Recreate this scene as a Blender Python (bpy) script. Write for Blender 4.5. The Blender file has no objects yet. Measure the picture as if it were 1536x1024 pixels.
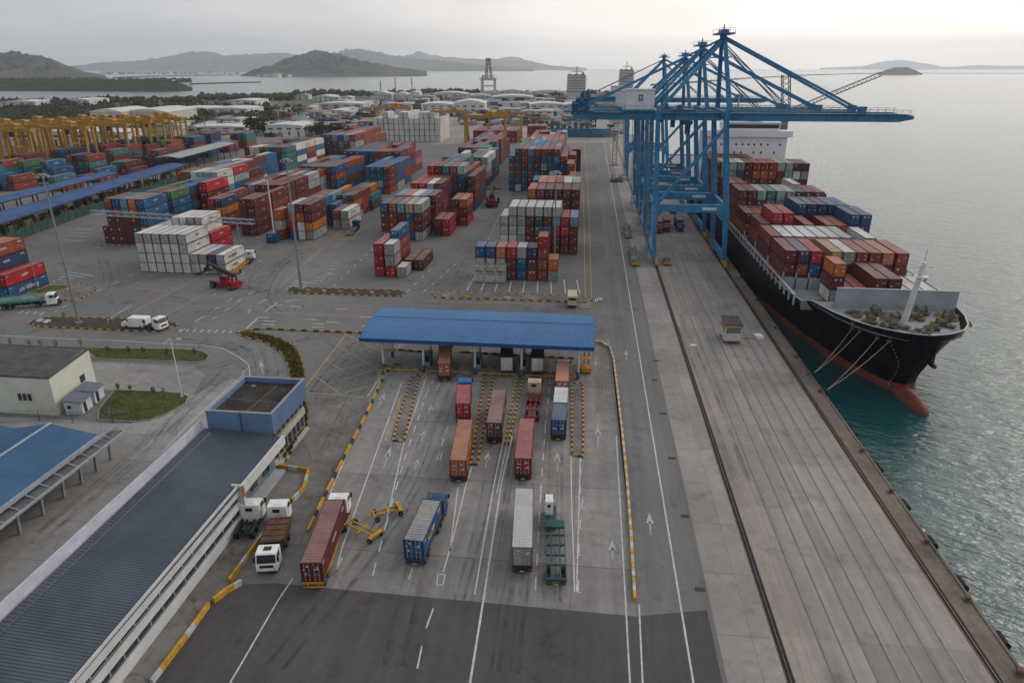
HAZE_D=5.4e-5
import bpy, math, random
from mathutils import Vector, Matrix
random.seed(11)
R=math.radians; PI=math.pi
SC=bpy.context.scene; COL=SC.collection
# ---------------- camera (drone, 55 m above the quay) ----------------
F=1024.0; H=55.0
P=math.atan(410/F); PSI=math.atan(120/F*math.cos(P))
cf=Vector((-math.sin(PSI)*math.cos(P), math.cos(PSI)*math.cos(P), -math.sin(P)))
cr=Vector((math.cos(PSI), math.sin(PSI),0))
cu=Vector((-math.sin(PSI)*math.sin(P), math.cos(PSI)*math.sin(P), math.cos(P)))
def ray(x,y): return cf+cr*((x-768)/F)-cu*((y-512)/F)
def U(x,y,h=0.0):           # where the photograph's pixel meets height h
    d=ray(x,y); t=(h-H)/d.z; return Vector((d.x*t,d.y*t,h))
def PL(x,y,Y):              # where it meets the vertical plane at distance Y
    d=ray(x,y); t=Y/d.y; return Vector((d.x*t,Y,H+d.z*t))
cam=bpy.data.cameras.new("camera"); co=bpy.data.objects.new("camera",cam); COL.objects.link(co)
co.location=(0,0,H); co.rotation_euler=(PI/2-P,0,PSI)
cam.sensor_width=36; cam.lens=24; cam.clip_end=90000; cam.clip_start=.5
SC.camera=co
SC.view_settings.view_transform='Standard'; SC.view_settings.look='None'
SC.view_settings.exposure=0; SC.view_settings.gamma=1; SC.view_settings.use_curve_mapping=False

# ---------------- materials ----------------
MATS={}
def nodes(m):
    m.use_nodes=True; return m.node_tree.nodes,m.node_tree.links
def mat(name,rgb,rough=.6,metal=0.,var=.3,scale=.6,rust=0.,rustcol=(.16,.06,.025),bump=0.,orand=0.,streak=False,fine=0.,detail=5,ior=None,spec=.24):
    if name in MATS: return MATS[name]
    m=bpy.data.materials.new(name); n,l=nodes(m); b=n['Principled BSDF']
    tc=n.new('ShaderNodeTexCoord'); src=tc.outputs['Object']
    mp=n.new('ShaderNodeMapping'); l.new(src,mp.inputs[0])
    if streak: mp.inputs['Scale'].default_value=(1,1,.18)
    if orand:
        oi=n.new('ShaderNodeObjectInfo'); mv=n.new('ShaderNodeVectorMath'); mv.operation='SCALE'
        cx=n.new('ShaderNodeCombineXYZ')
        for i in range(3): l.new(oi.outputs['Random'],cx.inputs[i])
        l.new(cx.outputs[0],mv.inputs[0]); mv.inputs['Scale'].default_value=97.
        l.new(mv.outputs[0],mp.inputs['Location'])
    nz=n.new('ShaderNodeTexNoise'); nz.inputs['Scale'].default_value=scale; nz.inputs['Detail'].default_value=detail; nz.inputs['Roughness'].default_value=.65
    l.new(mp.outputs[0],nz.inputs['Vector'])
    cr_=n.new('ShaderNodeMapRange'); cr_.inputs[1].default_value=.3; cr_.inputs[2].default_value=.7
    cr_.inputs[3].default_value=1-var; cr_.inputs[4].default_value=1+var*.6
    l.new(nz.outputs[0],cr_.inputs[0]); val=cr_.outputs[0]
    if orand:
        mr=n.new('ShaderNodeMapRange'); l.new(oi.outputs['Random'],mr.inputs[0]); mr.inputs[3].default_value=1-orand; mr.inputs[4].default_value=1+orand
        mm=n.new('ShaderNodeMath'); mm.operation='MULTIPLY'; l.new(val,mm.inputs[0]); l.new(mr.outputs[0],mm.inputs[1]); val=mm.outputs[0]
    if fine:
        n2=n.new('ShaderNodeTexNoise'); n2.inputs['Scale'].default_value=fine; n2.inputs['Detail'].default_value=3; l.new(src,n2.inputs['Vector'])
        m2=n.new('ShaderNodeMapRange'); m2.inputs[1].default_value=.3; m2.inputs[2].default_value=.7; m2.inputs[3].default_value=1-var*.7; m2.inputs[4].default_value=1+var*.5
        l.new(n2.outputs[0],m2.inputs[0]); mm2=n.new('ShaderNodeMath'); mm2.operation='MULTIPLY'; l.new(val,mm2.inputs[0]); l.new(m2.outputs[0],mm2.inputs[1]); val=mm2.outputs[0]
    sc=n.new('ShaderNodeVectorMath'); sc.operation='SCALE'; sc.inputs[0].default_value=rgb; l.new(val,sc.inputs['Scale']); col=sc.outputs[0]
    if rust:
        n3=n.new('ShaderNodeTexNoise'); n3.inputs['Scale'].default_value=scale*2.7; n3.inputs['Detail'].default_value=6; n3.inputs['Roughness'].default_value=.7
        l.new(mp.outputs[0],n3.inputs['Vector'])
        m3=n.new('ShaderNodeMapRange'); m3.inputs[1].default_value=.63-rust*.2; m3.inputs[2].default_value=.76-rust*.12
        l.new(n3.outputs[0],m3.inputs[0])
        mx=n.new('ShaderNodeMix'); mx.data_type='RGBA'; l.new(m3.outputs[0],mx.inputs[0]); l.new(col,mx.inputs[6]); mx.inputs[7].default_value=(*rustcol,1); col=mx.outputs[2]
    l.new(col,b.inputs['Base Color'])
    b.inputs['Roughness'].default_value=rough; b.inputs['Metallic'].default_value=metal; b.inputs['Specular IOR Level'].default_value=spec
    if bump:
        bp=n.new('ShaderNodeBump'); bp.inputs['Strength'].default_value=bump; bp.inputs['Distance'].default_value=.05
        l.new(nz.outputs[0],bp.inputs['Height']); l.new(bp.outputs[0],b.inputs['Normal'])
    MATS[name]=m; return m
PAL=dict(r=(.33,.022,.025),m=(.115,.028,.025),k=(.215,.050,.031),o=(.40,.115,.024),b=(.018,.085,.19),l=(.115,.215,.30),n=(.026,.043,.095),
 t=(.036,.14,.155),g=(.06,.14,.055),w=(.52,.51,.49),y=(.27,.285,.29),a=(.38,.24,.14),p=(.40,.14,.10),c=(.48,.43,.33),d=(.045,.045,.046),u=(.17,.055,.08),s=(.27,.35,.315),q=(.33,.105,.035),v=(.125,.052,.045),x=(.25,.038,.034))
CNAME=dict(r='bright red',m='maroon',k='brick red',o='orange',b='blue',l='pale blue',n='navy',t='teal',g='green',w='white',y='grey',a='tan',p='salmon',c='cream',d='black',u='plum',q='rust orange',v='brown',x='red-brown',s='grey-green')
def paint(c): return mat('paint_'+CNAME[c].replace(' ','_'),PAL[c],.55,0,.30,.35,.28 if c not in 'wy' else .22,orand=.16,streak=True)
def mixc(a,b,t): return tuple(x+(y-x)*t for x,y in zip(a,b))
def frame(c): return mat('frame_'+CNAME[c].replace(' ','_'),(.15,.10,.07) if c in 'wyc' else tuple(v*.38 for v in PAL[c]),.65,0,.35,1.2,.35,orand=.15)
def roofm(c): return mat('roof_'+CNAME[c].replace(' ','_'),mixc(PAL[c],(.46,.38,.35),.28) if c not in 'wy' else mixc(PAL[c],(.6,.6,.6),.6),.62,0,.28,.3,.2,orand=.14)
BLACK=mat('rubber',(.018,.018,.019),.85,var=.3,scale=3)
STEEL=mat('galvanised_steel',(.36,.37,.38),.5,.3,var=.25,scale=.8,rust=.12)
DARK=mat('dark_steel',(.035,.036,.04),.6,.1,var=.4,scale=1.5,rust=.2)
GLASS=mat('dark_glass',(.02,.028,.034),.06,0,var=.1,spec=.6)
WHITE=mat('white_paint',(.72,.72,.70),.45,0,var=.18,scale=.7,rust=.12)
YEL=mat('yellow_machine_paint',(.50,.27,.025),.5,0,var=.35,scale=.8,rust=.22)
KYEL=mat('kerb_yellow',(.50,.28,.03),.8,0,var=.4,scale=1.2,rust=.25,rustcol=(.12,.11,.10))
KBLK=mat('kerb_black',(.045,.045,.046),.85,0,var=.4,scale=1.2)
KWHT=mat('kerb_white',(.46,.45,.43),.85,0,var=.35,scale=1.2,rust=.25,rustcol=(.14,.13,.12))
CONC=mat('kerb_concrete',(.26,.25,.235),.9,0,var=.35,scale=.9,fine=6)
DECAL=mat('white_decal',(.62,.62,.60),.6,var=.25,scale=2)
LAMPR=mat('tail_lamp',(.35,.02,.02),.3,var=.1)
PLATE=mat('number_plate',(.55,.40,.04),.5,var=.2,scale=4)
TGRN=mat('chassis_green',(.020,.075,.082),.55,0,var=.35,scale=1,rust=.2)
CRB=mat('crane_blue',(.036,.200,.37),.5,0,var=.36,scale=.22,rust=.24,rustcol=(.075,.075,.08),streak=True,fine=1.2)

# ---------------- mesh builder ----------------
class MB:
    def __init__(s,org=(0,0,0)): s.v=[];s.f=[];s.m=[];s.o=Vector(org);s.X=None
    def add(s,vs,fs,mi=0):
        k=len(s.v)
        for p in vs:
            p=Vector(p)
            if s.X is not None: p=s.X@p
            s.v.append(p-s.o)
        for q in fs: s.f.append([k+i for i in q]); s.m.append(mi)
    def box(s,x0,x1,y0,y1,z0,z1,mi=0):
        s.add([(x,y,z) for z in (z0,z1) for y in (y0,y1) for x in (x0,x1)],[(0,2,3,1),(4,5,7,6),(0,1,5,4),(1,3,7,5),(3,2,6,7),(2,0,4,6)],mi)
    def bar(s,a,b,w,h=None,mi=0,w2=None,h2=None,up=(0,0,1)):
        a=Vector(a);b=Vector(b);h=h or w;w2=w2 or w;h2=h2 or h; d=(b-a).normalized(); u=Vector(up)
        if abs(d.dot(u))>.985: u=Vector((0,1,0))
        x=d.cross(u).normalized(); z=x.cross(d)
        vs=[a+x*(i*w/2)+z*(j*h/2) for j in(-1,1) for i in (-1,1)]+[b+x*(i*w2/2)+z*(j*h2/2) for j in(-1,1) for i in (-1,1)]
        s.add(vs,[(0,1,3,2),(4,6,7,5),(0,4,5,1),(1,5,7,3),(3,7,6,2),(2,6,4,0)],mi)
    def tube(s,a,b,r,n=8,mi=0,r2=None,cap=True):
        a=Vector(a);b=Vector(b);r2=r if r2 is None else r2; d=(b-a).normalized(); u=Vector((0,0,1)) if abs(d.z)<.95 else Vector((0,1,0))
        x=d.cross(u).normalized(); z=x.cross(d); vs=[]
        for c,q in ((a,r),(b,r2)):
            for i in range(n):
                t=2*PI*i/n; vs.append(c+x*(q*math.cos(t))+z*(q*math.sin(t)))
        fs=[(i,n+i,n+(i+1)%n,(i+1)%n) for i in range(n)]
        if cap: fs+= [tuple(range(n)),tuple(range(2*n-1,n-1,-1))]
        s.add(vs,fs,mi)
    def prism(s,poly,z0,z1,mi=0,side=None):     # poly xy, counter-clockwise
        n=len(poly); side=mi if side is None else side
        s.add([(p[0],p[1],z0) for p in poly]+[(p[0],p[1],z1) for p in poly],[tuple(range(n,2*n))],mi)
        s.add([(p[0],p[1],z0) for p in poly]+[(p[0],p[1],z1) for p in poly],[(i,(i+1)%n,n+(i+1)%n,n+i) for i in range(n)],side)
    def xprism(s,prof,x0,x1,mi=0):              # prof in (y,z), swept along x
        n=len(prof); s.add([(x0,p[0],p[1]) for p in prof]+[(x1,p[0],p[1]) for p in prof],[tuple(range(n-1,-1,-1)),tuple(range(n,2*n))]+[(i,(i+1)%n,n+(i+1)%n,n+i) for i in range(n)],mi)
    def yprism(s,prof,y0,y1,mi=0):              # prof in (x,z), swept along y
        n=len(prof); s.add([(p[0],y0,p[1]) for p in prof]+[(p[0],y1,p[1]) for p in prof],[tuple(range(n)),tuple(range(2*n-1,n-1,-1))]+[(i,n+i,n+(i+1)%n,(i+1)%n) for i in range(n)],mi)
    def poly(s,pts,mi=0): s.add(pts,[tuple(range(len(pts)))],mi)
    def ball(s,c,r,mi=0,n=8,m=6,sc=(1,1,1)):
        vs=[];fs=[]
        for j in range(m+1):
            t=PI*j/m
            for i in range(n):
                f=2*PI*i/n; vs.append((c[0]+r*sc[0]*math.sin(t)*math.cos(f),c[1]+r*sc[1]*math.sin(t)*math.sin(f),c[2]+r*sc[2]*math.cos(t)))
        for j in range(m):
            for i in range(n): fs.append((j*n+i,(j+1)*n+i,(j+1)*n+(i+1)%n,j*n+(i+1)%n))
        s.add(vs,fs,mi)
    def mesh(s,name,mats,smooth=False):
        me=bpy.data.meshes.new(name); me.from_pydata(s.v,[],s.f)
        for m in mats: me.materials.append(m)
        me.polygons.foreach_set('material_index',s.m)
        if smooth: me.polygons.foreach_set('use_smooth',[True]*len(s.f))
        me.update(); return me
    def build(s,name,mats,parent=None,smooth=False):
        if not isinstance(mats,(list,tuple)): mats=[mats]
        o=bpy.data.objects.new(name,s.mesh(name,mats,smooth)); COL.objects.link(o)
        if parent: o.parent=parent
        elif s.o.length: o.location=s.o
        return o
def tag(o,label=None,cat=None,group=None,kind=None):
    if label: o['label']=label
    if cat: o['category']=cat
    if group: o['group']=group
    if kind: o['kind']=kind
    return o
def thing(name,label,cat,loc=(0,0,0),rz=0,group=None,sc=1):
    o=bpy.data.objects.new(name,None); COL.objects.link(o); o.empty_display_size=.5
    o.location=loc; o.rotation_euler=(0,0,rz); o.scale=(sc,sc,sc); return tag(o,label,cat,group)
CACHE={}
def inst(key,name,fn,mats,parent=None,loc=(0,0,0),rz=0,sc=1,smooth=False):   # one mesh, many objects
    if key not in CACHE:
        mb=MB(); fn(mb); CACHE[key]=mb.mesh(name,mats,smooth)
    o=bpy.data.objects.new(name,CACHE[key]); COL.objects.link(o); o.parent=parent; o.location=loc; o.rotation_euler=(0,0,rz); o.scale=(sc,sc,sc); return o
def copy_tree(o,parent=None):
    c=o.copy(); COL.objects.link(c); c.parent=parent
    for ch in list(o.children): copy_tree(ch,c)
    return c
ORD=['bottom','second','third','fourth','fifth','sixth','seventh','eighth','ninth','tenth','eleventh','twelfth','thirteenth','fourteenth']
NTH=['first','second','third','fourth','fifth','sixth','seventh','eighth','ninth','tenth','eleventh','twelfth','thirteenth','fourteenth']
# ---------------- sky, sun, haze ----------------
SUN_AZ=R(47)      # to the right of the quay's direction
SUN_EL=R(31)
w=bpy.data.worlds.new("World"); SC.world=w; w.use_nodes=True
n=w.node_tree.nodes; l=w.node_tree.links; bg=n['Background']
sky=n.new('ShaderNodeTexSky'); sky.sky_type='NISHITA'; sky.sun_disc=False; sky.sun_elevation=SUN_EL; sky.sun_rotation=SUN_AZ; sky.air_density=1.5; sky.dust_density=3
tc=n.new('ShaderNodeTexCoord')
dt=n.new('ShaderNodeVectorMath'); dt.operation='DOT_PRODUCT'; l.new(tc.outputs['Generated'],dt.inputs[0]); dt.inputs[1].default_value=(math.sin(R(52)),math.cos(R(52)),.10)
mr=n.new('ShaderNodeMapRange'); mr.interpolation_type='SMOOTHSTEP'; mr.inputs[1].default_value=.0; mr.inputs[2].default_value=1.0; l.new(dt.outputs['Value'],mr.inputs[0])
mx=n.new('ShaderNodeMix'); mx.data_type='RGBA'; l.new(mr.outputs[0],mx.inputs[0]); mx.inputs[6].default_value=(5.5,5.8,6.35,1); mx.inputs[7].default_value=(16.6,15.5,14.6,1)
mp=n.new('ShaderNodeMapping'); mp.inputs['Scale'].default_value=(1.3,1.3,9); l.new(tc.outputs['Generated'],mp.inputs[0])
nz=n.new('ShaderNodeTexNoise'); nz.inputs['Scale'].default_value=2.1; nz.inputs['Detail'].default_value=6; nz.inputs['Roughness'].default_value=.5; nz.inputs['Distortion'].default_value=.4; l.new(mp.outputs[0],nz.inputs['Vector'])
m2=n.new('ShaderNodeMapRange'); m2.inputs[1].default_value=.3; m2.inputs[2].default_value=.72; m2.inputs[3].default_value=1.20; m2.inputs[4].default_value=.78; l.new(nz.outputs[0],m2.inputs[0])
sc=n.new('ShaderNodeVectorMath'); sc.operation='SCALE'; l.new(mx.outputs[2],sc.inputs[0]); l.new(m2.outputs[0],sc.inputs['Scale'])
sx_=n.new('ShaderNodeSeparateXYZ'); l.new(tc.outputs['Generated'],sx_.inputs[0])
mh=n.new('ShaderNodeMapRange'); mh.interpolation_type='SMOOTHSTEP'; mh.inputs[1].default_value=.0; mh.inputs[2].default_value=.16; mh.inputs[3].default_value=1; mh.inputs[4].default_value=0; l.new(sx_.outputs['Z'],mh.inputs[0])
mw=n.new('ShaderNodeMix'); mw.data_type='RGBA'; mw.blend_type='MULTIPLY'; l.new(mh.outputs[0],mw.inputs[0]); l.new(sc.outputs[0],mw.inputs[6]); mw.inputs[7].default_value=(1.36,1.27,1.19,1); sc=mw
m3=n.new('ShaderNodeMix'); m3.data_type='RGBA'; m3.inputs[0].default_value=.88; l.new(sky.outputs[0],m3.inputs[6]); l.new(mw.outputs[2],m3.inputs[7])
l.new(m3.outputs[2],bg.inputs[0]); bg.inputs[1].default_value=.1
sl=bpy.data.lights.new("sun",'SUN'); SC.cycles.volume_bounces=2; sl.energy=.75; sl.angle=R(22); sl.color=(1,.93,.84); so=bpy.data.objects.new("sun",sl); COL.objects.link(so)
so.rotation_euler=(PI/2-SUN_EL,0,PI-SUN_AZ)
# the air: even haze
hm=bpy.data.materials.new('haze_air'); hn,hl=nodes(hm); hn.remove(hn['Principled BSDF']); pv=hn.new('ShaderNodeVolumePrincipled')
pv.inputs['Color'].default_value=(.90,.95,1,1); pv.inputs['Density'].default_value=HAZE_D; pv.inputs['Anisotropy'].default_value=.45
hl.new(pv.outputs[0],hn['Material Output'].inputs['Volume'])
if HAZE_D>0:
    mb=MB(); mb.box(-26000,26000,-900,31500,-10,1000); hz=mb.build('haze',hm); tag(hz,kind='stuff')

# ---------------- ground ----------------
def gmat(name,rgb,var=.25,big=.03,fine=1.3,slab=None,streak=None,rough=.9,joint=.55,crack=0,stain=(.6,.35)):
    m=bpy.data.materials.new(name); n,l=nodes(m); b=n['Principled BSDF']; b.inputs['Roughness'].default_value=rough; b.inputs['Specular IOR Level'].default_value=.3
    tc=n.new('ShaderNodeTexCoord'); O=tc.outputs['Object']; val=None
    def mul(a,bb):
        if a is None: return bb
        q=n.new('ShaderNodeMath'); q.operation='MULTIPLY'; l.new(a,q.inputs[0]); l.new(bb,q.inputs[1]); return q.outputs[0]
    def noise(scale,lo,hi,sx=(1,1,1),a=.32,bq=.68,det=6,ro=.62):
        mp=n.new('ShaderNodeMapping'); mp.inputs['Scale'].default_value=sx; l.new(O,mp.inputs[0])
        z=n.new('ShaderNodeTexNoise'); z.inputs['Scale'].default_value=scale; z.inputs['Detail'].default_value=det; z.inputs['Roughness'].default_value=ro; l.new(mp.outputs[0],z.inputs['Vector'])
        r=n.new('ShaderNodeMapRange'); r.inputs[1].default_value=a; r.inputs[2].default_value=bq; r.inputs[3].default_value=lo; r.inputs[4].default_value=hi; l.new(z.outputs[0],r.inputs[0]); return r.outputs[0]
    val=mul(val,noise(big,1-var,1+var*.7))
    val=mul(val,noise(fine,1-var*.45,1+var*.4))
    val=mul(val,noise(11,.93,1.07,det=2))
    val=mul(val,noise(.16,stain[0],1,a=.30,bq=.44,det=8,ro=.72))      # oil and damp stains
    if streak: val=mul(val,noise(streak[0],1-streak[2],1+streak[2]*.4,sx=streak[1]))
    if slab:
        mp=n.new('ShaderNodeMapping'); l.new(O,mp.inputs[0]); mp.inputs['Scale'].default_value=(1/slab[0],1/slab[1],1)
        br=n.new('ShaderNodeTexBrick'); br.offset=0; br.inputs['Scale'].default_value=1; br.inputs['Mortar Size'].default_value=.05/slab[0]; br.inputs['Brick Width'].default_value=1; br.inputs['Row Height'].default_value=1; br.inputs['Bias'].default_value=0
        br.inputs['Color1'].default_value=(.86,)*3+(1,); br.inputs['Color2'].default_value=(1.08,)*3+(1,); br.inputs['Mortar'].default_value=(joint,)*3+(1,); l.new(mp.outputs[0],br.inputs['Vector'])
        val=mul(val,br.outputs[0])
    if crack:
        mp=n.new('ShaderNodeMapping'); l.new(O,mp.inputs[0]); nn=n.new('ShaderNodeTexNoise'); nn.inputs['Scale'].default_value=.35; l.new(mp.outputs[0],nn.inputs['Vector'])
        ad=n.new('ShaderNodeVectorMath'); ad.operation='MULTIPLY_ADD'; l.new(nn.outputs['Color'],ad.inputs[0]); ad.inputs[1].default_value=(5,5,0); l.new(mp.outputs[0],ad.inputs[2])
        vo=n.new('ShaderNodeTexVoronoi'); vo.feature='DISTANCE_TO_EDGE'; vo.inputs['Scale'].default_value=.09; l.new(ad.outputs[0],vo.inputs['Vector'])
        r=n.new('ShaderNodeMapRange'); r.inputs[1].default_value=0; r.inputs[2].default_value=.012; r.inputs[3].default_value=1-crack; r.inputs[4].default_value=1; l.new(vo.outputs[0],r.inputs[0]); val=mul(val,r.outputs[0])
    s=n.new('ShaderNodeVectorMath'); s.operation='SCALE'; s.inputs[0].default_value=rgb; l.new(val,s.inputs['Scale']); l.new(s.outputs[0],b.inputs['Base Color'])
    z=n.new('ShaderNodeTexNoise'); z.inputs['Scale'].default_value=9; l.new(O,z.inputs['Vector']); bp=n.new('ShaderNodeBump'); bp.inputs['Strength'].default_value=.15; bp.inputs['Distance'].default_value=.03; l.new(z.outputs[0],bp.inputs['Height']); l.new(bp.outputs[0],b.inputs['Normal'])
    return m
G_ASPH=gmat('yard_asphalt',(.155,.150,.146),.22,.02,.8,crack=.3)
G_ROAD=gmat('road_asphalt',(.165,.162,.158),.16,.03,.9,streak=(.5,(1,.03,1),.22),crack=.15)
G_DARK=gmat('new_asphalt',(.078,.072,.077),.2,.05,1.2,streak=(.6,(1,.06,1),.18))
G_TOLL=gmat('toll_concrete',(.235,.226,.216),.2,.05,.8,slab=(9.1,16.5),streak=(.55,(1,.05,1),.2),joint=.62,crack=.2)
G_APRON=gmat('apron_concrete',(.275,.252,.235),.18,.04,.7,slab=(30,11.5),streak=(.6,(1,.04,1),.24),joint=.75,crack=.07,stain=(.62,.35))
G_APR2=gmat('apron_strip',(.265,.246,.232),.22,.06,.8,slab=(6.3,9.5),joint=.7,crack=.12)
G_EDGE=gmat('quay_edge_concrete',(.17,.135,.11),.35,.09,1.1,joint=.6,slab=(40,12),streak=(.8,(1,.08,1),.25))
G_CREAM=gmat('pale_concrete_road',(.27,.262,.25),.2,.05,.8,slab=(7.5,7.5),joint=.66,crack=.3)
G_BLOT=gmat('damp_concrete',(.16,.15,.142),.4,.13,.9,crack=.4)
G_LAND=gmat('far_land',(.10,.10,.075),.55,.012,.09,rough=1)
G_LOT=gmat('far_yard',(.26,.245,.225),.35,.02,.2)
def sheet(name,pts,m,z):
    mb=MB(); mb.poly([(p[0],p[1],z) for p in pts]); o=mb.build(name,m); o['kind']='structure'; return o
def ppx(*pts): return [tuple(U(x,y))[:2] for x,y in pts]
# quay and port: one slab with a real quay wall
mb=MB()
coast=[tuple(U(x,y))[:2] for x,y in ((938,200),(945,185),(940,165),(968,146),(930,140.5),(870,138),(800,135.3),(720,136),(600,136.5),(480,138),(400,140),(300,144),(200,147.5),(100,150.5),(0,153),(-200,156))]
port=[(44.5,-60),(44.5,642),(8,646)]+coast+[(-4500,900),(-4500,-60)]
mb.prism(port,-9,0,0,1); o=mb.build('ground',[G_ASPH,G_EDGE]); o['kind']='structure'
sheet('ground_scrub',[(-75,640),(6.0,650)]+[(x*.997,y*.997) for x,y in coast]+[(-4400,890),(-4400,380),(-420,380),(-270,640)],G_LAND,.004)
sheet('apron',[(15.4,-60),(41.0,-60),(41.0,640),(15.4,640)],G_APRON,.004)
sheet('apron_strip',[(15.4,30),(20.9,30),(20.9,600),(15.4,600)],G_APR2,.008)
sheet('quay_edge',[(41.0,-60),(44.2,-60),(44.2,640),(41.0,640)],G_EDGE,.006)
sheet('quay_road',[(7.4,-60),(15.36,-60),(15.36,620),(5.5,620),(6.2,140),(7.4,61)],G_ROAD,.004)
sheet('toll_road',[(-33.3,58),(-34.3,75),(-36.2,98),(-39.5,121),(-40,140),(6.0,140),(6.9,116),(7.2,85),(7.1,57.5)],G_TOLL,.004)
sheet('dark_asphalt',[(-52,20),(-42,36),(-40.2,44.8),(-40.0,55.2),(-38.8,58.5),(-34,59.3),(7.1,58.6),(14.9,60.4),(14.9,20),(-52,20)],G_DARK,.008)
sheet('side_road',[(-60.5,20),(-60.5,84),(-66,93),(-70.5,108),(-72,113),(-76,116.4),(-110,116.4),(-110,104.6),(-80,104.6),(-72,101.5),(-74,93),(-110,93.2),(-110,20)],G_CREAM,.004)
sheet('forecourt',[(-54,20),(-54,95),(-50.5,107),(-38.6,107),(-36.4,98),(-35,80),(-33.6,60.2),(-38,60),(-42,20)],G_BLOT,.006)
sheet('side_road',[(-60.4,20),(-60.4,84),(-65.9,93),(-69.5,104.5),(-66,112),(-55,108),(-54.1,95),(-54.1,20)],G_CREAM,.006)

# ---------------- water ----------------
wm=bpy.data.materials.new('sea_water'); n,l=nodes(wm); b=n['Principled BSDF']
b.inputs['Base Color'].default_value=(.004,.055,.062,1); b.inputs['Roughness'].default_value=.16; b.inputs['IOR'].default_value=1.45; b.inputs['Specular IOR Level'].default_value=.5
tc=n.new('ShaderNodeTexCoord'); hs=None
for scl,sx,st,ds in ((1.0,(.38,1,1),.75,.34),(.28,(.4,1,1),.6,.7),(.05,(.5,1,1),.12,2.0)):
    m0=n.new('ShaderNodeMapping'); m0.inputs['Rotation'].default_value=(0,0,R(22)); l.new(tc.outputs['Object'],m0.inputs[0])
    mp=n.new('ShaderNodeMapping'); mp.inputs['Scale'].default_value=sx; l.new(m0.outputs[0],mp.inputs[0])
    z=n.new('ShaderNodeTexNoise'); z.inputs['Scale'].default_value=scl; z.inputs['Detail'].default_value=4; z.inputs['Roughness'].default_value=.55; z.inputs['Distortion'].default_value=.5; l.new(mp.outputs[0],z.inputs['Vector'])
    bp=n.new('ShaderNodeBump'); bp.inputs['Strength'].default_value=st; bp.inputs['Distance'].default_value=ds; l.new(z.outputs[0],bp.inputs['Height'])
    if hs: l.new(hs,bp.inputs['Normal'])
    hs=bp.outputs[0]
l.new(hs,b.inputs['Normal'])
mb=MB(); mb.poly([(-25500,-800,-3),(25500,-800,-3),(25500,31000,-3),(-25500,31000,-3)]); o=mb.build('sea',wm); o['kind']='structure'

# ---------------- hills, islands, far shore ----------------
def hillmat(name,c1,c2,sc):
    m=bpy.data.materials.new(name); n,l=nodes(m); b=n['Principled BSDF']; b.inputs['Roughness'].default_value=1; b.inputs['Specular IOR Level'].default_value=.05
    tc=n.new('ShaderNodeTexCoord'); z=n.new('ShaderNodeTexNoise'); z.inputs['Scale'].default_value=sc; z.inputs['Detail'].default_value=8; z.inputs['Roughness'].default_value=.68; l.new(tc.outputs['Object'],z.inputs['Vector'])
    r=n.new('ShaderNodeMapRange'); r.inputs[1].default_value=.42; r.inputs[2].default_value=.62; l.new(z.outputs[0],r.inputs[0])
    x=n.new('ShaderNodeMix'); x.data_type='RGBA'; l.new(r.outputs[0],x.inputs[0]); x.inputs[6].default_value=(*c1,1); x.inputs[7].default_value=(*c2,1); l.new(x.outputs[2],b.inputs['Base Color']); return m
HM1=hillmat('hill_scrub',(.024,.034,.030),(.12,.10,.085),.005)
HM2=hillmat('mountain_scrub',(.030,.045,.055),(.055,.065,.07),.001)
HM3=hillmat('mangrove',(.018,.032,.016),(.035,.05,.022),.02)
from mathutils import noise as MN
def hill(name,prof,Y,depth,m,rough=.12,nx=170,nd=30,seed=1):
    rnd=random.Random(seed); mb=MB(); vs=[];fs=[]
    def hp(x):
        for (a,ya),(b,yb) in zip(prof,prof[1:]):
            if a<=x<=b:
                t=(x-a)/(b-a); t=t*t*(3-2*t)*.5+t*.5; return ya+(yb-ya)*t
        return prof[-1][1]
    ph=[(rnd.uniform(.02,.5),rnd.uniform(0,6.3),rnd.uniform(.3,3)) for _ in range(22)]
    x0,x1=prof[0][0],prof[-1][0]
    for j in range(nd+1):
        t=-1+2*j/nd; sh=max(0,1-abs(t)**1.35)
        for i in range(nx+1):
            px=x0+(x1-x0)*i/nx; q=PL(px,hp(px),Y); hgt=max(0,q.z+3)
            d=depth*t*(.25+.75*min(1,hgt/60))
            wv=sum(math.sin(px*f*1.1+p+j*s) for f,p,s in ph)/22
            f_=MN.fractal(Vector((q.x*14/(abs(depth)+400)+seed*7.3,(Y+d)*14/(abs(depth)+400),seed)),.9,2.1,6)
            k=(1+rough*2.2*wv*(1 if abs(t)>.03 else .35)+rough*2.0*f_*(.25+.75*min(1,abs(t)*5)))
            vs.append((q.x*(1+d/Y),Y+d,-3.6+hgt*sh*k))
    for j in range(nd):
        for i in range(nx): a=j*(nx+1)+i; fs.append((a,a+1,a+nx+2,a+nx+1))
    mb.add(vs,fs); o=mb.build(name,m,smooth=False); o['kind']='structure'; return o
hill('hill',[(-260,128),(-180,90),(-90,80),(0,80),(18,77),(40,82),(75,88),(105,100),(130,108),(158,113)],4700,900,HM1,seed=2)
hill('hill',[(362,112),(385,104),(400,101),(425,90),(447,83),(472,77),(500,80),(530,88),(560,95),(600,102),(640,107)],6000,900,HM1,seed=5)
hill('hill',[(360,114),(380,105),(400,99),(415,103),(438,111)],5350,350,HM1,seed=15)
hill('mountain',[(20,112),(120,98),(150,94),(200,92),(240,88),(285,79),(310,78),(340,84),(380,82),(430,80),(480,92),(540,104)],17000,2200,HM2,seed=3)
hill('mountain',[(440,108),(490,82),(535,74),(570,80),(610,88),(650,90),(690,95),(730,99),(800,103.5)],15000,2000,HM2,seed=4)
hill('mountain',[(560,106),(600,86),(630,79),(665,86),(700,88),(735,90),(770,85),(795,92),(830,99),(880,102)],22000,2500,HM2,seed=6)
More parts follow.
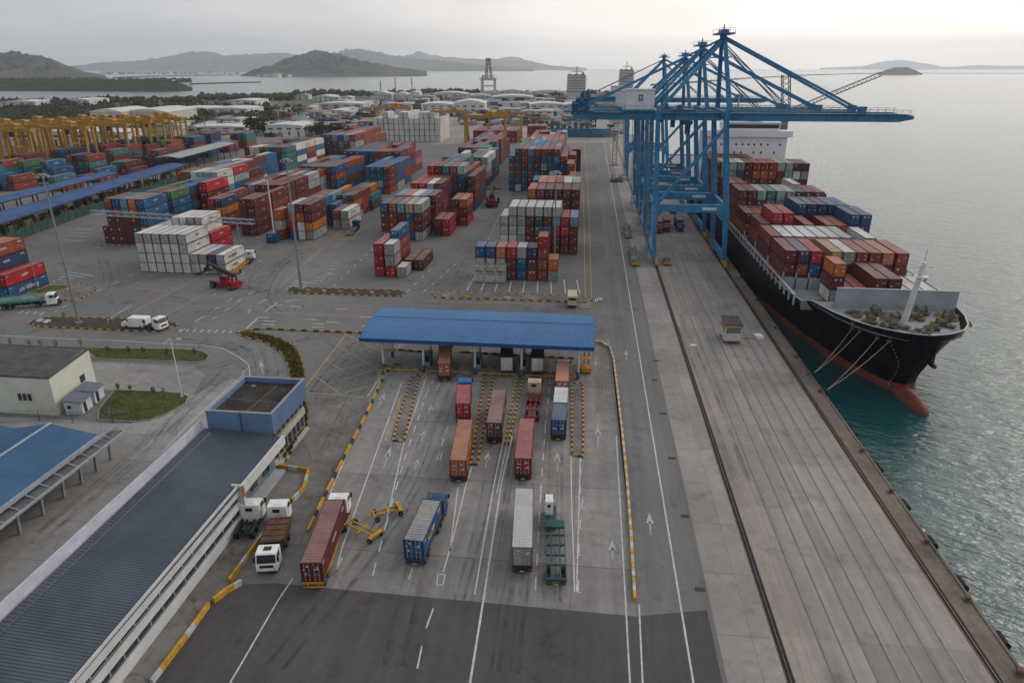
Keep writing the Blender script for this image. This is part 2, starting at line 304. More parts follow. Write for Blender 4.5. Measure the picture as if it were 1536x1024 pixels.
hill('mountain',[(1230,102),(1290,100),(1330,92),(1352,90),(1385,95),(1420,101),(1470,98),(1510,99),(1580,98),(1680,102)],29500,1500,HM2,seed=7)
hill('island',[(1318,111),(1328,105),(1345,101),(1362,101),(1372,105),(1384,110.6)],6900,160,HM2,rough=.05,nx=50,seed=8)
hill('wooded_island',[(-150,121),(-60,120),(0,122),(60,121),(130,120),(200,119),(240,118.5),(262,122),(276,126),(288,131)],1980,330,HM3,rough=.08,nx=160,seed=9)
def spit(name,pts,wd,zt,m):
    mb=MB(); P_=[U(x,y,-2.5) for x,y in pts]
    for a,b in zip(P_,P_[1:]):
        d=(b-a).normalized(); s=Vector((-d.y,d.x,0))*wd
        q=[a-s,b-s,b+s,a+s]; mb.add([(v.x,v.y,-3.5) for v in q]+[(v.x+(-s.x if i>1 else s.x)*.4,v.y+(-s.y if i>1 else s.y)*.4,zt) for i,v in enumerate(q)],[(0,1,5,4),(1,2,6,5),(2,3,7,6),(3,0,4,7),(4,5,6,7)])
    o=mb.build(name,m); o['kind']='structure'; return o
spit('breakwater',[(980,128),(1060,122.3),(1120,118),(1200,113.8),(1280,111),(1324,109.9),(1400,110.4),(1480,110.6),(1600,110.6)],14,1.5,HM2)
spit('sandbar',[(286,126.6),(330,125.2),(390,123.8)],12,.8,HM3)
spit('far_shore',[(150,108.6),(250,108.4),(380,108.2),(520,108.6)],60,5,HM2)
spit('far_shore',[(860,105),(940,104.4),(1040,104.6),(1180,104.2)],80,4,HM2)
spit('sandbar',[(178,117.2),(230,114.8),(300,113.6),(362,113)],40,2,HM3)
# ---------------- shipping containers ----------------
CW=2.44
def corr(mb,axis,a0,a1,p,c0,c1,base,d,mi=0):
    # corrugated panel: runs along a, spans c, displaced by d from base
    n=max(2,int(round((a1-a0)/p))); p=(a1-a0)/n; pts=[]
    for k in range(n):
        s=a0+k*p; pts+=[(s,0),(s+.28*p,0),(s+.5*p,1),(s+.78*p,1)]
    pts.append((a1,0)); vs=[]
    for a,t in pts:
        q=base+d*t
        for c in (c0,c1):
            vs.append({'x+':(q,a,c),'x-':(q,a,c),'z':(c,a,q),'y':(a,q,c)}[axis])
    fs=[]
    for i in range(len(pts)-1):
        f=(2*i,2*i+2,2*i+3,2*i+1)
        fs.append(f if axis in('x+','y') else f[::-1])
    if axis=='z': fs=[f[::-1] for f in fs]; fs=[f[::-1] for f in fs]
    mb.add(vs,fs,mi)
def cont_body(mb,L,p,Hc):
    w=CW/2
    corr(mb,'x+',.15,L-.15,p,.16,Hc-.1,w-.01,-.05); corr(mb,'x-',.15,L-.15,p,.16,Hc-.1,-w+.01,.05)
    corr(mb,'z',.12,L-.12,p*1.05,-w+.07,w-.07,Hc-.07,.062,3)
    corr(mb,'y',-w+.12,w-.12,.4,.16,Hc-.1,L-.02,-.05)
    b=.14 if p<.6 else .17; rl=.11 if p<.6 else .17
    for sx in(-1,1):
        for y in(.0,L-.16): mb.box(min(sx*w,sx*(w-b)),max(sx*w,sx*(w-b)),y,y+.16,0,Hc,1)
        x0,x1=sorted((sx*(w+.001),sx*(w-.08)))
        mb.box(x0,x1,.16,L-.16,.02,.06+rl,1); mb.box(x0,x1,.16,L-.16,Hc-rl,Hc-.01,1)
    for y in(.012,L-.13): mb.box(-w+b,w-b,y,y+.11,.02,.15,1); mb.box(-w+b,w-b,y,y+.11,Hc-.13,Hc-.012,1)
    for y,z,a,b in ((L-1.9,Hc-.75,1.1,.34),(.5,Hc-.6,.7,.22),(L*.42,Hc*.5,L*.16,.42)):
        if L>7 or y<1: mb.box(w-.03,w+.004,y,y+a,z,z+b,4)
    mb.poly([(-w,0.02,.1),(-w,L,.1),(w,L,.1),(w,.02,.1)],2)
def cont_door(mb,x0,x1,Hc,var,near):
    mb.box(x0+.012,x1-.012,.045,.10,.16,Hc-.14,0)
    rd=.022 if near else .034
    for f in (.27,.73):
        x=x0+(x1-x0)*f; mb.box(x-rd,x+rd,.005,.045,.1,Hc-.08,2)
        mb.box(x-.06,x+.28 if f<.5 else x+.06,-.005,.02,1.0,1.06,2)
        for z in (.2,Hc*.35,Hc*.66,Hc-.22): mb.box(x-.075,x+.075,.0,.044,z-.05,z+.05,2 if near else 0)
    for z in (.5,1.2,1.9): mb.box(x0+.05,x1-.05,.028,.046,z,z+.05,0)
    rnd=random.Random(var*31+int(x0*10))
    for k in range(3 if near else 2):
        a=rnd.uniform(x0+.1,x1-.5); z=rnd.choice((Hc*.78,Hc*.62,Hc*.7,Hc*.4)); ww=rnd.uniform(.16,.42); mb.box(a,a+ww,.018,.05,z,z+rnd.uniform(.10,.26),3)
def doors(mb,Hc,var,near): cont_door(mb,-CW/2+.14,0,Hc,var,near); cont_door(mb,0,CW/2-.14,Hc,var+7,near)
NCONT=[0]
def container(c,loc,L=12.2,sc=1,rz=0,label='',group='',near=False,Hc=2.8,front=True,parent=None,roofcol=None):
    near=bool(near); p=.44 if near else .92; var=random.randrange(4)
    o=inst(('cont',c,L,near,Hc),'shipping_container',lambda mb:cont_body(mb,L,p,Hc),[paint(c),frame(c),BLACK,roofm(c),mat('side_mark_'+('dark' if c in 'wycsa' else 'pale'),(.10,.12,.16) if c in 'wycsa' else mixc(PAL[c],(.6,.6,.58),.42),.6,var=.6,scale=2.5,rust=.1,orand=.3)],parent,loc,rz,sc)
    tag(o,label,'container',group); NCONT[0]+=1
    if near:
        for i,(a,b) in enumerate(((-CW/2+.14,0),(0,CW/2-.14))):
            inst(('door',c,i,var,Hc),'door',lambda mb:cont_door(mb,a,b,Hc,var+7*i,True),[paint(c),BLACK,STEEL,DECAL],o)
        def cast(mb):
            for x in(-1,1):
                for y in(.09,L-.09):
                    for z in(.07,Hc-.05): mb.box(x*CW/2-.1,x*CW/2+.1,y-.1,y+.1,z-.075,z+.065)
        inst(('cast',L,Hc),'corner_casting',cast,[mat('rusty_casting',(.16,.085,.05),.8,var=.4,scale=3,rust=.4)],o)
    elif front: inst(('door',c,9,var,Hc),'door',lambda mb:doors(mb,Hc,var,False),[paint(c) if c!='w' else mat('reefer_end',(.37,.37,.365),.6,var=.5,scale=1.6,rust=.3,orand=.15,fine=5),BLACK,mat('paint_rod_'+c,tuple(min(.6,v*1.4+.025) for v in PAL[c]) if c not in 'wy' else tuple(v*.72 for v in PAL[c]),.5,var=.2),DECAL],o)
    return o
def text_mesh(s,size,name,m,parent,loc,rot,ext=.004,shear=0):
    cu_=bpy.data.curves.new(name,'FONT'); cu_.body=s; cu_.size=size; cu_.extrude=ext; cu_.shear=shear; cu_.align_x='CENTER'; cu_.align_y='CENTER'
    t=bpy.data.objects.new(name,cu_); COL.objects.link(t); dg=bpy.context.evaluated_depsgraph_get(); me=bpy.data.meshes.new_from_object(t.evaluated_get(dg))
    bpy.data.objects.remove(t); me.materials.clear(); me.materials.append(m)
    o=bpy.data.objects.new(name,me); COL.objects.link(o); o.parent=parent; o.location=loc; o.rotation_euler=rot; return o


YARD=[]
# ---------------- container ship ----------------
SX=62.0
def lerp(T,y):
    if y<=T[0][0]: return T[0][1]
    for (a,va),(b,vb) in zip(T,T[1:]):
        if y<=b: 
            t=(y-a)/(b-a); return va+(vb-va)*t
    return T[-1][1]
DK=[(121.3,.15),(121.8,2.4),(123,5.0),(125.5,8.0),(129,10.3),(135,12.6),(145,14.8),(160,16.3),(400,16.4),(425,15.6)]
WLN=[(121.3,.05),(123.5,.5),(126,1.6),(130,4.2),(140,8.4),(155,11.9),(174,14.9),(190,16.4),(400,16.4),(425,12)]
def zdeck(y): return lerp([(121,10.6),(138,9.9),(143.9,9.7),(144.2,8.3),(165,8.0),(200,7.4),(425,7.4)],y)
ship=thing('container_ship','black-hulled container ship with red underside and white deckhouse, moored bow-on along the quay','ship',(SX,121,-3))
HULL=mat('hull_black',(.007,.007,.009),.42,0,var=.5,scale=.25,rust=.16,rustcol=(.040,.030,.026),streak=True,spec=.15)
BOOT=mat('hull_red',(.165,.045,.032),.6,0,var=.3,scale=.3,rust=.12)
DECKG=mat('ship_deck_grey',(.26,.27,.28),.75,0,var=.35,scale=.35,rust=.2)
GREYP=mat('ship_grey',(.30,.33,.36),.6,0,var=.2,scale=.3,rust=.12)
ys=[121.3,121.6,122,122.6,123.4,124.4,125.6,127,129,131.5,134.5,138,142,144,144.3,149,155,162,170,180,190,205,230,260,300,340,380,405,425]
levels=[-6,-4.5,-3,-2.2,-1.35,.6,2.5,4.5,6.5,8.2,None]
mb=MB((SX,121,-3))
def hb(y,z):
    d=lerp(DK,y);wl=lerp(WLN,y);zd=zdeck(y); t=max(0,(z+1.5))/(zd+1.5)
    v=wl+(d-wl)*(t**1.55)
    if z<-3: v=wl*(1-.12*(-3-z)/3)
    return v
def stem(z):     # raked stem: foremost y at each level
    return 121.3+ max(0,(1-max(0,z+1.5)/12.1))**1.5*4.6
for s in(-1,1):
    grid=[]
    for y in ys:
        row=[]
        for z in levels:
            zz=zdeck(y) if z is None else min(z,zdeck(y)-.01*(levels.index(z)<10))
            yy=max(y,stem(zz)); row.append((SX+s*hb(yy,zz) if y>stem(zz) else SX,yy,zz))
        grid.append(row)
    vs=[p for r_ in grid for p in r_]; m=len(levels)
    for j in range(m-1):
        fs=[(i*m+j,(i+1)*m+j,(i+1)*m+j+1,i*m+j+1) for i in range(len(ys)-1)]
        mb.add(vs,fs if s>0 else [f[::-1] for f in fs],1 if j<4 else 0)
q=[(SX+s*hb(425,-6 if z<0 else 7),425,z) for s,z in ((-1,-6),(1,-6),(1,7.4),(-1,7.4))]; mb.poly(q)
hull=mb.build('hull',[HULL,BOOT],ship,smooth=False)
mb=MB((SX,121,-3))      # bulbous bow
vs=[];fs=[];N=12
for k,(y,r,zc) in enumerate(((116.2,.05,-3.1),(116.5,.75,-3.1),(117.3,1.25,-3.1),(118.8,1.6,-3.15),(121,1.9,-3.3),(125,2.2,-3.8),(130,2.2,-4.6))):
    for i in range(N): f=2*PI*i/N; vs.append((SX+r*math.cos(f)*.95,y,zc+r*1.05*math.sin(f)))
for k in range(6):
    for i in range(N): fs.append((k*N+i,k*N+(i+1)%N,(k+1)*N+(i+1)%N,(k+1)*N+i))
mb.add(vs,fs); mb.build('bulbous_bow',BOOT,ship,smooth=True)
for k in range(14):
    z=-2+k*.75; y=max(124.6,stem(z)+1.2); x=SX-hb(y,z); mb=MB((SX,121,-3)); mb.box(x-.06,x+.03,y-.16,y+.16,z,z+.28); mb.build('draft_mark',mat('draft_white',(.42,.42,.42),.7,var=.4),ship)
# decks
def deckpoly(y0,y1,z,inset=.12,nn=14):
    Y=[y0+(y1-y0)*i/nn for i in range(nn+1)]; return [(SX-lerp(DK,y)+inset,y,z(y)) for y in Y]+[(SX+lerp(DK,y)-inset,y,z(y)) for y in reversed(Y)]
mb=MB((SX,121,-3)); mb.poly(deckpoly(122.2,144.1,lambda y:9.0)); mb.poly(deckpoly(144.1,424,lambda y:7.0,nn=4)); mb.poly([(SX-15.7,144.1,7),(SX+15.7,144.1,7),(SX+15.7,144.1,9),(SX-15.7,144.1,9)])
mb.build('deck',DECKG,ship)
mb=MB((SX,121,-3))        # pale rail cap along the bulwark
for s in(-1,1):
    pts=[(SX+s*lerp(DK,y),y,zdeck(y)) for y in ys]
    for a,b in zip(pts,pts[1:]): mb.bar(a,b,.22,.12)
mb.build('rail_cap',mat('rail_cap',(.40,.44,.46),.6,var=.2),ship)
mb=MB((SX,121,-3)); mb.box(SX-10.2,SX+13.4,140.2,140.6,9,13.1); mb.box(SX-10.2,SX+13.4,140.1,140.7,13.1,13.25)
for i in range(10): x=SX-9.8+i*2.5; mb.add([(x,140.6,9.0),(x,142.6,9.0),(x,140.6,12.6),(x+.1,140.6,9),(x+.1,142.6,9),(x+.1,140.6,12.6)],[(0,1,2),(3,5,4),(1,4,5,2)])
mb.build('breakwater_plate',GREYP,ship)
mb=MB((SX,121,-3)); mb.tube((SX+.2,132,9),(SX+1,131,21.4),.62,10,r2=.42); mb.box(SX-.1,SX+2.1,130,132,18.6,18.75); [mb.bar((SX+1+q,130.1 if e else 131.9,18.7),(SX+1+q,130.1 if e else 131.9,19.7),.06) for q in(-1,0,1) for e in(0,1)]; mb.bar((SX-.2,130,19.7),(SX+2.2,130,19.7),.06); mb.tube((SX+1,131,21.4),(SX+1,131,24),.1,6); mb.bar((SX-.8,131,20.6),(SX+2.8,131,20.6),.15)
mb.build('foremast',mat('mast_white',(.62,.62,.62),.5,var=.2,rust=.1),ship)
# windlasses, winches and heaps of rope on the forecastle
rr=random.Random(5); WIN=mat('winch_paint',(.15,.13,.10),.7,var=.5,scale=1.5,rust=.4); ROPE=mat('rope',(.20,.16,.105),.9,var=.4,scale=4)
k=0
for (x,y) in ((57,127.5),(59.5,129.5),(66,128.5),(68.5,131),(61,133.5),(65,134.5),(56,132),(71,134),(58.5,136.5),(67.5,137.5),(62.5,126.5),(54.5,135.5),(72.5,137)):
    mb=MB((SX,121,-3)); q=rr.uniform(.65,1.15); mb.X=Matrix.Translation((x,y,9))@Matrix.Rotation(rr.choice((0,0,.5,1.57,-.6)),4,'Z')@Matrix.Scale(q,4); mb.box(-.8,.8,-.45,.45,0,.5); mb.tube((-.75,0,.9),(.75,0,.9),.55,10); [mb.tube((e,0,.9),(e+.1,0,.9),.8,10) for e in(-.8,.7)]; mb.box(.85,1.5,-.35,.35,0,rr.uniform(.5,1.3)); mb.build('mooring_winch',WIN,ship)
    for c in range(5):
        mb=MB((SX,121,-3)); cx=x+rr.uniform(-1.8,1.8);cy=y+rr.uniform(-1.4,1.4);r0=rr.uniform(.4,.9); tl=rr.uniform(-.9,.9)
        for ring in (1,.72):
            for i in range(10): f=i*PI/5; g=f+PI/5; mb.tube((cx+r0*ring*math.cos(f),cy+r0*ring*math.sin(f),9.05+r0*(1+math.sin(f)*tl)*.5),(cx+r0*ring*math.cos(g),cy+r0*ring*math.sin(g),9.05+r0*(1+math.sin(g)*tl)*.5),.12,5,cap=False)
        mb.tube((cx-r0,cy,9.05+r0*.5),(cx+r0,cy,9.05+r0*.5),.1,5); mb.build('rope_coil',ROPE if c else mat('rope_yellow',(.27,.20,.05),.9,var=.4,scale=4),ship)
mb=MB((SX,121,-3)); [mb.tube((x,y,9),(x,y,9.8),.18,8) for x,y in ((56,125.7),(57,125.3),(69,125.6),(70,126.2),(52,130),(52.4,131),(74,131),(74.2,132))]; mb.build('bitts',mat('bitts_yellow',(.42,.28,.05),.7,var=.4,rust=.3),ship)
# lashing bridges and hatch coamings
mb=MB((SX,121,-3))
for y in (158.8,173.8,188.3,202.5,216.8,231,245,260,274): 
    mb.box(SX-15.6,SX+15.6,y,y+.8,7,9.6); 
    for i in range(12): mb.box(SX-16+i*2.85,SX-15.7+i*2.85,y,y+.5,7,11)
mb.build('lashing_bridge',GREYP,ship)
mb=MB((SX,121,-3))
for i in range(38):
    y=147+i*3.9
    for s in(-1,1): mb.box(SX+s*16.3-.18,SX+s*16.3+.18,y,y+.35,7,9.3); 
for s in(-1,1): mb.box(SX+s*16.3-.25,SX+s*16.3+.25,147,292,9.3,9.5)
mb.build('side_stanchion',mat('stanchion_pale',(.36,.40,.42),.6,var=.3,rust=.15),ship)
# deckhouse
DH=mat('deckhouse_white',(.82,.82,.85),.5,0,var=.08,scale=.2,rust=.03)
mb=MB((SX,121,-3)); mb.box(SX-15.5,SX+17.2,295,309,7,31.0); mb.box(SX-16.8,SX+18.8,294,300,29.2,31.6); mb.box(SX-8,SX+14,296,306,31.6,34.4); mb.box(SX-8.4,SX+14.4,295.6,306.4,34.4,34.7)
for z in(12.2,16.2,20.2,24.6,28.0): mb.box(SX-15.5,SX+17.2,294.9,294.99,z,z+.16)
dh=mb.build('deckhouse',DH,ship)
wd=random.Random(2)
for z in(16.6,19.9,23.1,26.2):
    for x in(-13,-10.5,-8.2,-5.6,-2.9,-.4,2.3,4.4,7.3,9.8,12.6,14.9):
        if wd.random()<.82:
            inst('port','window',lambda mb:(mb.box(-.32,.32,-.04,.05,-.42,.42),),[GLASS],dh,(x+wd.uniform(-.35,.35),173.93,z+3))
mb=MB((SX,121,-3)); mb.box(SX-7.6,SX+13.6,295.9,295.99,32.4,33.9); mb.build('bridge_window',GLASS,dh)
mb=MB((SX,121,-3)); mb.tube((SX-2,303,34.7),(SX-2,303,46),.5,8,r2=.25); mb.bar((SX-6,303,41),(SX+2,303,41),.25); mb.box(SX+2,SX+8,301,306,34.7,40); [mb.ball((SX+q,301,35.9),.9) for q in(-5,5.5)]; mb.build('radar_mast',mat('mast_red_white',(.5,.42,.40),.5,var=.3),ship)
# ---- containers on deck
SP=2.83; SS=SP/2.6; TZ=1.085*SP*.95
def bay(Y,x0,rows,desc,L=12.2,z=7.25):
    n=max(len(r) for r in rows)
    hs=[sum(1 for r in rows if c<len(r) and r[c]!=' ') for c in range(n)]
    for c in range(n):
        for t in range(hs[c]):
            k=rows[len(rows)-1-t][c] if c<len(rows[len(rows)-1-t]) else 'm'
            top=t==hs[c]-1; tier='top' if top else ORD[t]
            lab=f"{CNAME[k]} container, {tier} tier, {NTH[c]+' from quay side' if n-hs.count(0)>1 else 'single column'}, {desc} on ship"
            YARD.append(dict(x=x0+SP*(c+.5),y=Y,z=z+t*TZ+.02,L=L,s=SS,zs=.95,c=k,lab=lab,grp='containers stacked on the ship',vis=True,front=True))
bay(145.6,52.2,['o','m','w'],'bay nearest the bow',L=6.1,z=8.1)
bay(145.6,55.3,['  mm   ','krmmsyy'],'low stacks at the bow',z=8.1)
bay(159.5,46.0,['mnr','mkb','kmm'],'port corner of second bay')
bay(159.5,56.0,['aykkp','kmmmm','mmmmm'],'second bay')
bay(159.5,70.4,['k','k','m'],'outer orange stack of second bay')
bay(174.5,46.2,['kwwwyys w','mkmmkmmkm','kmkmmkmmk'],'third bay')
bay(189.0,47.0,[' rr     bb','mrr k kobb','kmrkmykoob','mmkmmkkmmk'],'fourth bay')
bay(203.2,45.8,['     bnnbb','mkt mmmbmb','kmmkmbkmmb','mkmkmmkkmb'],'fifth bay')
bay(217.5,46.2,['mmstsydmu','kmkyykmmm','mkmkmkmkm','kmkmkmkmm'],'sixth bay',z=8.5)
bay(232,46.0,['mm     w   ','mmkooomwsym','kmoomkmmsmm','mkmkmkmkmmk'],'seventh bay',z=8.5)
bay(262,45.6,['mssymrrrssmm','kysbmooomswy','mkmkrmkmkmkm','kmkmkkmkmkmm','kmkmkkmkmkmm'],'eighth bay',z=8.5)
bay(277,45.6,['kmmkmk      ','kmmkmk      ','mkmkmkmkmkmm','kmkmkkmkmkmm','kmkmkkmkmkmm'],'bay under the deckhouse',z=8.5)
# ---- mooring lines
def line(label,a,b,sag=.6):
    mb=MB(a); a=Vector(a);b=Vector(b); pts=[a.lerp(b,i/10)-Vector((0,0,sag*4*(i/10)*(1-i/10))) for i in range(11)]
    for p,q in zip(pts,pts[1:]): mb.tube(p,q,.05,5,cap=False)
    o=mb.build('mooring_line',mat('mooring_rope',(.45,.36,.27),.9,var=.2)); tag(o,label,'rope','mooring lines from the bow')
BL=[tuple(U(1221,562))[:2]+(.5,),tuple(U(1240,588))[:2]+(.5,)]
FL=[]
for (x,y) in ((1300,489),(1312,494),(1349,504),(1379,510)):
    q=U(x,y,8.4); yy=max(123,q.y); FL.append((SX-hb(yy,8.0)-.05,yy,8.0))
for lab,q,b in zip(('uppermost mooring line, running to the farther bollard','second mooring line, running to the farther bollard','third mooring line, running to the nearer bollard','lowest mooring line, from the stem to the nearer bollard'),FL,(0,0,1,1)): line(lab,q,BL[b])
mb=MB((SX,121,-3))
for q in FL: mb.ball(q,.42,n=8,m=5)
mb.build('fairlead',mat('fairlead_rust',(.30,.13,.05),.8,var=.4,scale=2),ship)
# anchor
mb=MB((SX,121,-3)); x=SX+hb(123.5,5)+.1; mb.box(x-.1,x+.35,123.2,123.8,4,6.4); mb.box(x-.1,x+.5,122.3,124.7,3.7,4.3); mb.build('anchor',DARK,ship)
# ---------------- lorries and yard machines ----------------
def head(a,b): d=Vector(b)-Vector(a); return math.atan2(-d.x,d.y)
def cabmat(c): return {'w':WHITE,'b':mat('cab_blue',(.03,.16,.42),.4,var=.25),'r':mat('cab_red',(.30,.03,.03),.4,var=.3),'c':mat('cab_cream',(.50,.40,.26),.5,var=.3),'n':mat('cab_navy',(.02,.06,.14),.4,var=.3),'t':TGRN,'y':YEL}[c]
def wheel(parent,x,y,r=.5,w=.32):
    def f(mb):
        mb.tube((-w/2,0,0),(w/2,0,0),r,16,0); mb.tube((-w/2-.012,0,0),(w/2+.012,0,0),r*.56,12,1); mb.tube((-w/2-.03,0,0),(w/2+.03,0,0),r*.2,8,0)
    return inst(('wheel',r,w),'wheel',f,[BLACK,mat('wheel_rim',(.22,.22,.22),.5,.4,var=.4,scale=3,rust=.2)],parent,(x,y,r))
def cab(parent,y,col,z0=.55,sc=1,hh=3.05,back=True,day=False):
    m=cabmat(col); ln=2.2
    def body(mb):
        mb.xprism([(0,z0),(0,hh-.08),(.15,hh),(1.62,hh),(1.8,hh-.12),(2.12,hh-1.15),(2.2,hh-1.35),(2.22,z0+.1),(2.1,z0)],-1.2,1.2)
    c=inst(('cab',col,z0,hh),'cab',body,[m],parent,(0,y,0))
    k=lambda f,nm,mt,key: inst((key,z0,hh),nm,f,[mt],c)
    k(lambda mb:mb.add([(-1.05,1.83,hh-.16),(1.05,1.83,hh-.16),(1.08,2.135,hh-1.12),(-1.08,2.135,hh-1.12),(-1.05,1.8,hh-.16),(1.05,1.8,hh-.16),(1.08,2.1,hh-1.12),(-1.08,2.1,hh-1.12)],[(0,1,2,3),(7,6,5,4),(0,4,5,1),(1,5,6,2),(2,6,7,3),(3,7,4,0)]),'windscreen',GLASS,'ws')
    for s in(-1,1):
        k(lambda mb:mb.xprism([(.75,hh-.95),(.75,hh-.25),(1.6,hh-.25),(1.9,hh-.95)],s*1.2-.012,s*1.2+.012),'side_window',GLASS,('sw',s))
        k(lambda mb:(mb.box(min(s*1.26,s*1.48),max(s*1.26,s*1.48),1.98,2.1,hh-.95,hh-.3),mb.bar((s*1.15,1.9,hh-.3),(s*1.37,2.04,hh-.28),.04)),'mirror',BLACK,('mi',s))
        k(lambda mb:mb.box(s*.86-.18,s*.86+.18,2.2,2.24,z0+.22,z0+.42),'headlight',mat('headlamp',(.6,.6,.55),.15,var=.05),('hl',s))
        k(lambda mb:mb.box(min(s*1.195,s*1.215),max(s*1.195,s*1.215),.70,.72,z0+.2,hh-.2),'door_seam',BLACK,('ds',s))
    k(lambda mb:(mb.box(-.8,.8,2.2,2.235,z0+.55,z0+.95),mb.box(-1.15,1.15,2.18,2.26,z0-.1,z0+.12)),'grille',DARK,'gr')
    if back: k(lambda mb:mb.box(-.55,.35,-.015,.0,hh-.95,hh-.45),'rear_window',GLASS,'rw')
    k(lambda mb:mb.box(-.45,.45,.5,1.2,hh,hh+.05),'roof_hatch',DARK if day else m,('rh',col,day))
    return c
def tractor_parts(t,y,col,fr=DARK):
    # tractor unit, rear of its frame at y
    inst(('trframe',fr.name),'frame',lambda mb:([mb.box(s*.45-.07,s*.45+.07,0,5.2,.72,.95) for s in(-1,1)],mb.box(-.5,.5,.6,1.7,.96,1.08),[mb.box(-.45,.45,q,q+.1,.74,.93) for q in(.1,1.2,2.2,3.1)],[mb.box(s*1.1-.13,s*1.1+.13,2.5,3.5,.5,1.0) for s in(-1,1)]),[fr],t,(0,y,0))
    for s in(-1,1):
        for q in (.55,1.85): wheel(t,s*.95,y+q,.5,.55)
        wheel(t,s*1.02,y+4.35,.5,.32)
        inst(('mud',s),'mudguard',lambda mb:mb.box(min(s*.7,s*1.22),max(s*.7,s*1.22),-.1,2.5,1.06,1.10),[DARK],t,(0,y,0))
    cab(t,y+3.1,col)
def semi(label,group,rear,front,cabc,frm,L=12.2,name='container_lorry',guard=False,tractor=True):
    a=U(*rear);b=U(*front); rz=head(a,b); t=thing(name,label,'trailer' if name=='container_trailer' else 'lorry',a,rz,group)
    def fr(mb):
        for s in(-1,1):
            mb.box(s*.5-.08,s*.5+.08,.1,L-.05,.92,1.18); mb.box(s*1.14-.05,s*1.14+.05,.3,L-.6,1.0,1.18)
        for q in (.15,2.5,4.2,6.1,8.0,10.0,L-.4): mb.box(-1.2,1.2,q,q+.22,.98,1.17)
        mb.box(-1.2,1.2,.02,.1,.85,1.17)
    inst(('sframe',L,frm.name),'chassis',fr,[frm],t)
    inst(('bumper',frm.name),'bumper',lambda mb:(mb.box(-1.15,1.15,-.06,.02,.42,.6),[mb.box(s*.6-.05,s*.6+.05,-.04,.05,.55,.95) for s in(-1,1)]),[frm],t)
    for s in(-1,1): inst(('tl',s),'tail_light',lambda mb:mb.box(s*.95-.16,s*.95+.16,-.05,.015,.68,.84),[LAMPR],t)
    inst('np','number_plate',lambda mb:mb.box(-.27,.27,-.075,-.062,.44,.58),[PLATE],t)
    for q in (1.0,2.25): 
        for s in(-1,1): wheel(t,s*.92,q,.5,.56)
    inst(('legs',frm.name),'landing_gear',lambda mb:[mb.box(s*.7-.07,s*.7+.07,L-4.2,L-4.0,.35,.98) for s in(-1,1)],[frm],t)
    if guard:
        for s in(-1,1): inst(('guard',s,L),'side_guard',lambda mb:(mb.box(s*1.18-.03,s*1.18+.03,3.2,L-4.6,.5,.58),mb.box(s*1.18-.03,s*1.18+.03,3.2,L-4.6,.78,.86),[mb.box(s*1.18-.03,s*1.18+.03,q,q+.08,.5,1.0) for q in (3.2,4.4,5.6,6.8,L-4.7)],mb.bar((s*1.18,1.6,1.16),(s*1.18,3.3,.84),.1,.1),mb.bar((s*1.18,.5,1.16),(s*1.18,1.7,1.18),.1,.1)),[YEL],t)
    if tractor: tractor_parts(t,L-2.2 if L>8 else L-.6,cabc,frm if frm is TGRN else DARK)
    return t,a,rz
def load(t,a,rz,c,label,y=.02,L=12.2,near=True,Hc=2.62):
    v=Matrix.Rotation(rz,3,'Z')@Vector((0,y,0)); o=container(c,(a.x+v.x,a.y+v.y,1.185),L,1,rz,label,'containers riding on lorries',near,Hc); return o
G='container lorries queuing at the toll lanes'
t,a,rz=semi('long yellow-framed lorry with white cab under the maroon container, beside the kerb',G,(471,885),(517,755),'w',YEL,guard=True)
load(t,a,rz,'m','maroon container on the yellow-framed lorry with white cab')
t,a,rz=semi('dark blue lorry under the blue container with yellow lettering',G,(622,850),(659,765),'n',mat('chassis_blue',(.03,.06,.16),.5,var=.3),L=8.4)
o=load(t,a,rz,'b','blue container with rusty roof and yellow lettering on its side',L=8.4)
text_mesh('Nuns',1.35,'side_lettering',mat('yellow_lettering',(.62,.42,.05),.5,var=.2),o,(CW/2+.015,3.1,1.35),(PI/2,0,PI/2),shear=.25)
rst=mat('rusty_roof_sheet',(.34,.31,.27),.65,.1,var=.3,scale=.6,rust=.5,rustcol=(.22,.12,.05))
inst('rroof','roof_sheet',lambda mb:corr(mb,'z',.15,8.25,.44,-CW/2+.08,CW/2-.08,2.62-.045,.035),[rst],o)
t,a,rz=semi('trailer under the pale grey ribbed container, nearest of the right lanes',G,(783,861),(786,768),'w',DARK,tractor=False,name='container_trailer')
o=load(t,a,rz,'y','grey container with pale ribbed roof, between the solid lane lines')
inst('rroof2','roof_sheet',lambda mb:corr(mb,'z',.15,12.05,.44,-CW/2+.08,CW/2-.08,2.62-.045,.035),[mat('pale_roof_sheet',(.40,.41,.41),.5,.1,var=.2,scale=.6,rust=.1)],o)
t,a,rz=semi('empty dark green skeletal trailer lorry with a narrow white cab, nearest the right barrier',G,(834,881),(832,800),'w',TGRN,L=10.8,name='skeletal_trailer_lorry',tractor=False)
inst('halffr','frame',lambda mb:(mb.box(-1.2,.2,10.4,14.6,.7,1.0),mb.box(-1.2,1.2,9.2,10.6,1.18,1.5)),[TGRN],t)
for y_ in(11,13.9): wheel(t,-1.0,y_,.48,.34); wheel(t,.1,y_,.48,.34)
c_=cab(t,12.3,'w'); c_.scale=(.42,1,1); c_.location.x=-.7
t,a,rz=semi('trailer under the tan-orange container in the middle of the toll road',G,(688,725),(700,655),'w',DARK,tractor=False,name='container_trailer'); load(t,a,rz,'q','tan-orange container in the middle of the toll road')
t,a,rz=semi('trailer under the brick red container behind the red skeletal trailer',G,(784,722),(791,650),'w',DARK,tractor=False,name='container_trailer'); load(t,a,rz,'x','brick red container right behind the empty red trailer')
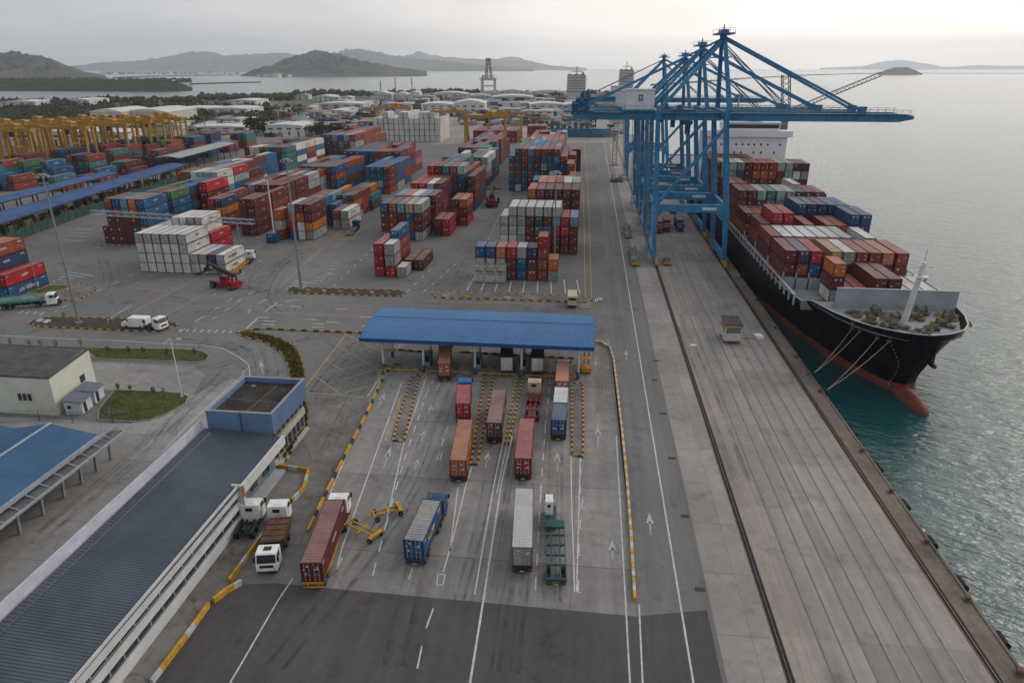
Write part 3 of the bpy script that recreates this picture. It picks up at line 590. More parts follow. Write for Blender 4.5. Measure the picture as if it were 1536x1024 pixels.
t,a,rz=semi('trailer under the dull plum container by the striped kerb island',G,(741,666),(749,615),'w',DARK,tractor=False,name='container_trailer'); load(t,a,rz,'v','dull plum-brown container beside the striped kerb island')
t,a,rz=semi('lorry with bright blue cab hauling the bright red container',G,(695,636),(699,570),'b',DARK,L=7.6); load(t,a,rz,'r','bright red container behind a bright blue cab',L=7.5)
semi('empty red skeletal trailer lorry with cream cab',G,(797,634),(802,590),'c',mat('frame_red',(.26,.02,.03),.5,var=.35,scale=1),L=8.6,name='skeletal_trailer_lorry')
t,a,rz=semi('trailer carrying a blue and a white short container end to end',G,(837,662),(842,605),'w',DARK,tractor=False,name='container_trailer'); load(t,a,rz,'b','short blue container behind a white one on one lorry',L=6.05); load(t,a,rz,'w','short white container in front of a blue one on one lorry',y=6.15,L=6.05)
t,a,rz=semi('lorry under the orange container in the right booth lane',G,(842,601),(845,552),'w',DARK,L=9.0); load(t,a,rz,'q','orange container in the right booth lane under the canopy edge',L=9.0)
t,a,rz=semi('lorry under the orange-red container in the left booth lane',G,(667,573),(670,530),'w',DARK,L=9.0); load(t,a,rz,'q','orange-red container in the left booth lane under the canopy',L=9.0)
tarp=mat('black_tarpaulin',(.022,.023,.026),.6,var=.4,scale=1.5)
for px,lab in (((760,565),'third booth lane'),((806,566),'fourth booth lane')):
    t,a,rz=semi('lorry under the black-topped white container in the '+lab,G,px,(px[0]+1,px[1]-40),'w',DARK,L=9.6)
    o=load(t,a,rz,'w','white container with a black tarpaulin top in the '+lab,L=9.6,Hc=2.9)
    inst('tarp','tarpaulin',lambda mb:(corr(mb,'z',.0,9.6,1.2,-CW/2-.02,CW/2+.02,2.93,.05),mb.box(-CW/2-.025,-CW/2-.005,0,9.6,2.5,2.95),mb.box(CW/2+.005,CW/2+.025,0,9.6,2.5,2.95)),[tarp],o)
# loose tractor units by the office
def unit(label,a,b,col,fr=DARK,deck=None,group='white tractor units parked by the office'):
    a=U(*a);b=U(*b); t=thing('tractor_unit',label,'lorry',a,head(a,b),group); tractor_parts(t,0,col,fr)
    return t
unit('white tractor unit parked against the long office wall',(366,810),(386,772),'w')
unit('white tractor unit with teal frame behind the rusty flatbed',(409,812),(424,776),'w',TGRN)
# flatbed lorry with rusty body, driving toward the camera
a=U(424,800);b=U(399,870); t=thing('flatbed_lorry','white-cabbed lorry with a rusty brown covered bed, facing out of the office kerb','lorry',a,head(a,b))
RUSTY=mat('rusty_sheet',(.115,.065,.042),.8,.1,var=.45,scale=.9,rust=.4)
inst('flat','chassis',lambda mb:([mb.box(s*.5-.08,s*.5+.08,0,7.4,.75,1.0) for s in(-1,1)],mb.box(-1.2,1.2,0,5.0,1.0,1.12)),[TGRN],t)
inst('flatb','load_body',lambda mb:([mb.box(s*1.2-.04,s*1.2+.04,.1,4.0,1.12,2.5) for s in(-1,1)],mb.box(-1.2,1.2,.1,.2,1.12,2.5),mb.box(-1.28,1.28,0,4.9,2.5,2.58),[mb.box(-1.26,1.26,q,q+.12,2.58,2.68) for q in(.3,1.4,2.5,3.6,4.6)],mb.box(-.06,.06,0,4.9,2.58,2.7),[mb.box(s*1.15-.06,s*1.15+.06,4.6,4.75,1.12,2.5) for s in(-1,1)]),[RUSTY],t)
for s in(-1,1):
    for q in(1.2,2.5,6.6): wheel(t,s*1.0,q,.48,.36)
cab(t,5.5,'w',.5,hh=2.75,day=True)
# yellow dollies left on the road
def dolly(label,a,b):
    a=U(*a);b=U(*b);L=(b-a).length; t=thing('trailer_dolly',label,'trailer',a,head(a,b),'yellow dollies left on the toll road')
    mb=MB()
    for s in(-1,1): mb.box(s*.42-.07,s*.42+.07,0,L,.62,.8)
    for q in(0,L*.5,L-.15): mb.box(-.95,.95,q,q+.16,.62,.82)
    mb.box(-1.1,1.1,L-.5,L,.8,.9); mb.bar((0,-.9,.5),(0,.1,.7),.12)
    mb.build('frame',YEL,t)
    for s in(-1,1):
        wheel(t,s*.95,.35,.34,.28); wheel(t,s*.95,L-.35,.34,.28)
dolly('yellow two-axle dolly standing clear in the left lane',(560,777),(602,766))
dolly('yellow dolly touching the front of the maroon container lorry',(523,789),(566,810))
# forklift beside the right booth
def forklift(label,p,rz):
    t=thing('forklift',label,'forklift',U(*p),rz)
    mb=MB(); mb.xprism([(-1.5,.35),(-1.6,1.3),(-.6,1.35),(-.3,.95),(1.2,.9),(1.2,.35)],-.9,.9); mb.build('body',YEL,t)
    mb=MB(); [mb.bar((x,y,.9),(x,y*.9,2.6),.09) for x in(-.75,.75) for y in(-.7,.9)]; mb.box(-.8,.8,-.7,.9,2.6,2.68); mb.build('cage',YEL,t)
    mb=MB(); [mb.box(s*.45-.08,s*.45+.08,1.25,1.42,.1,3.4) for s in(-1,1)]; [mb.box(s*.4-.07,s*.4+.07,1.42,2.7,.1,.16) for s in(-1,1)]; mb.build('mast',DARK,t)
    for s in(-1,1): wheel(t,s*.8,.8,.42,.35); wheel(t,s*.8,-1.0,.36,.3)
forklift('yellow forklift waiting beside the right-hand booth pillar',(879,556),0)
# reach stackers
def stacker(label,a,b,bodym,tilt=.0):
    a=U(*a);b=U(*b); t=thing('reach_stacker',label,'reach stacker',(a+b)/2,head(a,b),'reach stackers')
    mb=MB(); mb.xprism([(-4.2,.7),(-4.2,2.2),(-1.6,2.3),(-1.2,1.5),(3.4,1.4),(3.6,.8)],-1.3,1.3); mb.xprism([(-4.3,.55),(-4.3,1.9),(-3.6,2.0),(-3.6,.55)],-1.75,1.75); mb.build('body',bodym,t)
    for s in(-1,1):
        mb=MB(); mb.box(s*1.75-.35,s*1.75+.35,1.6,4.0,1.72,1.84); mb.build('fender',DARK,t)
        mb=MB(); mb.bar((s*.75,-3.4,2.0),(s*.75,-3.5,3.6),.3); mb.build('boom_bracket',DARK,t)
    mb=MB(); mb.box(-.8,.8,-1.1,.9,1.5,3.3); c=mb.build('cab',bodym,t)
    mb=MB(); mb.box(-.72,.72,.9,.93,2.1,3.2); [mb.box(s*.81-.015,s*.81+.015,-.9,.7,2.1,3.2) for s in(-1,1)]; mb.build('window',GLASS,c)
    mb=MB(); mb.bar((0,-3.6,3.7),(0,2.6,5.3),.75,.9); mb.bar((0,2.4,5.25),(0,5.6,6.1),.5,.6); mb.bar((0,5.4,6.05),(0,6.3,4.6),.5,.5)
    for s in(-1,1): mb.bar((s*.6,.8,1.6),(s*.4,2.0,4.8),.22)
    mb.build('boom',DARK,t)
    mb=MB(); mb.box(-2.9,2.9,6.0,6.5,3.7,4.1); mb.box(-.7,.7,5.8,6.7,4.1,4.8); [mb.box(s*2.9-.2,s*2.9+.2,5.2,7.3,3.5,3.9) for s in(-1,1)]; mb.build('spreader',DARK,t)
    for s in(-1,1): wheel(t,s*1.75,2.8,.85,.7); wheel(t,s*1.4,-2.8,.8,.55)
    return t
REDM=mat('stacker_red',(.30,.018,.025),.45,var=.3,scale=.8,rust=.1)
stacker('red reach stacker with black boom in front of the white container block',(357,434),(322,428),REDM)
t=stacker('dark red reach stacker standing in the lane between container rows',(737,316),(740,300),mat('stacker_dark_red',(.17,.025,.025),.5,var=.3)); t.scale=(1.4,)*3
# small lorries and vans
def yardtrailer(label,a,b,cabc=None,loadm=None,group='flat trailers parked on the quay',L=None,frm=YEL):
    a=U(*a);b=U(*b);L=L or max(5,(b-a).length); t=thing('flatbed_trailer',label,'trailer',a,head(a,b),group)
    mb=MB(); [mb.box(s*.55-.09,s*.55+.09,0,L,.75,1.0) for s in(-1,1)]; [mb.box(-1.25,1.25,q*L,q*L+.25,.95,1.1) for q in(0,.2,.4,.6,.8,.96)]; mb.box(-1.25,1.25,-.08,.05,.5,1.1); mb.build('chassis',frm,t)
    if loadm:
        rnd=random.Random(int(a.y)); mb=MB(); mb.box(-1.15,1.15,.3,L-.3,1.1,1.2)
        for k in range(26): x=rnd.uniform(-.95,.95);y=rnd.uniform(.4,L-1.2); mb.box(x-.14,x+.14,y,y+rnd.uniform(.4,1.0),1.2,1.2+rnd.uniform(.1,.6))
        mb.build('lashing_gear',loadm,t)
    for s in(-1,1):
        for q in(.9,2.1,L-1.2): wheel(t,s*1.0,q,.48,.4)
    if cabc: tractor_parts(t,L-1.0,cabc)
    return t
LASH=mat('lashing_steel',(.16,.17,.165),.7,.2,var=.5,scale=2,rust=.25)
yardtrailer('yellow flat trailer of grey lashing gear, nearest the camera left of the crane rail',(953,400),(949,376),None,LASH)
yardtrailer('yellow flat trailer of grey lashing gear, farther one left of the crane rail',(943,358),(940,340),None,LASH)
yardtrailer('short yellow service trailer inside the near crane legs',(1001,399),(997,382),None,LASH,L=6)
yardtrailer('white yard tractor with long yellow trailer beside the white container block',(352,412),(372,394),'w',None,'yard tractors with yellow trailers')
yardtrailer('dark yard tractor with yellow trailer in the middle lane',(524,354),(545,332),'n',LASH,'yard tractors with yellow trailers',L=9)
def quaylorry(label,a,b,cabc,c,L=9):
    t,a,rz=semi(label,'lorries under the quay cranes',a,b,cabc,DARK,L=L); load(t,a,rz,c,CNAME[c]+' container on the '+label.split(' lorry')[0].split('small ')[-1]+' quay lorry',L=L,near=False)
quaylorry('brick-loaded lorry close to the near crane leg',(987,340),(990,357),'r','k')
quaylorry('maroon-loaded lorry in the middle quay lane',(997,338),(1003,357),'r','m')
quaylorry('blue-loaded lorry nearest the ship',(1015,336),(1024,356),'n','b',L=11)
t,a,rz=semi('empty trailer lorry behind the blue-loaded one on the quay','lorries under the quay cranes',(1006,312),(1013,328),'n',DARK,L=9)
# beige box lorry behind the canopy
def boxlorry(name,label,cat,a,b,bodym,cabc,L=5.5,Hb=3.1,w=2.3):
    a=U(*a);b=U(*b); t=thing(name,label,cat,a,head(a,b))
    mb=MB(); mb.box(-w/2,w/2,0,L,.85,Hb); mb.box(-w/2-.04,w/2+.04,-.03,L+.03,Hb,Hb+.07); o=mb.build('box_body',bodym,t)
    mb=MB(); mb.box(-w/2+.2,w/2-.2,-.02,0.0,Hb-.95,Hb-.35); mb.build('rear_window',GLASS,o)
    mb=MB(); mb.box(-w/2+.1,w/2-.1,-.05,L+1.9,.5,.84); mb.build('chassis',DARK,t)
    for s in(-1,1): wheel(t,s*(w/2-.18),1.2,.44,.3); wheel(t,s*(w/2-.18),L+1.1,.44,.3)
    cab(t,L+.12,cabc,.5,hh=2.5)
boxlorry('box_lorry','beige box lorry leaving behind the right end of the canopy','lorry',(858,463),(858,445),mat('beige_body',(.50,.42,.27),.5,var=.2,scale=.7,rust=.1),'c')
# white step van and the white lorry cab by the traffic island
t=thing('delivery_van','white panel van parked along the long traffic island','van',U(206,491),PI/2)
mb=MB(); mb.xprism([(-3.0,.5),(-3.0,2.5),(-2.85,2.62),(1.2,2.62),(1.4,2.5),(1.7,1.75),(2.9,1.45),(3.05,1.2),(3.05,.5)],-1.05,1.05); b_=mb.build('body',WHITE,t)
mb=MB(); [mb.xprism([(1.25,1.7),(1.25,2.35),(1.42,2.35),(1.72,1.7)],s*1.055-.012,s*1.055+.012) for s in(-1,1)]; [mb.box(min(s*1.045,s*1.07),max(s*1.045,s*1.07),-2.9,-2.3,1.5,2.35) for s in(-1,1)]; mb.build('side_window',GLASS,b_)
mb=MB(); mb.bar((0,1.44,2.42),(0,1.74,1.78),1.9,.04); mb.build('windscreen',GLASS,b_)
mb=MB(); mb.box(-1.06,1.06,-3.08,-2.9,.45,.7); mb.build('bumper',DARK,t)
for s in(-1,1): wheel(t,s*.95,1.9,.42,.28); wheel(t,s*.95,-1.5,.42,.28)
a=U(232,493); t=thing('tractor_unit','white lorry cab at the pointed end of the long traffic island','lorry',a,R(-105)); tractor_parts(t,-2.2,'w')
# tanker lorry at the left edge
a=U(2,464);b=U(58,459); t=thing('tanker_lorry','green tanker lorry with white striped cab at the left edge','lorry',a,head(a,b))
tk=mat('tank_green',(.12,.26,.22),.45,.1,var=.35,scale=.8,rust=.2)
mb=MB(); L=9.2
for i in range(14):
    f0=2*PI*i/14; f1=2*PI*(i+1)/14; mb.add([(1.2*math.cos(f),y,1.95+.85*math.sin(f)) for y in(0,L) for f in(f0,f1)],[(0,2,3,1)])
for y in(0,L): mb.poly([(1.2*math.cos(2*PI*i/14),y,1.95+.85*math.sin(2*PI*i/14)) for i in range(14)])
for q in (0.1,2.3,4.6,6.9,9.0): mb.box(-1.25,1.25,q,q+.08,1.05,2.2); mb.tube((0,q+.9,2.75),(0,q+.9,2.98),.28,10) if q<8 else None
mb.build('tank',tk,t)
mb=MB(); mb.box(-.5,.5,.2,L+4,.7,1.05); mb.build('chassis',DARK,t)
mb=MB(); [mb.bar((s*.5,.4,3.1),(s*.5,L-.4,3.1),.05) for s in(-1,1)]; [mb.bar((s*.5,q,2.75),(s*.5,q,3.1),.05) for s in(-1,1) for q in(.5,3,6,8.6)]; mb.build('catwalk',STEEL,t)
for s in(-1,1):
    for q in(1.0,2.3,8.2,L+3.2): wheel(t,s*.98,q,.5,.4)
cc=cab(t,L+1.0,'w'); mb=MB()
for k in range(4): mb.box(-1.1+k*.5,-.85+k*.5,2.225,2.25,.62,1.15)
mb.build('stripe',mat('stripe_blue',(.05,.08,.2),.5),cc)
# quay shuttle van with dark roof
t=thing('quay_van','boxy white van with dark roof and rusty trim standing alone on the quay','van',U(1098,516),PI); t.scale=(1.28,.95,1.38)
vm=mat('weathered_white',(.52,.52,.49),.55,0,var=.35,scale=1.1,rust=.3)
mb=MB(); mb.box(-1.35,1.35,-6.0,0,.45,1.75); [mb.box(x-.09,x+.09,y-.09,y+.09,1.75,3.1) for x in(-1.26,1.26) for y in(-5.91,-4,-2,-.09)]; mb.box(-1.35,1.35,-6,-5.9,1.75,3.1); mb.build('body',vm,t)
mb=MB(); mb.box(-1.45,1.45,-6.15,.15,3.1,3.22); mb.build('roof',mat('dark_roof_felt',(.065,.055,.045),.9,var=.35,scale=1.5),t)
mb=MB(); mb.box(-1.42,1.42,.0,.12,2.65,3.09); mb.box(-1.38,1.38,.0,.1,.4,.6); mb.build('trim',mat('rusty_yellow',(.42,.24,.07),.7,var=.45,scale=2,rust=.4),t)
mb=MB(); mb.box(-1.15,1.15,-.06,-.03,1.76,2.64); [mb.box(s*1.3-.02,s*1.3+.02,-5.7,-.3,1.76,3.0) for s in(-1,1)]; mb.build('window',mat('dusty_glass',(.13,.15,.17),.2,var=.3,scale=2),t)
for s in(-1,1): wheel(t,s*1.15,-.9,.45,.32); wheel(t,s*1.15,-4.9,.45,.32)
# boxes on the quay
a=U(1137,507); t=thing('cable_box','white box with yellow hose beside the sea-side crane rail','box',a,R(10)); mb=MB(); mb.box(-.8,.8,-.9,.9,0,.7); mb.box(-.85,.85,-.95,.95,.7,.76); mb.build('box',WHITE,t)
mb=MB(); rr=random.Random(3); pts=[(-2.2+.5*i,.6*math.sin(i*1.7),.08+.05*(i%2)) for i in range(6)]
for p,q in zip(pts,pts[1:]): mb.tube(p,q,.09,6)
for i in range(12): f=i*PI/6; mb.tube((-2.6+.6*math.cos(f),.6*math.sin(f),.1),(-2.6+.6*math.cos(f+PI/6),.6*math.sin(f+PI/6),.1),.09,6)
mb.build('hose',YEL,t)
a=U(1040,518); t=thing('inspection_cover','small pale raised hatch between the quay lines','hatch',a); mb=MB(); mb.box(-.6,.6,-.45,.45,0,.12); mb.box(-.5,.5,-.35,.35,.12,.2); mb.build('cover',WHITE,t); mb=MB(); [mb.tube((x,-.1,.2),(x,.1,.2),.05,6) for x in(-.3,.3)]; mb.build('handle',DARK,t)
# green flat rack on the far quay
a=U(925,273); t=thing('flat_rack','dark green flat rack loaded with machinery on the far quay','flat rack',a)
mb=MB(); mb.box(-3.3,3.3,-1.2,1.2,.25,.7); [mb.box(s*3.2-.1,s*3.2+.1,-1.2,1.2,.7,2.1) for s in(-1,1)]; mb.build('rack',TGRN,t)
mb=MB(); rr=random.Random(8); [mb.box(x,x+rr.uniform(.4,1.1),y,y+.8,.7,.7+rr.uniform(.5,1.9)) for x in(-2.8,-1.8,-.9,.1,1.0,1.9) for y in(-1,.1)]; mb.build('machinery',mat('machinery_green',(.05,.10,.09),.6,var=.4,scale=1),t)
# stack of white flat racks in front of the yard
a=U(712,413); t=thing('flat_rack_stack','weathered white open flat racks standing before the yard corner','flat rack',(-30.0,181.4,0))
FW=mat('weathered_rack_white',(.46,.44,.38),.7,0,var=.45,scale=1.2,rust=.4)
for i in range(3):
    mb=MB(); x=i*2.95
    for xx in(x,x+2.6):
        for yy in(-.2,-2.6): mb.box(xx,xx+.2,yy,yy+.2,.2,5.2-(.5 if i==1 else 0))
    for z in(.6,2.7,4.6): mb.box(x,x+2.8,-2.65,-2.45,z,z+.22)
    mb.box(x+.25,x+2.55,-2.5,-2.4,.85,2.3); mb.box(x+.3,x+2.5,-.4,-.3,3.0,4.5); mb.bar((x+.1,-2.5,.8),(x+2.6,-2.5,2.6),.14)
    mb.box(x+.1,x+2.7,-2.6,0,.25,.45); mb.build('rack',FW,t)
    mb=MB(); [mb.tube((x+q,-2.5,.35),(x+q,-.4,.35),.33,10) for q in(.7,2.0)]; mb.build('wheel',BLACK,t) if i!=1 else None
# ---------------- toll canopy ----------------
ROOFB=mat('canopy_blue',(.080,.185,.36),.7,0,var=.10,scale=.12,spec=.2,fine=.9)
ROOFBD=mat('roof_blue_fascia',(.015,.07,.22),.45,0,var=.15)
CLADB=mat('cladding_blue',(.13,.21,.34),.5,.1,var=.15,scale=.3,rust=.05,streak=True)
def ribroof(mb,a,b,c,d,n,hgt=.07,mi=0,dip=None):
    # corrugated sheet on quad a-b (eave) / d-c (ridge); ribs run from eave to ridge
    a,b,c,d=map(Vector,(a,b,c,d)); nrm=(b-a).cross(d-a).normalized()
    if nrm.z<0: nrm=-nrm
    pts=[]
    for k in range(n):
        for f,u in((0,0),(.55,0),(.65,1),(.9,1)): pts.append(((k+f)/n,u))
    pts.append((1,0)); vs=[]
    for t,u in pts: vs+=[a.lerp(b,t)+nrm*hgt*u,d.lerp(c,t)+nrm*hgt*u]
    mb.add(vs,[(2*i,2*i+2,2*i+3,2*i+1) for i in range(len(pts)-1)],mi)
cx0,cx1=-42.0,2.4
t=thing('toll_canopy','long blue curved-roof canopy on white columns over the toll lanes','canopy',(-20,125,0))
mb=MB((-20,125,0)); prof=[(117.2,7.2),(119.5,7.75),(122.5,8.2),(126,8.45),(129.5,8.35),(132.5,7.95),(134.6,7.4)]
for (y0,z0),(y1,z1) in zip(prof,prof[1:]): ribroof(mb,(cx0,y0,z0),(cx1,y0,z0),(cx1,y1,z1),(cx0,y1,z1),105,.10)
r_=mb.build('roof',ROOFB,t)
mb=MB((-20,125,0)); mb.box(cx0-.05,cx1+.05,117.05,117.2,6.55,7.3); mb.box(cx0-.05,cx1+.05,134.6,134.75,6.7,7.45)
for x in(cx0-.12,cx1+.02): mb.xprism(prof+[(134.6,6.8),(117.2,6.6)],x,x+.1)
mb.build('fascia',ROOFBD,t)
mb=MB((-20,125,0)); mb.xprism([(117.2,6.6),(134.6,6.7),(134.6,6.75),(117.2,6.65)],cx0,cx1); [mb.box(cx0+.5,cx1-.5,y,y+.35,6.1,6.6) for y in(118.9,125.2,131.8)]; mb.build('soffit_beam',STEEL,t)
mb=MB((-20,125,0)); mb.box(cx0+.1,cx1-.1,125.95,126.1,8.49,8.56); mb.build('ridge_flashing',ROOFBD,r_)
COLX=(-38.2,-30.2,-20.1,-11.1,-.3)
for x in COLX:
    for y in(118.9,125.2):
        mb=MB((-20,125,0)); mb.tube((x,y,1.3),(x,y,6.2),.24,12); c=mb.build('column',mat('column_white',(.50,.51,.52),.5,var=.15),t)
        mb=MB((-20,125,0)); mb.tube((x,y,0),(x,y,1.45),.34,12); mb.build('column_guard',mat('guard_blue',(.05,.10,.2),.6,var=.3),c)
# booths on the islands
for i,x in enumerate(COLX[1:4]):
    b=thing('toll_booth',f"{('left','middle','right')[i]} small glazed toll booth under the blue canopy",'booth',(x,122.2,.2),0,'toll booths under the canopy')
    mb=MB(); mb.box(-.75,.75,-1.3,1.3,0,1.0); [mb.box(sx_*.75-.05,sx_*.75+.05,sy*1.3-.05,sy*1.3+.05,1,2.3) for sx_ in(-1,1) for sy in(-1,1)]; mb.build('booth_body',mat('booth_grey',(.28,.30,.32),.6,var=.3),b)
    mb=MB(); mb.box(-.73,.73,-1.28,1.28,1.02,2.28); mb.build('window',GLASS,b); mb=MB(); mb.box(-.9,.9,-1.5,1.5,2.3,2.45); mb.build('roof',ROOFBD,b)
for i,(x0,x1) in enumerate(((-37.6,-31),(-29.4,-21),(-19.3,-12),(-10,-1.3))):
    b=thing('lane_gantry_bar',f"yellow height bar across the {('first','second','third','fourth')[i]} booth lane from the left",'barrier',(x0,117.6,0),0,'yellow bars across the booth lanes')
    mb=MB(); [mb.box(x-.1,x+.1,-.1,.1,0,1.0) for x in(0,x1-x0)]; mb.build('post',YEL,b); mb=MB(); mb.box(-.1,x1-x0+.1,-.06,.06,.85,1.0); mb.build('bar',YEL,b)

# ---------------- long office with the blue-grey roof ----------------
t=thing('office_building','long low office with blue-grey ribbed roof, louvred side and blue block at the end','building',(-48,60,0)); O=(-48,60,0)
mb=MB(O); ribroof(mb,(-42.6,22,5.55),(-42.0,82.3,5.55),(-52.4,82.3,6.35),(-52.1,22,6.35),165,.055)
ROOFG=mat('roof_slate_blue',(.074,.092,.122),.6,0,var=.3,scale=.13,rust=.14,rustcol=(.075,.07,.068))
rf=mb.build('roof',ROOFG,t)
mb=MB(O); ribroof(mb,(-52.5,22,6.2),(-52.7,82.3,6.2),(-53.9,82.3,6.32),(-53.4,22,6.32),118,.06); mb.build('roof',ROOFG,t)
mb=MB(O); mb.box(-52.5,-52.3,22,82.3,5.9,6.22); mb.build('gutter',DARK,rf)
mb=MB(O)
for k in range(20): y=22+k*3.01; x=-53.7-(y-22)*.0085; mb.box(x-.14,x+.02,y+.02,y+2.99,5.6,7.75); mb.box(x-.17,x+.05,y-.06,y+.02,5.6,7.82)
mb.build('parapet',mat('parapet_white',(.50,.50,.60),.6,0,var=.2,scale=.5,rust=.08),t)
WALLW=mat('office_white',(.52,.53,.53),.6,0,var=.15,scale=.4,rust=.06)
mb=MB(O); mb.box(-52.8,-44.0,22,69.6,0,5.4); mb.build('wall',WALLW,t); mb=MB(O); mb.box(-52.8,-44.0,69.6,82.3,0,5.4); mb.build('wall',mat('recess_wall_painted_shade',(.17,.19,.21),.8,var=.3,scale=.6),t)  # recessed stretch coloured darker: shade under the fascia painted into the wall
def louvre(y0,y1,x): 
    mb=MB(O)
    for z0,z1,dx in((4.45,5.95,.25),(2.55,3.6,.12),(.0,1.5,.05)): mb.box(x-.12+dx,x+dx,y0,y1,z0,z1)
    return mb.build('louvre_band',WALLW,t)
louvre(22,69.6,-42.75)
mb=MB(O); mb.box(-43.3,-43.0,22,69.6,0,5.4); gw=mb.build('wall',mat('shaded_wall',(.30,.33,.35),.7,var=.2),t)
for k in range(22):
    for z0,z1 in((1.55,2.5),(3.65,4.4)): y=22.5+k*2.15; mb=MB(O); mb.box(-43.0,-42.94,y,y+1.9,z0,z1); mb.build('window',GLASS,gw)
mb=MB(O); mb.box(-42.3,-41.95,69.6,82.3,4.5,5.9); mb.build('fascia',WALLW,t)
mb=MB(O); mb.box(-43.4,-41.9,69.3,69.6,0,5.95); mb.build('pier',WALLW,t); mb=MB(O); mb.box(-42.0,-41.85,69.25,69.65,4.3,5.9); mb.build('sign_panel',mat('sign_orange',(.45,.13,.06),.6,var=.4,scale=3),t)
mb=MB(O); mb.box(-44,-42.4,69.7,82.0,0,.35); mb.build('walkway',mat('walkway_grey',(.36,.37,.38),.8,var=.15),t)
for k in range(3):
    mb=MB(O); y=71+k*3.7; mb.box(-43.97,-43.9,y,y+1.8,1.2,2.8); mb.build('window',GLASS,t)
mb=MB(O); mb.box(-43.98,-43.9,79.8,81.4,.35,3.4); mb.build('door',mat('door_blue',(.10,.16,.24),.5,var=.2),t)
# the two-storey block
bx0,bx1,by0,by1=-53.6,-43.6,82.6,94.6
mb=MB(O); mb.box(bx0+.12,bx1-.9,by0+.12,by1-.12,0,8.09); mb.box(bx1-.9,bx1-.1,by0+.12,by1-.12,0,.4); wl=mb.build('block_wall',mat('block_beige',(.40,.38,.30),.8,var=.25,scale=.6,rust=.1,rustcol=(.12,.10,.08)),t)
mb=MB(O); mb.box(bx1-.95,bx1-.5,by0+.1,by1-.1,2.95,4.1); mb.build('spandrel',mat('block_beige',(0,0,0)),t)
CL=mb=MB(O)
n=22
for (a,b) in (((bx0,by0),(bx1,by0)),((bx1,by0),(bx1,by1)),((bx1,by1),(bx0,by1)),((bx0,by1),(bx0,by0))):
    a=Vector((*a,0));b=Vector((*b,0)); d=(b-a).normalized(); nn=Vector((d.y,-d.x,0)); L=(b-a).length; m=int(L/.42); z0,z1=(5.8,9.0)
    pts=[]
    for k in range(m):
        for f,u in((0,0),(.5,0),(.6,1),(.9,1)): pts.append((a+d*(L*(k+f)/m)+nn*.05*u))
    pts.append(b); vs=[]
    for p in pts: vs+=[(p.x,p.y,z0),(p.x,p.y,z1)]
    mb.add(vs,[(2*i,2*i+2,2*i+3,2*i+1) for i in range(len(pts)-1)])
    q=-nn*.35; mb.add([(a.x+q.x+d.x*.35,a.y+q.y+d.y*.35,8.1),(b.x+q.x-d.x*.35,b.y+q.y-d.y*.35,8.1),(b.x+q.x-d.x*.35,b.y+q.y-d.y*.35,9.0),(a.x+q.x+d.x*.35,a.y+q.y+d.y*.35,9.0)],[(0,1,2,3)])
mb.build('cladding',CLADB,t)
mb=MB(O)
for x0,x1,y0,y1 in((bx0-.05,bx1+.05,by0-.05,by0+.38),(bx0-.05,bx1+.05,by1-.38,by1+.05),(bx0-.05,bx0+.38,by0+.38,by1-.38),(bx1-.38,bx1+.05,by0+.38,by1-.38)): mb.box(x0,x1,y0,y1,9.0,9.09)
mb.build('coping',mat('coping_grey',(.24,.26,.28),.6,var=.2),t)
mb=MB(O); mb.box(bx0+.35,bx1-.35,by0+.35,by1-.35,8.1,8.22)
fr_=mb.build('flat_roof',mat('felt_roof',(.046,.040,.036),.95,0,var=.55,scale=.32,rust=.22,rustcol=(.11,.085,.07),fine=3),t)
mb=MB(O); mb.bar((bx0+.5,88.2,8.26),(bx1-1,87.6,8.26),.1,.03); mb.bar((-48.4,83.2,8.26),(-47.6,94,8.26),.1,.03); mb.ball((-51.3,92.7,8.3),.42,sc=(1.1,1,.25)); mb.build('roof_seam',mat('seam_grey',(.17,.16,.155),.8,var=.5,scale=2),fr_)
for k in range(7):
    for z0,z1 in((4.15,5.75),(.9,2.9)): y=by0+.5+k*1.62; mb=MB(O); mb.box(bx1-.9,bx1-.84,y,y+1.35,z0,z1); mb.build('window',GLASS,wl)
for k in range(8):
    for z0,z1 in((.4,2.95),(4.1,5.8)): mb=MB(O); y=by0+.3+k*1.62; mb.box(bx1-.88,bx1-.72,y,y+.14,z0,z1); mb.build('mullion',mat('mullion_pale',(.33,.35,.33),.6,var=.2),wl)
mb=MB(O); mb.tube((-48.4,by0-.1,5.9),(-48.4,by0-.1,8.9),.06,6); mb.build('downpipe',DARK,t)
# ---------------- open shed with blue hipped roofs, far left ----------------
t=thing('open_shed','open-sided shed with bright blue ribbed gable roofs on pale columns','shed',(-76,66,0)); O=(-76,66,0)
rid=7.2; ev=5.6
for i,(xr,xe) in enumerate(((-76.0,-69.2),(-88.2,-81.0))):
    y0,y1=20,80.0
    mb=MB(O); ribroof(mb,(xe,y0,ev),(xe,y1,ev),(xr,y1-.4,rid),(xr,y0,rid),int((y1-y0)/.42),.05); ribroof(mb,(xr-6.4,y0,ev+.2),(xr-6.4,y1,ev+.2),(xr,y1-.4,rid),(xr,y0,rid),int((y1-y0)/.42),.05); r_=mb.build('roof',mat('shed_blue',(.052,.115,.215),.7,0,var=.16,spec=.25,scale=.25,streak=True),t)
    mb=MB(O); mb.box(xr-.2,xr+.2,y0,y1-.2,rid+.03,rid+.12); mb.box(xe-.02,xe+.14,y0,y1,ev-.25,ev); mb.build('ridge_cap',mat('ridge_pale',(.30,.36,.44),.6,var=.2),r_)
    mb=MB(O); mb.add([(xe,y1-.05,ev),(xr,y1-.45,rid-.02),(xr-6.4,y1-.05,ev+.2)],[(0,1,2)]); mb.build('gable',mat('gable_grey',(.22,.23,.24),.8,var=.2),t)
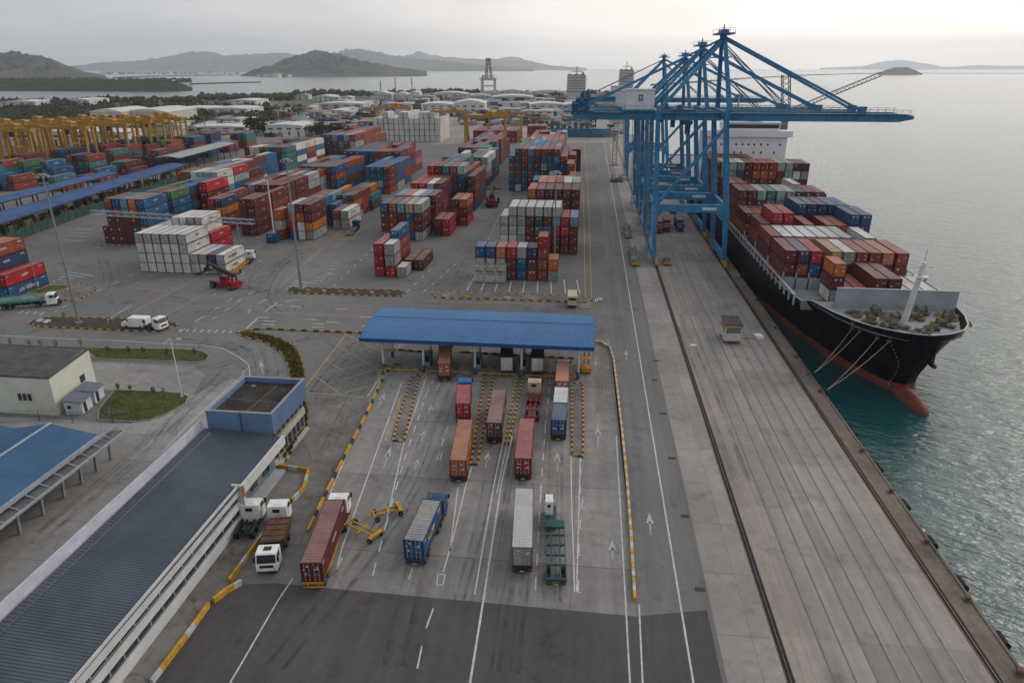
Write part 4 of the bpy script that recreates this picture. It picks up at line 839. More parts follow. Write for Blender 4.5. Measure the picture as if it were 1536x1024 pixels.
for y in(82.2,79.0,75.8,72.3,68.4,64.4,60.2,56,51.5,47,42):
    mb=MB(O); mb.bar((-70.0,y,0),(-69.4,y,5.3),.36,.36,up=(0,1,0)); mb.build('column',mat('column_concrete',(.33,.32,.31),.85,var=.3,scale=1),t)
mb=MB(O); mb.bar((-67.3,20,4.6),(-67.3,83,4.6),.3); mb.bar((-68.9,20,5.25),(-68.9,83,5.25),.24)
for k in range(26): y=20.5+k*2.5; mb.bar((-68.9,y,5.2),(-67.3,y,4.65),.12); mb.bar((-69.6,y,4.2),(-67.4,y,4.6),.12)
mb.build('eave_truss',mat('truss_pale',(.30,.31,.33),.6,var=.2),t)
mb=MB(O); mb.box(-69.1,-67.5,20,82.8,4.72,4.8); mb.build('canopy',mat('canopy_translucent',(.10,.11,.12),.5,var=.3),t)
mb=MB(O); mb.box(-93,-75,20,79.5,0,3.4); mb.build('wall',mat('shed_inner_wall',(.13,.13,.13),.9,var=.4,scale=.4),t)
# ---------------- cream building ----------------
t=thing('cream_building','plain cream two-storey building with a dark grey ribbed flat roof','building',(-98,99,0)); O=(-98,99,0)
CRM=mat('cream_render',(.55,.56,.47),.85,0,var=.10,scale=.35,rust=.03,rustcol=(.25,.22,.15))
mb=MB(O); mb.prism([(-118,94.4),(-88,94.4),(-90.1,107),(-118,107)],0,6.9); mb.build('wall',CRM,t)
mb=MB(O); ribroof(mb,(-118,94.9,6.96),(-88.6,94.9,6.96),(-90.5,106.6,7.25),(-118,106.6,7.25),62,.06); rf=mb.build('roof',mat('roof_dark_grey',(.075,.08,.082),.8,.0,var=.45,scale=.4,rust=.3,rustcol=(.13,.12,.11)),t)
mb=MB(O); mb.bar((-118,94.45,7.05),(-88,94.45,7.05),.25,.35); mb.bar((-88.05,94.4,7.05),(-90.1,107,7.05),.25,.35); mb.bar((-90.1,107,7.05),(-118,107,7.05),.25,.4); mb.build('parapet',mat('parapet_dark',(.085,.085,.08),.8,var=.3),rf)
mb=MB(O); mb.box(-94.6,-91.9,94.3,94.38,2.6,3.9); w_=mb.build('window',GLASS,t); mb=MB(O); [mb.box(x-.05,x+.05,94.26,94.3,2.6,3.9) for x in(-94.6,-93.7,-92.8,-91.9)]; mb.box(-94.7,-91.8,94.25,94.36,2.5,2.6); mb.build('window_frame',WHITE,w_)
mb=MB(O); mb.bar((-89.35,102.4,2.9),(-89.62,104,2.9),.08,1.3); mb.build('window',GLASS,t)
for i,(x0,y0) in enumerate(((-87.0,94.9),(-87.6,98.9))):
    p=thing('porch_hut',('nearer','farther')[i]+' small white hut with blue-grey roof against the cream wall','hut',(x0,y0,0),R(9),'small huts against the cream building'); 
    mb=MB(); mb.box(0,2.9,0,3.1,0,2.2); mb.build('wall',mat('hut_white',(.55,.55,.58),.6,var=.2,rust=.06),p)
    mb=MB(); mb.add([(-.2,-.3,2.75),(3.2,-.3,2.2),(3.2,3.4,2.2),(-.2,3.4,2.75),(-.2,-.3,2.87),(3.2,-.3,2.32),(3.2,3.4,2.32),(-.2,3.4,2.87)],[(0,3,2,1),(4,5,6,7),(0,1,5,4),(1,2,6,5),(2,3,7,6),(3,0,4,7)]); mb.build('roof',mat('hut_roof',(.12,.145,.19),.6,var=.2),p)
    mb=MB(); mb.box(2.9,2.96,.5,1.3,.1,1.9); mb.build('door',DARK,p); mb=MB(); mb.box(.5,1.1,-.05,.0,1.1,1.7); mb.build('window',GLASS,p)
# fence by the lawn
def fence(label,pts,h=1.9,step=3.2,m=None,post=.05):
    m=m or mat('fence_green',(.13,.20,.17),.6,.1,var=.3); a=U(*pts[0]) if len(pts[0])==2 else Vector(pts[0]); t=thing('wire_fence',label,'fence',a); 
    P_=[U(*p) for p in pts]
    for p,q in zip(P_,P_[1:]):
        L=(q-p).length; n=max(1,int(L/step))
        for k in range(n+1):
            c=p.lerp(q,k/n); mb=MB(a); mb.tube(c,c+Vector((0,0,h)),post,6); mb.build('post',m,t)
        mb=MB(a)
        for z in(.1,h*.5,h): mb.bar(p+Vector((0,0,z)),q+Vector((0,0,z)),.035)
        d=(q-p).normalized()
        for k in range(int(L/.5)): c=p+d*(k*.5); mb.bar(c+Vector((0,0,.05)),c+Vector((0,0,h)),.014); 
        mb.build('wire_mesh',m,t)
fence('green wire fence between the cream building and the blue shed',[(0,634),(60,630),(110,634),(170,634),(195,631)],step=4)
fence('low grey wire fence behind the porch huts beside the lawn',[(165,632),(168,618),(196,626)],h=1.6)
# ---------------- long blue sheds at the yard's left ----------------
def longshed(label,xa,ya,xb,yb,wd,h,m,group='long roofed sheds left of the yard',ang=0,tint=0):
    # ridge roof shed from (xa,ya) to (xb,yb) along its near eave, wd to the left
    t=thing('roofed_shed',label,'shed',(xa,ya,0),0,group); a=Vector((xa,ya,h));b=Vector((xb,yb,h)); d=(b-a).normalized(); nn=Vector((-d.y,d.x,0)); O=(xa,ya,0)
    mb=MB(O); n=int((b-a).length/1.1)
    ribroof(mb,a,b,b+nn*wd*.5+Vector((0,0,1.0)),a+nn*wd*.5+Vector((0,0,1.0)),n,.08); ribroof(mb,a+nn*wd,b+nn*wd,b+nn*wd*.5+Vector((0,0,1.0)),a+nn*wd*.5+Vector((0,0,1.0)),n,.08); mb.build('roof',m,t)
    mb=MB(O)
    for s in(0,wd): mb.bar(a+nn*s-Vector((0,0,.2)),b+nn*s-Vector((0,0,.2)),.25,.5)
    mb.build('eave_beam',mat('eave_dark',(.04,.06,.09),.6,var=.2),t)
    k=int((b-a).length/9)
    for i in range(k+1):
        for s in(.4,wd-.4): c=a.lerp(b,i/k)+nn*s; mb=MB(O); mb.box(c.x-.2,c.x+.2,c.y-.2,c.y+.2,0,h-.2); mb.build('column',DARK,t)
    return t,a,b,nn
SB=mat('long_shed_blue',(.042,.105,.25),.5,.1,var=.35,scale=.1,rust=.12,rustcol=(.22,.12,.05),streak=True); SG=mat('shed_grey_green',(.36,.40,.37),.6,.1,var=.15,scale=.2)
t,a,b,nn=longshed('longest blue-roofed shed, running from the left edge to the mixed stacks',-192.5,196,-213.5,352,13,7,SB)
# stored goods behind its screen
scr=mat('screen_green',(.035,.085,.075),.8,0,var=.5,scale=.5,rust=.3,rustcol=(.14,.13,.07)); rr=random.Random(9)
mb=MB((-192.5,196,0)); L=(b-a).length; d=(b-a).normalized()
for i in range(70):
    c=a+d*(i/70*L)-nn*.3; hh=rr.uniform(3.0,4.1); mb.add([(c.x,c.y,.1),(c.x+d.x*L/70,c.y+d.y*L/70,.1),(c.x+d.x*L/70,c.y+d.y*L/70,hh),(c.x,c.y,hh)],[(0,1,2,3)]); 
    if i%2: mb.box(c.x-.12,c.x+.12,c.y-.12,c.y+.12,0,6.6)
mb.build('side_screen',scr,t)
mb=MB((-192.5,196,0))
for i in range(60): c=a+d*rr.uniform(0,L)+nn*rr.uniform(2,11); w_=rr.uniform(.8,2); mb.box(c.x-w_,c.x+w_,c.y-w_,c.y+w_,0,rr.uniform(2,5))
mb.build('stored_goods',mat('goods_mixed',(.17,.12,.07),.8,var=.7,scale=.4),t)['kind']='stuff'
longshed('shorter blue-roofed shed behind the longest one',-222,231,-229,318,10,7.2,SB)
longshed('rust-ended blue shed at the left edge',-203,215.5,-206,246,9,6.6,SB) if False else None
longshed('grey-green roofed shed beside the yellow gantry cranes',-228,372,-236,452,15,8,SG)
# ---------------- ship-to-shore cranes ----------------
XL0,XS0=21.5,41.5
def lx(z): return 20.9-z*.046          # landside leg line
def sx(z): return 41.5-z*.062 if z<18 else 40.4-(z-18)*.115
DEPTH=21.0
TRUSSM=mat('crane_walkway',(.10,.16,.20),.6,.2,var=.3,scale=1)
def sts(label,Y,stay2=True):
    t=thing('quay_crane',label,'gantry crane',(31,Y,0),0,'blue quay cranes'); o_=Vector((31,0,0))
    def part(nm,f,ms=None,par=None): mb=MB(o_); f(mb); return inst(('sts',nm,len([k for k in CACHE if False])),nm,lambda m:None,[CRB]) if False else pb(nm,mb,ms or [CRB],par or t)
    def pb(nm,mb,ms,par):
        return mb.build(nm,ms,par)
    ob={}
    for yy in(0,DEPTH):
        def legL(mb):
            mb.bar((lx(1.6),yy,1.6),(lx(15),yy,15),1.0,1.1,w2=1.5,h2=1.3,up=(0,1,0)); mb.bar((lx(15),yy,15),(lx(43.6),yy,43.6),1.5,1.3,w2=1.2,h2=1.1,up=(0,1,0))
        def legS(mb):
            mb.bar((sx(1.6),yy,1.6),(sx(15),yy,15),1.0,1.1,w2=1.7,h2=1.3,up=(0,1,0)); mb.bar((sx(15),yy,15),(sx(44),yy,44),1.7,1.3,w2=1.3,h2=1.2,up=(0,1,0))
        for f in (legL,legS): mb=MB(o_); f(mb); mb.build('leg',CRB,t)
        mb=MB(o_); mb.box(lx(17)+.6,sx(17)-.6,yy-.6,yy+.6,15.9,18.1)
        for x,s in((lx(15)+.5,1),(sx(15)-.6,-1)): mb.yprism([(x,12.8),(x+s*.5,14.6),(x+s*2.2,15.95),(x,15.95)],yy-.55,yy+.55)
        b=mb.build('portal_beam',CRB,t)
        mb=MB(o_); mb.box(33.5,37.6,yy-.64,yy-.605,16.6,17.4); mb.build('sign_panel',mat('pale_sign_panel',(.55,.56,.58),.5,var=.2),b)
        if yy==0: mb=MB(o_); mb.bar((lx(18)+.4,yy,18),(sx(39)-.4,yy,39.4),.85,.8,up=(0,1,0)); mb.build('diagonal_brace',CRB,t)
    for xx,f in ((0,lx),(1,sx)):
        mb=MB(o_); mb.box(f(2.5)-.55,f(2.5)+.55,-.4,DEPTH+.4,1.7,3.4); mb.build('sill_beam',CRB,t)
        mb=MB(o_); mb.box(f(43)-.6,f(43)+.6,.6,DEPTH-.6,42.3,43.8); mb.box(f(17)-.4,f(17)+.4,.6,DEPTH-.6,16.6,17.8); mb.build('cross_beam',CRB,t)
        x0=XL0 if xx==0 else XS0
        for yy in(0,DEPTH):
            mb=MB(o_)
            for q in(-2.6,-.9,.9,2.6): mb.tube((x0-.25,yy+q,.4),(x0+.25,yy+q,.4),.38,10,1); mb.box(x0-.45,x0+.45,yy+q-.5,yy+q+.5,.5,1.0)
            mb.xprism([(yy-3,.9),(yy+3,.9),(yy+1.2,1.8),(yy-1.2,1.8)],x0-.4,x0+.4); mb.box(x0-.5,x0+.5,yy-3.6,yy-3.1,.3,1.2)
            mb.build('bogie',[mat('bogie_yellow',(.38,.23,.04),.6,var=.4,scale=1.2,rust=.3),BLACK],t)
    # girders and boom: twin boxes
    for yy in(6.5,DEPTH-6.5):
        mb=MB(o_); mb.box(-5,37.5,yy-.55,yy+.55,41,43.2); mb.build('main_girder',CRB,t)
        mb=MB(o_); mb.box(37.8,86,yy-.5,yy+.5,40.9,43.1); mb.yprism([(86,41.0),(89.5,41.7),(89.5,42.6),(86,43.1)],yy-.5,yy+.5); mb.build('boom',CRB,t)
        mb=MB(o_); mb.bar((36.2,yy+(1.8 if yy<10 else -1.8),63.0),(75.5,yy,43.8),.62,.62); mb.box(74.4,76.6,yy-.5,yy+.5,43.1,45.0); mb.build('forestay',CRB,t)
        mb=MB(o_); mb.bar((36.2,yy+(1.8 if yy<10 else -1.8),61.6),(56,yy,43.8),.28,.28); mb.bar((36.4,yy+(1.8 if yy<10 else -1.8),60.6),(57,yy,43.8),.22,.22); mb.build('inner_stay',CRB,t)
        mb=MB(o_); mb.bar((36,yy+(1.8 if yy<10 else -1.8),62.6),(-3,yy,43.6),.34,.34); mb.build('backstay',CRB,t)
        mb=MB(o_); mb.bar((35.8,yy+(1.5 if yy<10 else -1.5),62),(18.9,0.8 if yy<10 else DEPTH-.8,43.8),.95,.85,up=(0,1,0)); mb.build('rear_strut',CRB,t)
        mb=MB(o_); mb.bar((38.4,.6 if yy<10 else DEPTH-.6,43.8),(36.2,yy+(1.8 if yy<10 else -1.8),63.6),1.25,1.1,w2=.95,h2=.9,up=(0,1,0)); mb.build('mast',CRB,t)
        # walkway with handrail
        mb=MB(o_); s=-1 if yy<10 else 1; y1=yy+s*.6;y2=yy+s*1.5
        for a,b in((-4,9.8),(19.6,88.5)):
            mb.box(a,b,min(y1,y2),max(y1,y2),43.0,43.1); mb.bar((a,y2,44.15),(b,y2,44.15),.09); mb.bar((a,y2,43.65),(b,y2,43.65),.06)
            for k in range(int((b-a)/2.2)+1): mb.bar((a+k*2.2,y2,43.1),(a+k*2.2,y2,44.15),.08)
        mb.build('walkway',TRUSSM,t)
    mb=MB(o_)
    for x in(-4.5,9,38,46,54,62,70,78,85.5): mb.box(x-.3,x+.3,6.9,DEPTH-6.9,41.4,42.4)
    mb.build('girder_tie',CRB,t)
    mb=MB(o_); mb.box(34,38.6,5.5,DEPTH-5.5,63.6,64.0); mb.tube((36.2,DEPTH/2,64),(36.2,DEPTH/2,66.2),.18,6); mb.box(35.2,37.2,7.6,DEPTH-7.6,64,64.9)
    for x in(34.1,35.6,37.1,38.5): mb.bar((x,5.6,64),(x,5.6,65.1),.09); mb.bar((x,DEPTH-5.6,64),(x,DEPTH-5.6,65.1),.09)
    mb.bar((34.1,5.6,65.1),(38.5,5.6,65.1),.09); mb.bar((34.1,DEPTH-5.6,65.1),(38.5,DEPTH-5.6,65.1),.09); mb.box(33.6,38.4,7,14,57.6,57.9); mb.build('apex_platform',CRB,t)
    mb=MB(o_); mb.box(10.2,18.2,6.2,DEPTH-5.5,43.9,49.0); h_=mb.build('machinery_house',mat('machinery_house_white',(.62,.62,.65),.5,0,var=.1,scale=.3,rust=.05),t)
    mb=MB(o_); mb.box(10.0,18.4,6.0,DEPTH-5.3,49.0,49.25); mb.build('roof',mat('roof_edge_grey',(.38,.36,.36),.6,var=.2),h_)
    mb=MB(o_); mb.box(13.6,14.9,6.12,6.19,46.2,47.9); 
    lg=mb.build('emblem',mat('emblem_teal',(.07,.16,.17),.5),h_)
    mb=MB(o_); mb.box(13.8,14.7,6.07,6.115,47.2,47.35); mb.box(13.9,14.6,6.07,6.115,46.8,46.92); mb.box(14.15,14.35,6.07,6.115,46.4,47.6); mb.build('emblem_mark',DECAL,lg)
    mb=MB(o_); mb.box(9.4,19.0,5.0,DEPTH-4.5,43.4,43.85); [mb.bar((x,5.1,43.85),(x,5.1,45),.07) for x in(9.5,11.5,13.5,15.5,17.5,18.9)]; mb.bar((9.5,5.1,45),(18.9,5.1,45),.07); mb.build('house_platform',mat('platform_teal',(.03,.22,.26),.5,var=.2),t)
    # rear drive platform at the back-reach end
    mb=MB(o_); rr=random.Random(3)
    mb.box(-7.5,1,5.2,DEPTH-5.2,43.2,43.5)
    for k in range(9): x=rr.uniform(-7,-.5);y=rr.uniform(6,14); mb.box(x,x+rr.uniform(.6,1.8),y,y+1.2,43.5,43.5+rr.uniform(.8,3.2))
    [mb.bar((x,5.3,43.5),(x,5.3,44.6),.08) for x in(-7.4,-5.8,-4.2,-2.6,-1,.9)]; mb.bar((-7.4,5.3,44.6),(.9,5.3,44.6),.08); mb.build('drive_platform',mat('crane_dark_blue',(.012,.07,.17),.55,var=.35,scale=.6),t)
    mb=MB(o_); mb.box(24,30,6.8,DEPTH-6.8,43.3,43.9); mb.box(25,26.5,8,10,43.9,45); mb.box(28,29.4,9.5,11.5,36.9,39.6); mb.box(26.5,29.8,8.4,12.4,39.6,40.6); tr=mb.build('trolley',mat('trolley_blue',(.03,.12,.26),.5,var=.3),t)
    mb=MB(o_); mb.box(27.95,28.6,9.46,9.49,37.3,39.2); mb.box(28.7,29.35,9.46,9.49,37.3,39.2); mb.build('cab_window',GLASS,tr)
    # stair tower on the land leg and boxes
    mb=MB(o_)
    for k in range(12):
        z0=2+k*3.3; y0,y1=(2.5,5.5) if k%2 else (5.5,2.5); mb.bar((lx(z0)-1.5,y0,z0),(lx(z0)-1.5,y1,z0+3.3),.5,.1,up=(1,0,0)); mb.box(lx(z0)-2.2,lx(z0)-.7,min(y1,y1)-.5,y1+.5,z0+3.25,z0+3.35)
    for y in(2,6): mb.bar((lx(2)-2.1,y,2),(lx(42)-2.1,y,42),.12)
    mb.build('stair_tower',mat('stair_grey',(.16,.20,.22),.6,.2,var=.3),t)
    return t
c1=sts('nearest blue quay crane with a white machinery house and the longest boom',204)
def crane_copy(label,Y):
    c=copy_tree(c1); c.location=(31,Y,0); c.scale=(1,1,{243:.97,286:.93,372:.94}[Y]); c['label']=label; return c
crane_copy('second blue quay crane, its legs just behind the nearest one',243)
crane_copy('third blue quay crane, its boom seen above the other two',286)
crane_copy('farthest blue quay crane with its land leg standing alone',372)
# rails: two crane tracks, three lines each, in slots
for nm,x,lab in(('crane_rail',21.5,'dark land-side crane rail running the length of the quay'),('crane_rail',41.5,'dark sea-side crane rail beside the quay edge')):
    mb=MB()
    mb.box(x-.42,x+.42,-40,640,.0105,.016,1); mb.box(x-.06,x+.06,-40,640,.016,.07); mb.box(x-.42,x-.34,-40,640,.016,.045); mb.box(x+.34,x+.42,-40,640,.016,.045)
    o=mb.build(nm,[mat('rail_steel',(.10,.085,.08),.5,.5,var=.4,scale=1,rust=.3),mat('rail_slot',(.022,.020,.020),.9,var=.3)]); tag(o,lab,'rail','crane rails')
# lattice mast on the quay road and harbour crane beyond the ship
def lattice(mb,a,b,w,nseg,th=.16):
    a=Vector(a);b=Vector(b); d=(b-a).normalized(); u=Vector((0,0,1)) if abs(d.z)<.9 else Vector((0,1,0)); x=d.cross(u).normalized()*w/2; z=x.cross(d).normalized()*w/2
    cs=[x+z,x-z,-x-z,-x+z]
    for c in cs: mb.bar(a+c,b+c,th)
    for k in range(nseg):
        p=a.lerp(b,k/nseg);q=a.lerp(b,(k+1)/nseg)
        for i in range(4): mb.bar(p+cs[i],q+cs[(i+1)%4],th*.6)
GLAT=mat('lattice_grey',(.20,.21,.22),.6,.2,var=.2)
p=PL(921,247,430); mb=MB((p.x,430,0)); lattice(mb,(p.x,430,0),(p.x,430,26),2.4,10,.3); mb.box(p.x-2.5,p.x+2.5,428,432,0,.6)
lattice(mb,(p.x-14,430,19),(p.x+1,430,19),1.5,8,.22); tag(mb.build('lattice_crane',GLAT),'grey lattice crane standing left of the farthest blue crane','crane')
t=thing('harbour_crane','grey harbour crane with a long lattice jib rising beyond the ship','crane',(99,470,-3))
mb=MB((99,470,-3)); A=PL(1180,160,470); T_=PL(1179,112,470); J=PL(1322,111,440); mb.box(A.x-13,A.x+9,462,480,-3,-.6); mb.build('barge',GLAT,t)
mb=MB((99,470,-3)); mb.bar((A.x,470,-.6),(A.x,470,A.z),5,5,w2=3,h2=3); lattice(mb,(A.x,470,A.z-4),(T_.x,470,T_.z),4.4,7,.5); mb.build('tower',GLAT,t)
mb=MB((99,470,-3)); lattice(mb,(A.x+3,468,A.z-2),(J.x,440,J.z),2.2,22,.35); mb.bar((T_.x,470,T_.z),(J.x,440,J.z),.14); mb.bar((T_.x,470,T_.z),(A.x+30,460,A.z+8),.14); mb.build('jib',GLAT,t)
# ---------------- yellow rubber-tyred gantries ----------------
RY=mat('gantry_yellow',(.36,.205,.032),.55,0,var=.28,scale=.25,rust=.12,streak=True)
def rtg_proto(label,loc,rz=0,sc=1,group='yellow yard gantry cranes'):
    t=thing('yard_gantry_crane',label,'gantry crane',loc,rz,group,sc); W=26;D=8.5;Hh=21
    for x in(-W,0):
        for y in(0,D):
            mb=MB(); mb.bar((x,y,1.6),(x,y+(D/2-y)*.22,Hh),1.05,1.3,w2=.95,h2=1.2,up=(0,1,0)); mb.build('leg',RY,t)
        mb=MB(); mb.box(x-.6,x+.6,-2,D+2,1.3,2.5); [mb.box(x-.9,x+.9,y-1.4,y+1.4,2.5,3.9) for y in(D*.5,)]; mb.build('sill_beam',RY,t)
        for y in(-1.5,.6,D-.6,D+1.5): wheel(t,x,y,.8,.7)
    for y in(D*.11,D*.89):
        mb=MB(); mb.box(-W-1.5,1.5,y-.5,y+.5,Hh-.2,Hh+1.5); mb.build('girder',RY,t)
    mb=MB(); mb.box(-W-.6,-W+.6,1.4,D-1.4,Hh,Hh+1.2); mb.box(-.6,.6,1.4,D-1.4,Hh,Hh+1.2)
    mb.bar((-W-1.5,.3,Hh+2.5),(1.5,.3,Hh+2.5),.1); [mb.bar((-W-1+k*2.7,.3,Hh+1.5),(-W-1+k*2.7,.3,Hh+2.5),.09) for k in range(11)]; mb.build('end_tie',RY,t)
    mb=MB(); x=-W*.4; mb.box(x-2.5,x+2.5,.6,D-.6,Hh+1.5,Hh+2.3); mb.box(x-1.5,x+.8,2,D-2,Hh+2.3,Hh+4.2); mb.tube((x+1.8,2,Hh+3.2),(x+1.8,D-2,Hh+3.2),.9,10); tr=mb.build('trolley',RY,t)
    mb=MB(); mb.box(x-2,x-.4,1.2,3.0,Hh-2.9,Hh-.3); mb.build('cab',DARK,tr)
    mb=MB(); mb.box(x-1.3,x+1.3,D/2-3,D/2+3,Hh-8.6,Hh-8.1); [mb.bar((x+a,D/2+b,Hh-8.1),(x+a,D/2+b,Hh+1.5),.07) for a in(-1,1) for b in(-1,1)]; mb.build('spreader',RY,tr)
    mb=MB(); mb.box(-1.0,1.0,D*.5-2.6,D*.5+2.6,2.5,4.8); mb.build('engine_house',mat('engine_house_dark',(.10,.075,.04),.6,var=.4),t)
    return t
spots=sorted([(137,250),(197,243),(252,234),(277,228),(104,243),(56,256),(20,254),(231,236),(165,238),(85,236),(38,243),(122,238),(150,232),(212,230),(262,224),(183,232),(2,248),(68,246)])
spots=[(p,f"{NTH[i] if i<14 else ('fifteenth','sixteenth','seventeenth','last')[i-14]} yellow gantry crane from left, by its right legs, in the left-hand rank") for i,p in enumerate(spots)]
proto=None
for p,lab in spots:
    q=U(*p)
    if proto is None: proto=rtg_proto(lab,q,R(2),1.0); o=proto
    else: o=copy_tree(proto); o.location=q; o['label']=lab
    o.scale=(1.02,)*3
    k=(U(p[0],p[1]).y)
for p,lab,s in (((613,205),'yellow gantry crane over the left of the tall white block',1.08),((700,213),'yellow gantry crane over the right of the tall white block',1.05),((757,228),'yellow gantry crane standing over low red containers',1.08),((781,214),'farthest right yellow gantry crane behind red containers',1.0)):
    o=copy_tree(proto); o.location=U(*p); o.scale=(s,s,s); o.rotation_euler=(0,0,0); o['label']=lab
# ---------------- painted markings ----------------
LW=mat('road_white',(.52,.52,.51),.8,var=.35,scale=1.2,rust=.35,rustcol=(.22,.21,.2)); LY=mat('road_yellow',(.46,.33,.13),.8,var=.35,scale=1.2,rust=.35,rustcol=(.2,.19,.17)); LWORN=mat('road_white_worn',(.40,.395,.39),.85,var=.45,scale=1.5,rust=.5,rustcol=(.2,.19,.18))
ZM=.0165
def strip(mb,a,b,w): 
    a=Vector((a[0],a[1],ZM));b=Vector((b[0],b[1],ZM)); d=(b-a); 
    if d.length<.01: return
    n=Vector((-d.y,d.x,0)).normalized()*w/2; mb.add([a-n,b-n,b+n,a+n],[(0,1,2,3)])
def lines(name,m,items,w=.17):
    mb=MB()
    for it in items:
        ww=w; 
        if isinstance(it[0],(int,float)): ww=it[0]; it=it[1:]
        P_=[U(*p) for p in it]
        for a,b in zip(P_,P_[1:]): strip(mb,a,b,ww)
    o=mb.build(name,m); o['kind']='structure'; return o
def dashes(items,on,off,w=.16,name='lane_marking',m=LW):
    mb=MB()
    for it in items:
        P_=[U(*p) for p in it]
        for a,b in zip(P_,P_[1:]):
            L=(b-a).length; d=(b-a)/L; s=0
            while s<L: strip(mb,a+d*s,a+d*min(L,s+on),w); s+=on+off
    o=mb.build(name,m); o['kind']='structure'
lines('lane_marking',LW,[[(495,739),(571,569)],[(504,857),(513,821),(602,575)],[(580,778),(607,659),(640,565)],[(675,826),(687,730)],[(675,826),(699,727),(712,688),(742,610)],[(674,826),(665,857)],[(619,852),(613,868)],
  [(712,891),(742,720),(760,640),(775,565)],[.22,(705,1024),(725,900),(752,725),(768,655)],[(745,740),(760,667)],[(856,577),(857,739),(862,887)],[(870.5,683),(865,887)],[(945,1024),(938.6,906),(924.4,653)],[(964,1024),(958.6,906)],
  [(440,866),(417,900),(345,1024)],[(650,912),(639,942)],[(633,968),(626,1002)],[(504,857),(513,836)],
  [(367,560),(320,602),(279,640),(244,677)],[(0,503),(77,507),(179,511),(250,515.6),(300,517),(333,522),(358,535),(373,547),(375,563)],[(362,560),(372,552)],
  [(551,595),(570,565)],[(595,523),(606,510)],
  [.3,(369,493),(386,478)],[.3,(397,467),(416,454)],[.22,(388,455),(400,449)]])
mb=MB(); mb.box(12.0,12.2,-20,600,ZM-.002,ZM); o=mb.build('lane_marking',LW); o['kind']='structure'
# two yellow lines beside the yard stacks
lines('yellow_lane_marking',LY,[[.2,(887,445),(884,330),(880,255),(876,215)],[.2,(878,445),(876,330),(873,255),(871,215)],[.18,(640,452),(890,458)],
  [(700,430),(760,300),(800,230)],[.18,(420,430),(480,375),(560,300)],[.2,(397,468),(480,472),(560,475)],[(436,455),(470,456)],[(490,457),(560,459)],
  [.22,(519,501),(452,588)],[.18,(452,588),(510,592),(545,596)],[(519,501),(571,527)],[(505,518),(569,555)],[(489,540),(522,561)],[(473,564),(515,594)],[(505,518),(562,504)],[(489,540),(569,516)],[(472,564),(567,540)],[(452,588),(566,553)],[(512,590),(560,577)],
  [(195,470),(300,415)],[(243,475),(330,428)],[(193,430),(240,408)],[(192,431),(250,436)],
  [(607,655),(597,600),(618,580)],[(586,620),(578,660),(590,661)],[.12,(890,640),(912,640)]])
mb=MB(); 
for x in (22.9,24.0): mb.box(x-.05,x+.05,-20,600,ZM-.002,ZM)
mb.box(40.35,40.5,-20,600,ZM-.002,ZM); o=mb.build('yellow_lane_marking',mat('faded_yellow',(.36,.26,.13),.85,var=.4,scale=.8,rust=.4,rustcol=(.25,.24,.22))); o['kind']='structure'
mb=MB()
for i,x in enumerate((25.6,27.7,29.8,31.9,34.0,36.1,38.2)): mb.box(x-.055,x+.055,-20,600,ZM-.002,ZM); mb.box(x+.06,x+.12,-20,600,ZM-.002,ZM)
o=mb.build('quay_lane_line',mat('quay_lane_steel',(.125,.128,.14),.6,.2,var=.35,scale=.4,rust=.3,rustcol=(.11,.10,.10))); o['kind']='structure'
mb=MB(); mb.box(38.38,38.43,-20,600,ZM-.002,ZM); mb.box(32.08,32.13,-20,600,ZM-.002,ZM); o=mb.build('lane_marking',LWORN); o['kind']='structure'
dashes([[(803,885),(811,739),(818,640),(828,545)],[(559,863),(578,790),(606,690),(640,590),(655,560)],[(655,690),(672,640)],[(872,680),(869,790)]],2.2,2.0)
dashes([[(58,483),(92,462),(170,425),(205,409)],[(318,444),(400,385)],[(245,515),(300,478),(360,440)],[(318,480),(383,434)],[(635,438),(690,390)],[(610,438),(650,400)],[(660,690),(668,660)],[(500,430),(560,372)]],2.4,4.2,.2)
dashes([[(428,452),(470,446)],[(404,459),(470,453)],[(395,481),(560,490)],[(394,486),(540,494)],[(385,476),(520,481)],[(435,459),(560,466)],[(630,512),(760,516)],[(620,524),(760,528)],[(490,483),(590,487)],[(540,475),(600,478)]],3.0,9.0,.3)
# zebra and hatch patches
def zebra(items,w=.45,m=LW):
    mb=MB()
    for a0,a1,b0,b1,n in items:
        A0,A1,B0,B1=U(*a0),U(*a1),U(*b0),U(*b1)
        for k in range(n): t=k/max(1,n-1); strip(mb,A0.lerp(A1,t),B0.lerp(B1,t),w)
    o=mb.build('crossing_marking',m); o['kind']='structure'
zebra([((268,497),(355,500),(273,493),(359,496),9),((430,432),(441,421),(455,434),(462,424),4),((462,424),(490,411),(476,425),(502,412),5),((490,409),(500,393),(500,410),(508,394),4),((80,427),(98,407),(62,424),(140,414),6),((60,457),(75,448),(72,458),(83,449),5),((28,470),(60,472),(35,466),(66,468),4),
  ((700,436),(870,441),(712,414),(865,420),9),((893,448),(896,447),(893,452),(896,452),2),((900,450),(903,450),(900,446),(903,446),2),((870,460),(871,456),(886,460),(886,456),2),((95,360),(112,343),(128,361),(140,345),4)],.28)
